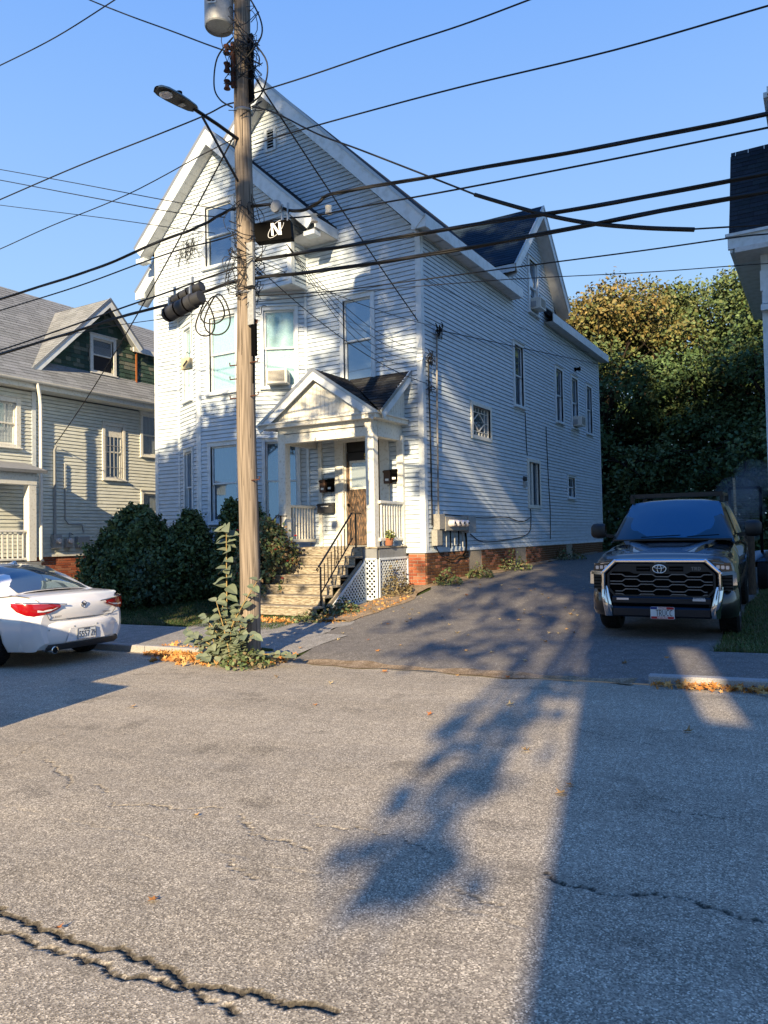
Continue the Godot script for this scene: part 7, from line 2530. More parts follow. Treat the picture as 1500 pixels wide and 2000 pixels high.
	for m in [-1.0, 1.0]:
		s = S()
		sheet(s, patch(Vector3(m * 0.868, 1.04, -1.25), Vector3(m * 0.885, 1.02, -1.95), Vector3(m * 0.625, 1.38, -1.95), Vector3(m * 0.66, 1.345, -1.55), Vector3(m * 0.02, 0.01, 0), 6))
		sheet(s, patch(Vector3(m * 0.885, 1.02, -2.02), Vector3(m * 0.88, 1.01, -3.0), Vector3(m * 0.665, 1.30, -2.85), Vector3(m * 0.625, 1.385, -2.02), Vector3(m * 0.02, 0.01, 0), 6))
		put(T, "side_window", s, M.autoglass)
		wheel(T, Vector3(m * 0.90, 0.325, -0.98), 0.325, 0.22, m, 10)
		wheel(T, Vector3(m * 0.90, 0.325, -3.66), 0.325, 0.22, m, 10)
		# tail lamp: red wing with clear band, wrapping the corner
		var L := node(T, "tail_light")
		s = S()
		g = []
		for e in [[0.40, 0.865, 0.905, 0.030], [0.52, 0.815, 0.925, 0.020], [0.66, 0.775, 0.935, -0.010], [0.78, 0.765, 0.940, -0.065], [0.855, 0.785, 0.945, -0.15], [0.892, 0.83, 0.95, -0.28], [0.902, 0.905, 0.952, -0.40]]:
			g.append([Vector3(m * e[0], e[1], e[3] + 0.01), Vector3(m * (e[0] + 0.008), (e[1] + e[2]) * 0.5, e[3] + 0.026), Vector3(m * e[0], e[2], e[3] + 0.006)])
		sheet(s, g)
		put(L, "red_lens", s, M.redlens)
		s = S()
		g = []
		for e in [[0.44, 0.872, 0.888, 0.048], [0.56, 0.83, 0.858, 0.038], [0.66, 0.82, 0.85, 0.016], [0.74, 0.82, 0.85, -0.012]]:
			g.append([Vector3(m * e[0], e[1], e[3]), Vector3(m * e[0], e[2], e[3] - 0.004)])
		sheet(s, g)
		put(L, "clear_band", s, M.clearlens)
		s = S()
		tube(s, [Vector3(m * 0.30, 0.905, 0.045), Vector3(m * 0.42, 0.918, 0.040), Vector3(m * 0.60, 0.942, 0.018), Vector3(m * 0.80, 0.955, -0.07), Vector3(m * 0.90, 0.96, -0.28)], 0.012, 0.008, 6)
		put(L, "chrome_strip", s, M.chrome)
		s = S()
		lathe(s, Vector3(m * 0.60, 0.555, 0.05), Basis(X, Z, -up), [Vector2(0.012, 0), Vector2(0.012, 0.008), Vector2(0.0, 0.009)], 10)
		lathe(s, Vector3(m * 0.20, 0.575, 0.082), Basis(X, Z, -up), [Vector2(0.012, 0), Vector2(0.012, 0.006), Vector2(0.0, 0.007)], 10)
		put(T, "parking_sensor", s, M.grey)
	# shut lines
	s = S()
	for m in [-1.0, 1.0]:
		tube(s, [Vector3(m * 0.55, 0.69, 0.0), Vector3(m * 0.60, 0.76, 0.02), Vector3(m * 0.655, 0.86, 0.01), Vector3(m * 0.69, 0.97, -0.07), Vector3(m * 0.72, 1.03, -0.18), Vector3(m * 0.74, 1.05, -0.5)], 0.004, -1.0, 4)
	tube(s, [Vector3(-0.55, 0.69, 0.0), Vector3(-0.3, 0.685, 0.022), Vector3(0, 0.683, 0.026), Vector3(0.3, 0.685, 0.022), Vector3(0.55, 0.69, 0.0)], 0.004, -1.0, 4)
	put(T, "shut_line", s, M.darkgrey)
	# round emblem, badges, plate
	var E := node(T, "emblem")
	s = S()
	tube(s, ellipse(0.047, 0.047, 0.044, Vector2(0, 0.88), 24), 0.006, -1.0, 6)
	put(E, "ring", s, M.chrome)
	s = S()
	for k in 3:
		extrude(s, [Vector2(-0.013, 0.02), Vector2(0.013, 0.02), Vector2(0.013, -0.004), Vector2(0.0, -0.024), Vector2(-0.013, -0.004)], Vector3(-0.02 + k * 0.02, 0.882 + (1 - k) * 0.012, 0.044 + k * 0.001), X, up, 0.004)
	put(E, "shield", s, M.chrome)
	text(T, "badge", "e ASSIST", 0.026, Vector3(-0.46, 0.735, 0.045), X, up, M.gun)
	text(T, "badge", "VERANO", 0.026, Vector3(0.42, 0.735, 0.040), X, up, M.gun)
	s = S()
	extrude(s, [Vector2(-0.34, 0.36), Vector2(0.34, 0.36), Vector2(0.27, 0.555), Vector2(-0.27, 0.555)], Vector3(0, 0, 0.0885), X, up, 0.004)
	put(T, "plate_recess", s, M.whitepaint)
	var Pl := node(T, "license_plate")
	s = S()
	cbox(s, Vector3(0, 0.455, 0.102), Vector3(0.31, 0.16, 0.012), Basis(), 0.006)
	put(Pl, "plate", s, M.platewhite)
	s = S()
	for y in [0.374, 0.537]: box(s, Vector3(0, y, 0.103), Vector3(0.32, 0.012, 0.014))
	for x in [-0.156, 0.156]: box(s, Vector3(x, 0.455, 0.103), Vector3(0.012, 0.15, 0.014))
	put(Pl, "plate_frame", s, M.chrome)
	text(Pl, "number", "5557 ZH", 0.088, Vector3(0.015, 0.447, 0.110), X, up, M.ink, 0.70, false)
	text(Pl, "state", "LOBSTER", 0.022, Vector3(0, 0.517, 0.110), X, up, M.ink, 0.9)
	# shark fin
	s = S()
	g = []
	for e in [[-1.62, 0.028, 0.0], [-1.58, 0.024, 0.055], [-1.66, 0.020, 0.045], [-1.80, 0.010, 0.005]]:
		g.append([Vector3(-e[1], 1.475, e[0]), Vector3(0, 1.475 + e[2], e[0]), Vector3(e[1], 1.475, e[0])])
	sheet(s, g)
	put(T, "antenna_fin", s, M.whitepaint)
	# rear seats seen through the glass
	s = S()
	for x in [-0.38, 0.0, 0.38]: cbox(s, Vector3(x, 1.13, -1.05), Vector3(0.26, 0.16, 0.10), Basis(), 0.04)
	box(s, Vector3(0, 0.95, -1.1), Vector3(1.2, 0.3, 0.14))
	put(T, "rear_seat", s, M.greyboard)
	s = S()
	for m in [-1.0, 1.0]:
		bar(s, Vector3(m * 0.92, 0.98, -2.95), Vector3(m * 1.03, 1.03, -2.92), 0.08, 0.10)
	put(T, "mirror", s, M.whitepaint)

# ---------------------------------------------------------------- small things
func letter_box(o: Vector3, w: float, h: float, d: float, m: Material, label: String, hook := true):
	var T := thing("letter_box", label, "mailbox", o, 0.0, "mailboxes beside the door")
	var up := Vector3.UP
	var s := S()
	cbox(s, Vector3(0, 0, d * 0.5), Vector3(w, h, d), Basis(), 0.008)
	put(T, "case", s, m)
	s = S()
	box(s, Vector3(0, h * 0.42, d * 0.5 + 0.01), Vector3(w + 0.02, h * 0.14, d + 0.03), Basis(Vector3.RIGHT, 0.25))
	put(T, "lid", s, m)
	s = S()
	box(s, Vector3(0, -h * 0.22 if hook else 0.05, d + 0.002), Vector3(w * 0.5, h * 0.16, 0.004))
	put(T, "name_card", s, M.white)
	if hook:
		s = S()
		tube(s, bend([Vector3(0.03, -h * 0.5, d * 0.4), Vector3(0.03, -h * 0.62, d * 0.5), Vector3(0.03, -h * 0.7, d), Vector3(0.03, -h * 0.62, d + 0.02)], 4), 0.005, -1.0, 5)
		put(T, "hook", s, M.black)

func build_small_things():
	var up := Vector3.UP
	var X := Vector3.RIGHT; var Z := Vector3(0, 0, 1); var B := Vector3(0, 0, -1)
	var zw := ZF + 0.02
	letter_box(Vector3(-10.13, 2.88, zw), 0.155, 0.30, 0.10, M.rustbox, "rusty brown mailbox left of the door, nearer the bay")
	letter_box(Vector3(-9.93, 2.89, zw), 0.155, 0.30, 0.10, M.black, "black mailbox with white card beside the door frame")
	letter_box(Vector3(-10.05, 2.36, zw), 0.42, 0.22, 0.13, M.darkgrey, "wide grey metal mailbox below the two small ones", false)
	letter_box(Vector3(-8.44 + 0.06, 3.0, zw), 0.17, 0.30, 0.10, M.rustbox, "rusty black mailbox right of the door")
	letter_box(Vector3(-8.20, 3.02, zw), 0.17, 0.28, 0.10, M.black, "black mailbox nearest the porch corner")
	# air conditioners
	var u := Vector3(1.26, 0, -0.6).normalized()
	var n := u.cross(up)
	air_conditioner(Vector3(-11.86, 5.33, -13.805) + u * 0.72, u, n, 0.50, 0.34, 0.36, "white air conditioner in the bay's upper right window")
	air_conditioner(Vector3(XR, 8.42, -21.76), B, X, 0.50, 0.34, 0.34, "white air conditioner in the dormer window")
	air_conditioner(Vector3(XR, 5.36, -25.8), B, X, 0.50, 0.34, 0.34, "white air conditioner in the rear side window")
	# meter bank on the side wall
	var T := thing("meter_bank", "bank of four electric meters low on the side wall", "meters", Vector3(XR + 0.03, 0, 0))
	var s := S()
	cbox(s, Vector3(0.10, 1.94, -15.55), Vector3(0.18, 0.32, 1.15), Basis(), 0.012)
	put(T, "meter_trough", s, M.offgalv)
	s = S()
	cbox(s, Vector3(0.11, 1.93, -16.36), Vector3(0.20, 0.40, 0.42), Basis(), 0.012)
	put(T, "main_switch", s, M.galv)
	s = S()
	cbox(s, Vector3(0.10, 1.98, -14.82), Vector3(0.16, 0.34, 0.26), Basis(), 0.012)
	put(T, "junction_box", s, M.offgalv)
	s = S()
	cbox(s, Vector3(0.09, 1.63, -14.72), Vector3(0.14, 0.34, 0.24), Basis(), 0.012)
	put(T, "cable_box", s, M.offgalv)
	for k in 4:
		s = S()
		lathe(s, Vector3(0.19, 1.95, -15.18 - k * 0.25), Basis(up, X, Z), [Vector2(0.085, 0.0), Vector2(0.085, 0.03), Vector2(0.075, 0.10), Vector2(0.055, 0.13), Vector2(0.0, 0.135)], 16)
		put(T, "meter", s, M.clearlens)
		s = S()
		box(s, Vector3(0.315, 1.955, -15.18 - k * 0.25), Vector3(0.02, 0.05, 0.06))
		put(T, "dial", s, M.darkgrey)
	for k in 6:
		s = S()
		tube(s, [Vector3(0.07, 1.79, -15.0 - k * 0.22), Vector3(0.07, 1.45 - 0.03 * (k % 3), -15.0 - k * 0.22)], 0.016, -1.0, 6)
		put(T, "conduit", s, M.galv if k % 2 else M.black)
	s = S()
	tube(s, bend([Vector3(0.05, 1.76, -16.3), Vector3(0.06, 1.5, -16.32), Vector3(0.05, 1.3, -16.3), Vector3(0.02, 1.2, -16.2)], 4), 0.022, -1.0, 6)
	put(T, "conduit", s, M.black)
	s = S()
	tube(s, bend([Vector3(0.05, 2.1, -14.9), Vector3(0.05, 3.4, -14.92), Vector3(0.05, 4.9, -14.95), Vector3(0.05, 6.2, -15.0)], 4), 0.022, -1.0, 7)
	put(T, "service_mast", s, M.masts)
	s = S()
	tube(s, bend([Vector3(0.03, 1.9, -14.62), Vector3(0.03, 3.4, -14.62), Vector3(0.03, 4.8, -14.6), Vector3(0.03, 5.6, -14.6)], 4), 0.018, -1.0, 6)
	put(T, "black_riser", s, M.cable)
	for k in 12:
		var pts := []
		var c := Vector3(0.08, 6.28, -15.05) if k < 6 else (Vector3(0.07, 5.6, -14.58) if k < 10 else Vector3(0.06, 4.9, -14.6))
		for i in 7: pts.append(c + Vector3(rng.randf_range(-0.03, 0.1), rng.randf_range(-0.2, 0.16), rng.randf_range(-0.16, 0.16)))
		s = S()
		tube(s, bend(pts, 4), 0.008, -1.0, 4)
		put(T, "loose_wire", s, M.cable)
	# thin cables clipped to the wall
	for e in [["thin cable running down the side wall beside the second upper window", [Vector3(XR + 0.03, 5.2, -20.75), Vector3(XR + 0.03, 4.2, -20.8), Vector3(XR + 0.03, 3.95, -20.85)]],
		["thin cable dropping below the leaded side window to the wall box", [Vector3(XR + 0.03, 2.4, -21.0), Vector3(XR + 0.03, 2.1, -21.02), Vector3(XR + 0.03, 1.7, -20.8), Vector3(XR + 0.03, 1.55, -19.6), Vector3(XR + 0.03, 1.5, -17.5), Vector3(XR + 0.03, 1.7, -16.7)]],
		["thin cable running down the side wall between the upper windows", [Vector3(XR + 0.03, 5.0, -22.6), Vector3(XR + 0.03, 3.4, -22.7), Vector3(XR + 0.03, 2.4, -22.8), Vector3(XR + 0.03, 1.5, -22.75)]],
		["slack cable looping along the side wall above the foundation", [Vector3(XR + 0.03, 2.16, -15.2), Vector3(XR + 0.04, 2.1, -17.5), Vector3(XR + 0.04, 2.14, -19.0), Vector3(XR + 0.04, 2.02, -20.2), Vector3(XR + 0.04, 2.16, -21.0)]],
		["black cable trailing over the bricks under the meters", [Vector3(XR + 0.05, 1.5, -14.75), Vector3(XR + 0.06, 1.25, -15.0), Vector3(XR + 0.07, 1.12, -15.6), Vector3(XR + 0.06, 1.2, -16.0), Vector3(XR + 0.06, 1.14, -16.4)]]]:
		s = S()
		tube(s, bend(e[1], 5), 0.012, -1.0, 5)
		tag(put(self, "wall_cable", s, M.cable), e[0], "cable", "cables on the side wall")
	# flood light and door bell box
	T = thing("flood_light", "small black flood light above the rear side windows", "light", Vector3(XR, 7.40, -25.95))
	s = S()
	box(s, Vector3(0.03, 0, 0), Vector3(0.06, 0.12, 0.12))
	put(T, "base", s, M.black)
	s = S()
	lathe(s, Vector3(0.06, 0, 0), Basis(up, Vector3(0.8, -0.5, 0).normalized(), Z).orthonormalized(), [Vector2(0.03, 0.0), Vector2(0.08, 0.14), Vector2(0.0, 0.15)], 12)
	put(T, "lamp", s, M.black)
	T = thing("control_box", "small grey control box beside the lower side window", "box", Vector3(XR, 3.2, -20.6))
	s = S()
	cbox(s, Vector3(0.03, 0.06, 0), Vector3(0.05, 0.13, 0.22), Basis(), 0.005)
	put(T, "upper_case", s, M.darkgrey)
	s = S()
	cbox(s, Vector3(0.03, -0.1, 0), Vector3(0.05, 0.15, 0.20), Basis(), 0.005)
	put(T, "lower_case", s, M.galv)
	# planter on the porch edge
	T = thing("flower_planter", "clay planter with a leafy plant on the porch edge", "planter", Vector3(-7.97, 1.49, -13.62))
	s = S()
	lathe(s, Vector3.ZERO, Basis(), [Vector2(0.0, 0.0), Vector2(0.075, 0.0), Vector2(0.10, 0.13), Vector2(0.11, 0.13), Vector2(0.11, 0.155), Vector2(0.09, 0.15), Vector2(0.0, 0.14)], 16)
	put(T, "pot", s, M.clay)
	var v := PackedVector3Array(); var cc := PackedColorArray(); var nn := PackedVector3Array()
	for k in 130:
		var d := Vector3(rng.randfn(), absf(rng.randfn()), rng.randfn()).normalized()
		leafquad(v, cc, nn, Vector3(0, 0.15, 0) + d * rng.randf_range(0.05, 0.20), 0.035, Color(0.14, 0.17, 0.05) * rng.randf_range(0.7, 1.4), d)
	mesh_of(T, "plant", v, cc, nn, M.leaf)
	# timber stub, stake, trailer and smoke beyond the truck
	s = S()
	tube(s, [Vector3(-1.50, 0.2, -17.9), Vector3(-1.50, 0.9, -17.9), Vector3(-1.49, 1.6, -17.92)], 0.125, 0.105, 10)
	tag(put(self, "timber_post", s, M.postwood), "thick weathered timber post standing on the grass behind the pickup", "post")
	s = S()
	bar(s, Vector3(-1.78, 0.3, -18.6), Vector3(-1.82, 2.85, -18.6), 0.05, 0.05)
	tag(put(self, "wooden_stake", s, M.tread), "thin pale wooden stake rising behind the pickup's right mirror", "stake")
	T = thing("utility_trailer", "dark utility trailer with mesh gate behind the pickup at right", "trailer", Vector3(-1.55, gy(-1.5, -19.6), -19.3))
	s = S()
	box(s, Vector3(0.5, 0.62, -0.6), Vector3(1.6, 0.25, 1.4))
	put(T, "bed", s, M.black)
	s = S()
	for e in [[Vector3(-0.42, 1.5, 0.2), Vector3(0.22, 1.5, 0.2)], [Vector3(0.22, 1.5, 0.2), Vector3(0.22, 2.32, 0.2)], [Vector3(0.22, 2.32, 0.2), Vector3(-0.42, 2.32, 0.2)], [Vector3(-0.42, 2.32, 0.2), Vector3(-0.42, 0.7, 0.2)], [Vector3(0.22, 1.5, 0.2), Vector3(0.22, 0.7, 0.2)]]:
		bar(s, e[0], e[1], 0.06, 0.06)
	put(T, "gate_frame", s, M.black)
	for k in 14:
		s = S()
		bar(s, Vector3(-0.4, 1.55 + k * 0.055, 0.2), Vector3(0.2, 1.53 + k * 0.055, 0.2), 0.012, 0.012)
		put(T, "gate_wire", s, M.gun)
	wheel(T, Vector3(0.35, 0.36, 0.25), 0.36, 0.22, 1.0, 6)
	s = S()
	sheet(s, patch(Vector3(0.05, 0.62, 0.5), Vector3(0.5, 0.62, 0.5), Vector3(0.5, 0.86, 0.1), Vector3(0.05, 0.86, 0.1), Vector3(0, 0.05, 0.05), 5))
	put(T, "mudguard", s, M.paint)
	# drifting smoke
	for k in 9:
		var t := k / 8.0
		var f := FogVolume.new()
		f.name = named("smoke")
		f.shape = RenderingServer.FOG_VOLUME_SHAPE_ELLIPSOID
		var r := lerpf(0.35, 0.95, t) * rng.randf_range(0.8, 1.2)
		f.size = Vector3(r, r * 0.8, r)
		f.position = Vector3(-1.80 + 0.22 * sin(k * 1.9) + 0.25 * t, 1.35 + 1.6 * t, -18.9 + 0.2 * cos(k * 2.3))
		var fm := FogMaterial.new()
		fm.density = lerpf(0.5, 0.16, t)
		fm.albedo = Color(0.85, 0.88, 0.92)
		fm.edge_fade = 0.9
		f.material = fm
		add_child(f)
		tag(f, "pale smoke drifting up behind the pickup's right mirror", "smoke", "smoke behind the pickup")

# ---------------------------------------------------------------- plants
func shrub(called: String, label: String, at: Vector3, r: Vector3, n: int, leaf: float, cols: Array, cone := 0.0, group := "", upright := 0.0):
	var T := thing(called, label, "bush", at, rng.randf() * 3.0, group)
	var v := PackedVector3Array(); var cc := PackedColorArray(); var nn := PackedVector3Array()
	var nf := FastNoiseLite.new()
	nf.seed = rng.randi() % 1000
	nf.frequency = 1.6 / r.x
	for k in int(n / 7.0):
		var h := pow(rng.randf(), 0.85)
		var a := rng.randf() * TAU
		var prof := sin(PI * clampf(0.14 + 0.86 * h, 0.0, 1.0)) if cone <= 0.0 else lerpf(1.0, 0.12, pow(h, 2.3)) * (0.72 + 0.28 * smooth(0.0, 0.25, h))
		prof = pow(maxf(prof, 0.02), 0.6) if cone <= 0.0 else prof
		var d := Vector3(cos(a), 0, sin(a))
		var lump := 1.0 + 0.42 * nf.get_noise_3d(d.x * r.x, h * r.y, d.z * r.x)
		var rr := prof * lump * pow(rng.randf(), 0.30)
		var q := Vector3(d.x * r.x * rr, h * r.y * (0.97 + 0.05 * lump), d.z * r.z * rr)
		var tone := rng.randf_range(0.6, 1.3)
		for i in 7:
			var p := q + Vector3(rng.randfn(), rng.randfn(), rng.randfn()) * leaf * 1.1
			leafquad(v, cc, nn, p, leaf * rng.randf_range(0.7, 1.3), cols[rng.randi() % cols.size()] * tone, (d + Vector3.UP * (0.3 + upright)).normalized())
	mesh_of(T, "foliage", v, cc, nn, M.leaf)
	var s := S()
	for k in 5:
		var a := k * 1.3
		tube(s, [Vector3(0, -0.05, 0), Vector3(cos(a) * r.x * 0.3, r.y * 0.45, sin(a) * r.z * 0.3), Vector3(cos(a) * r.x * 0.5, r.y * 0.8, sin(a) * r.z * 0.5)], 0.03, 0.008, 5)
	put(T, "branch", s, M.bark)
	return T

func big_leaf(v: PackedVector3Array, c: PackedColorArray, nn: PackedVector3Array, p: Vector3, dir: Vector3, up: Vector3, L: float, col: Color):
	# heart shaped leaf with a folded midrib and a drooping tip
	var d := dir.normalized()
	var side := d.cross(up).normalized()
	var n := side.cross(d).normalized()
	var wd := [0.0, 0.34, 0.40, 0.34, 0.2, 0.0]
	var mid := []; var le := []; var ri := []
	for k in 6:
		var t := k / 5.0
		var m := p + d * L * t - up * L * 0.25 * t * t
		mid.append(m); le.append(m + side * wd[k] * L + n * wd[k] * L * 0.28); ri.append(m - side * wd[k] * L + n * wd[k] * L * 0.28)
	for k in 5:
		for e in [[mid[k], mid[k + 1], le[k + 1]], [mid[k], le[k + 1], le[k]], [mid[k], ri[k + 1], mid[k + 1]], [mid[k], ri[k], ri[k + 1]]]:
			var fn: Vector3 = (e[1] - e[0]).cross(e[2] - e[0]).normalized()
			if fn.dot(n) < 0.0: fn = -fn
			for q in e:
				v.append(q); c.append(col); nn.append(fn)

func build_plants():
	var dk := [Color(0.07, 0.11, 0.04), Color(0.088, 0.13, 0.046), Color(0.055, 0.09, 0.034)]
	var up := Vector3.UP
	shrub("evergreen_bush", "largest dark bush at the left corner of the pale house", Vector3(-14.0, gy(-14.0, -12.2), -12.2), Vector3(1.35, 2.15, 1.2), 22000, 0.055, dk, 0.5, "dark bushes before the bay")
	shrub("evergreen_bush", "rounded dark bush in front of the bay's left window", Vector3(-12.75, gy(-12.7, -12.7), -12.7), Vector3(0.78, 1.95, 0.7), 11000, 0.045, dk, 0.5, "dark bushes before the bay", 0.5)
	shrub("evergreen_bush", "narrow dark bush half hidden behind the utility pole", Vector3(-11.5, gy(-11.5, -12.7), -12.7), Vector3(0.48, 2.15, 0.5), 8000, 0.045, dk, 0.9, "dark bushes before the bay", 0.5)
	shrub("sunlit_bush", "sunlit green evergreen between the pole and the porch", Vector3(-10.75, gy(-10.7, -12.55), -12.55), Vector3(0.50, 2.1, 0.5), 9000, 0.042, dk, 0.5, "", 0.7)
	# loose deciduous growth at the foot of the big bush
	shrub("leafy_shrub", "loose grey-green shrub between the two dark bushes", Vector3(-13.2, gy(-13.2, -11.9), -11.9), Vector3(0.6, 1.25, 0.5), 2600, 0.05, [Color(0.075, 0.11, 0.06), Color(0.05, 0.085, 0.045)], 0.0)
	# rose bush with red hips
	var T: Node3D = shrub("rose_bush", "straggling rose bush with red blooms over the left step railing", Vector3(-10.15, gy(-10.1, -12.3) + 0.1, -12.25), Vector3(0.62, 1.65, 0.75), 5200, 0.042, [Color(0.11, 0.155, 0.06), Color(0.17, 0.17, 0.075), Color(0.09, 0.13, 0.055), Color(0.20, 0.13, 0.06)], 0.0)
	for k in 26:
		var a := rng.randf() * TAU
		var c := Vector3(cos(a) * 0.6, rng.randf_range(0.4, 1.65), sin(a) * 0.72)
		var s := S()
		for i in 5:
			lathe(s, c + Vector3(cos(i * 1.25), 0.2, sin(i * 1.25)) * 0.016, Basis(), [Vector2(0.0, -0.018), Vector2(0.018, 0.0), Vector2(0.0, 0.018)], 6)
		put(T, "bloom", s, M.petal)
	# tall knotweed at the pole
	T = thing("knotweed_plant", "tall broad-leaved weed growing up against the utility pole", "plant", Vector3(-7.40, gy(-7.4, -8.12) - 0.02, -8.12))
	var v := PackedVector3Array(); var c := PackedColorArray(); var nn := PackedVector3Array()
	var stems := [[Vector3(-0.02, 0, 0.05), Vector3(0.0, 1.98, 0.06), 19, 0.17]]
	for k in 26:
		var a := rng.randf_range(-0.3, PI + 0.3)
		var far := rng.randf_range(0.15, 0.75) if k < 20 else rng.randf_range(0.8, 1.15)
		var hgt := rng.randf_range(0.25, 0.95) * (1.15 - 0.6 * far)
		if k == 1: hgt = 1.2
		stems.append([Vector3(rng.randf_range(-0.25, 0.25), 0, rng.randf_range(0.0, 0.2)), Vector3(cos(a) * far, hgt, 0.05 + sin(a) * far * 0.4), 6 + int(far * 5.0), rng.randf_range(0.10, 0.15)])
	for e in stems:
		var s := S()
		var mid: Vector3 = e[0].lerp(e[1], 0.5) + Vector3.UP * 0.06 * e[1].length()
		var pts := bend([e[0], mid, e[1]], 8)
		tube(s, pts, 0.014, 0.005, 6)
		put(T, "stem", s, M.stem)
		for k in e[2]:
			var t: float = 0.18 + 0.82 * k / float(e[2] - 1)
			var p: Vector3 = pts[mini(int(t * (pts.size() - 1)), pts.size() - 1)]
			for m in [-1.0, 1.0]:
				if rng.randf() < 0.1: continue
				var dir := Vector3(m * rng.randf_range(0.5, 1.0), rng.randf_range(-0.3, 0.35), rng.randf_range(-0.4, 0.9))
				big_leaf(v, c, nn, p, dir, Vector3(rng.randfn() * 0.3, 0.85, 0.5 + rng.randfn() * 0.25).normalized(), e[3] * rng.randf_range(0.8, 1.3), Color(0.105, 0.135, 0.088).lerp(Color(0.15, 0.175, 0.115), rng.randf()) * rng.randf_range(0.8, 1.15))
	mesh_of(T, "leaves", v, c, nn, M.leaf)
	# low weeds by the pole foot, the lattice and the foundation
	var wd := [["weed_clump", "pale weeds spreading at the foot of the utility pole", -6.95, -7.98, 0.42, 0.22, 420], ["weed_clump", "weeds at the lattice under the front steps", -8.0, -11.9, 0.4, 0.28, 420], ["weed_clump", "dry brown weeds standing against the lattice skirt", -7.78, -13.55, 0.35, 0.75, 420], ["weed_clump", "weeds in the dirt by the brick corner pier", -7.25, -14.9, 0.35, 0.35, 260], ["weed_clump", "pale weeds below the first cellar window", -7.22, -16.6, 0.35, 0.38, 300], ["weed_clump", "dark weeds against the bricks between cellar windows", -7.25, -18.9, 0.5, 0.5, 380], ["weed_clump", "weeds by the far end of the brick foundation", -7.2, -23.5, 0.6, 0.4, 320], ["weed_clump", "weeds along the foot of the wooden steps", -8.3, -11.2, 0.35, 0.18, 260], ["weed_clump", "weeds beside the cream house meters", -18.1, -13.9, 0.4, 0.6, 300]]
	for w in wd:
		var Wt := thing(w[0], w[1], "weeds", Vector3(w[2], gy(w[2], w[3]) + 0.02, w[3]), 0.0, "weed clumps")
		var v2 := PackedVector3Array(); var c2 := PackedColorArray(); var n2 := PackedVector3Array()
		var brown: bool = w[1].contains("brown")
		for k in w[6]:
			var a := rng.randf() * TAU
			var r: float = w[4] * sqrt(rng.randf())
			var p := Vector3(cos(a) * r, rng.randf() * w[5] * (1.2 - r / w[4]), sin(a) * r)
			var col: Color = Color(0.16, 0.13, 0.07) if brown or rng.randf() < 0.3 else Color(0.10, 0.14, 0.06)
			leafquad(v2, c2, n2, p, rng.randf_range(0.025, 0.05), col * rng.randf_range(0.7, 1.4), Vector3.UP)
		for k in 22:
			var a := rng.randf() * TAU
			var r: float = w[4] * sqrt(rng.randf()) * 0.8
			var b := Vector3(cos(a) * r, 0, sin(a) * r); var tp := b + Vector3(rng.randfn() * 0.05, w[5] * rng.randf_range(0.6, 1.2), rng.randfn() * 0.05)
			var sd := Vector3(0.006, 0, 0.004)
			for q in [b - sd, b + sd, tp]:
				v2.append(q); c2.append(Color(0.2, 0.17, 0.09)); n2.append(Vector3(0, 0, 1))
		mesh_of(Wt, "foliage", v2, c2, n2, M.leaf)
	# lawns
	grass("lawn_grass", "dark mown grass in front of the bay", -17.0, -8.4, -14.0, -10.25, 26000, 0.07, Color(0.045, 0.085, 0.022))
	grass("verge_grass", "grass verge along the right of the driveway", -1.36, 1.8, -19.0, -10.55, 14000, 0.085, Color(0.075, 0.115, 0.03))
	grass("side_grass", "rough grass by the cream house foundation", -18.4, -17.5, -17.0, -12.0, 3500, 0.10, Color(0.07, 0.105, 0.03))

func grass(called: String, label: String, x0: float, x1: float, z0: float, z1: float, n: int, h: float, col: Color):
	var s := S()
	for k in 4:
		var a := k * 1.57 + 0.3
		var b := Vector3(cos(a), 0, sin(a)) * 0.012
		var sd := Vector3(-sin(a), 0, cos(a)) * 0.0028
		var m := b * 2.0 + Vector3.UP * 0.6; var t := b * 4.5 + Vector3.UP * (1.0 - 0.12 * k)
		quad(s, b - sd, b + sd, m + sd * 0.7, m - sd * 0.7)
		tri(s, m - sd * 0.7, m + sd * 0.7, t)
	s.generate_normals()
	var mm := MultiMesh.new()
	mm.transform_format = MultiMesh.TRANSFORM_3D
	mm.use_colors = true
	mm.mesh = s.commit()
	mm.instance_count = n
	for k in n:
		var x := rng.randf_range(x0, x1); var z := rng.randf_range(z0, z1)
		var hh := h * rng.randf_range(0.5, 1.35)
		var bs := Basis(Vector3.UP, rng.randf() * TAU).scaled(Vector3(1.6, hh, 1.6))
		mm.set_instance_transform(k, Transform3D(bs, Vector3(x, gy(x, z) - 0.02, z)))
		var cl := col * rng.randf_range(0.6, 1.4)
		if rng.randf() < 0.22: cl = Color(0.20, 0.16, 0.08) * rng.randf_range(0.6, 1.2)
		mm.set_instance_color(k, cl)
	var o := MultiMeshInstance3D.new()
	o.name = called
	o.multimesh = mm
	o.material_override = M.leaf
	add_child(o)
	tag(o, label, "grass")
	o.set_meta("kind", "stuff")

# ---------------------------------------------------------------- fallen leaves
func fallen(col: Color, curl: float) -> Mesh:
	# lobed maple leaf, curled
	var s := S()
	s.set_color(col)
	var p := []
	for k in 15:
		var a := TAU * k / 15.0
		var r := 1.0 if k % 3 == 0 else (0.45 if k % 3 == 1 else 0.55)
		var q := Vector3(cos(a) * r, 0, sin(a) * r)
		q.y = curl * (q.x * q.x + 0.5 * q.z * q.z * q.z) + 0.12
		p.append(q)
	for k in 15: tri(s, Vector3(0, 0.08, 0), p[(k + 1) % 15], p[k])
	s.generate_normals()
	return s.commit()

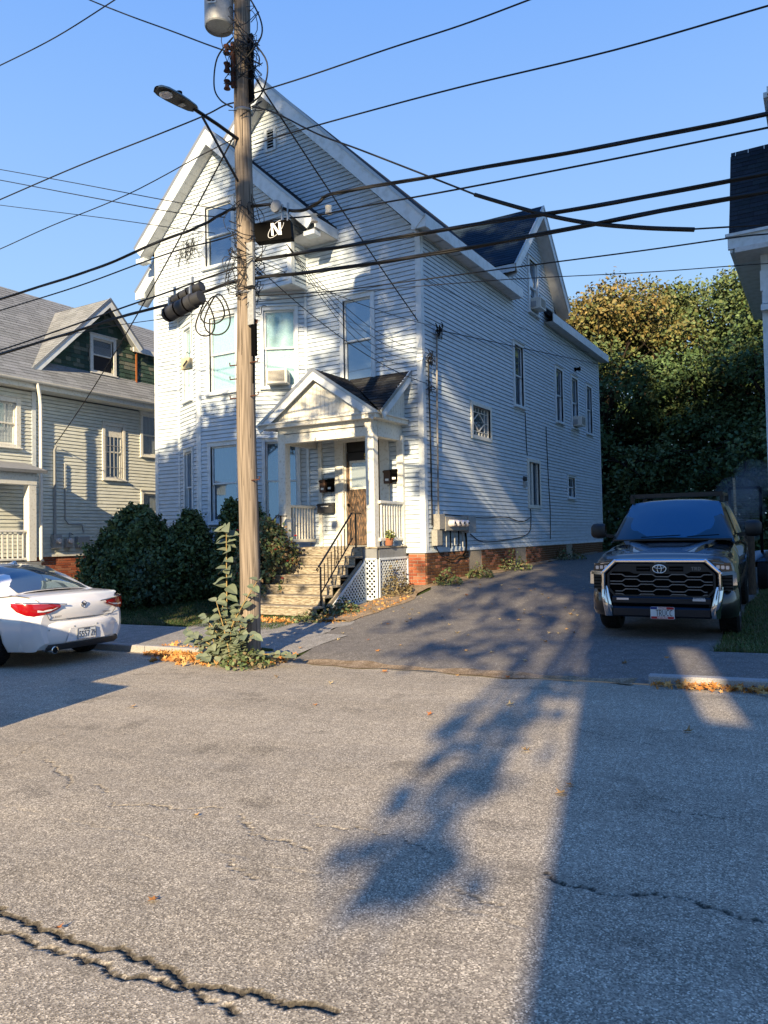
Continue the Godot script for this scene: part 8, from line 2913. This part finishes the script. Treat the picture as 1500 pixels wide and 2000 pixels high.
func build_leaves():
	var cols := [Color(0.42, 0.19, 0.06), Color(0.50, 0.30, 0.12), Color(0.34, 0.13, 0.05), Color(0.48, 0.38, 0.20), Color(0.25, 0.17, 0.09)]
	var kinds := []
	for k in 5: kinds.append(fallen(cols[k], 0.2 + 0.15 * k))
	# litter banked at the kerb, the steps and the right gutter
	for d in [["leaf_litter", "drift of orange dead leaves at the pole and kerb", 1500, [[-9.3, -6.6, -8.4, 0.20, 0.055], [-8.7, -7.0, -8.15, 0.28, 0.06]]], ["step_litter", "orange dead leaves banked beside the front steps", 900, [[-8.2, -7.5, -11.6, 0.45, 0.05], [-7.9, -7.35, -12.8, 0.6, 0.045], [-10.2, -8.4, -11.0, 0.12, 0.05]]], ["gutter_litter", "dead leaves along the right kerb", 420, [[-1.7, 1.5, -8.42, 0.16, 0.045]]]]:
		for q in 2:
			var mm := MultiMesh.new()
			mm.transform_format = MultiMesh.TRANSFORM_3D
			mm.mesh = kinds[q * 3 if q == 0 else 1]
			var n: int = d[2] / 2
			mm.instance_count = n
			for k in n:
				var a: Array = d[3][rng.randi() % d[3].size()]
				var x := rng.randf_range(a[0], a[1])
				var z: float = a[2] + rng.randfn() * a[3] * 0.6
				if d[0] == "gutter_litter": z = curb_z(x) + 0.02 + absf(rng.randfn()) * 0.10
				var y := maxf(gy(x, z), ry(x)) + 0.015 + absf(rng.randfn()) * 0.02
				var bs := Basis(Vector3(rng.randfn(), 2.0, rng.randfn()).normalized(), rng.randf() * TAU).rotated(Vector3.RIGHT, rng.randfn() * 0.5)
				mm.set_instance_transform(k, Transform3D(bs.scaled(Vector3.ONE * a[4] * rng.randf_range(0.5, 1.2)), Vector3(x, y, z)))
			var o := MultiMeshInstance3D.new()
			o.name = named(d[0])
			o.multimesh = mm
			o.material_override = M.deadleaf
			add_child(o)
			tag(o, d[1] if q == 0 else d[1].replace("orange", "brown").replace("dead leaves along", "brown leaves strewn along"), "leaves")
			o.set_meta("kind", "stuff")
	# single leaves on the road and the drive
	var spots := []
	for q in [[-4.57, -6.26], [-6.35, -5.45], [-3.3, -6.35], [-2.75, -7.0], [-2.06, -5.55], [-1.52, -4.9], [-1.52, -4.72], [-2.95, -2.12], [-5.1, -7.3], [-6.0, -7.4], [-4.9, -8.2], [-3.9, -8.25], [-3.3, -8.35], [-2.5, -8.35], [-1.05, -6.6], [-5.6, -9.2], [-4.4, -9.6], [-6.2, -9.9], [-5.1, -10.8], [-3.6, -10.6], [-6.6, -11.2], [-4.6, -12.2], [-5.9, -12.6], [-3.4, -9.2], [-2.2, -9.4], [-1.8, -9.9], [-6.9, -9.1], [-6.3, -13.8], [-5.0, -14.6], [-4.0, -13.2], [-2.78, -2.5], [-3.4, -3.4]]: spots.append(q)
	for k in 60: spots.append([rng.randf_range(-7.2, -3.4), rng.randf_range(-17.0, -8.8)])
	for k in spots.size():
		var q: Array = spots[k]
		var m := MeshInstance3D.new()
		m.mesh = kinds[k % 5] if k < 32 else kinds[[1, 3, 3, 4][k % 4]]
		m.material_override = M.deadleaf
		m.name = named("fallen_leaf")
		add_child(m)
		var sc := rng.randf_range(0.035, 0.055) * (0.55 if q[1] > -3.6 else 1.0) if k < 32 else rng.randf_range(0.022, 0.042)
		var y: float = ry(q[0]) + 0.01 if q[1] > curb_z(q[0]) else gy(q[0], q[1]) + 0.018
		m.transform = Transform3D(Basis(Vector3.UP, rng.randf() * TAU).scaled(Vector3(sc, sc, sc)).rotated(Vector3.RIGHT, rng.randfn() * 0.12), Vector3(q[0], y, q[1]))
		var hue: String = ["orange", "tan orange", "dark red-brown", "pale tan", "dull brown"][k % 5 if k < 32 else [1, 3, 3, 4][k % 4]]
		var on_road: bool = q[1] > curb_z(q[0])
		tag(m, "curled %s dead leaf lying on the road" % hue if on_road else ("%s dead leaf lying on the driveway asphalt" if k < 32 else "tiny %s dead leaf lying on the driveway asphalt") % hue, "leaf", "leaves on the road" if on_road else "leaves on the driveway")
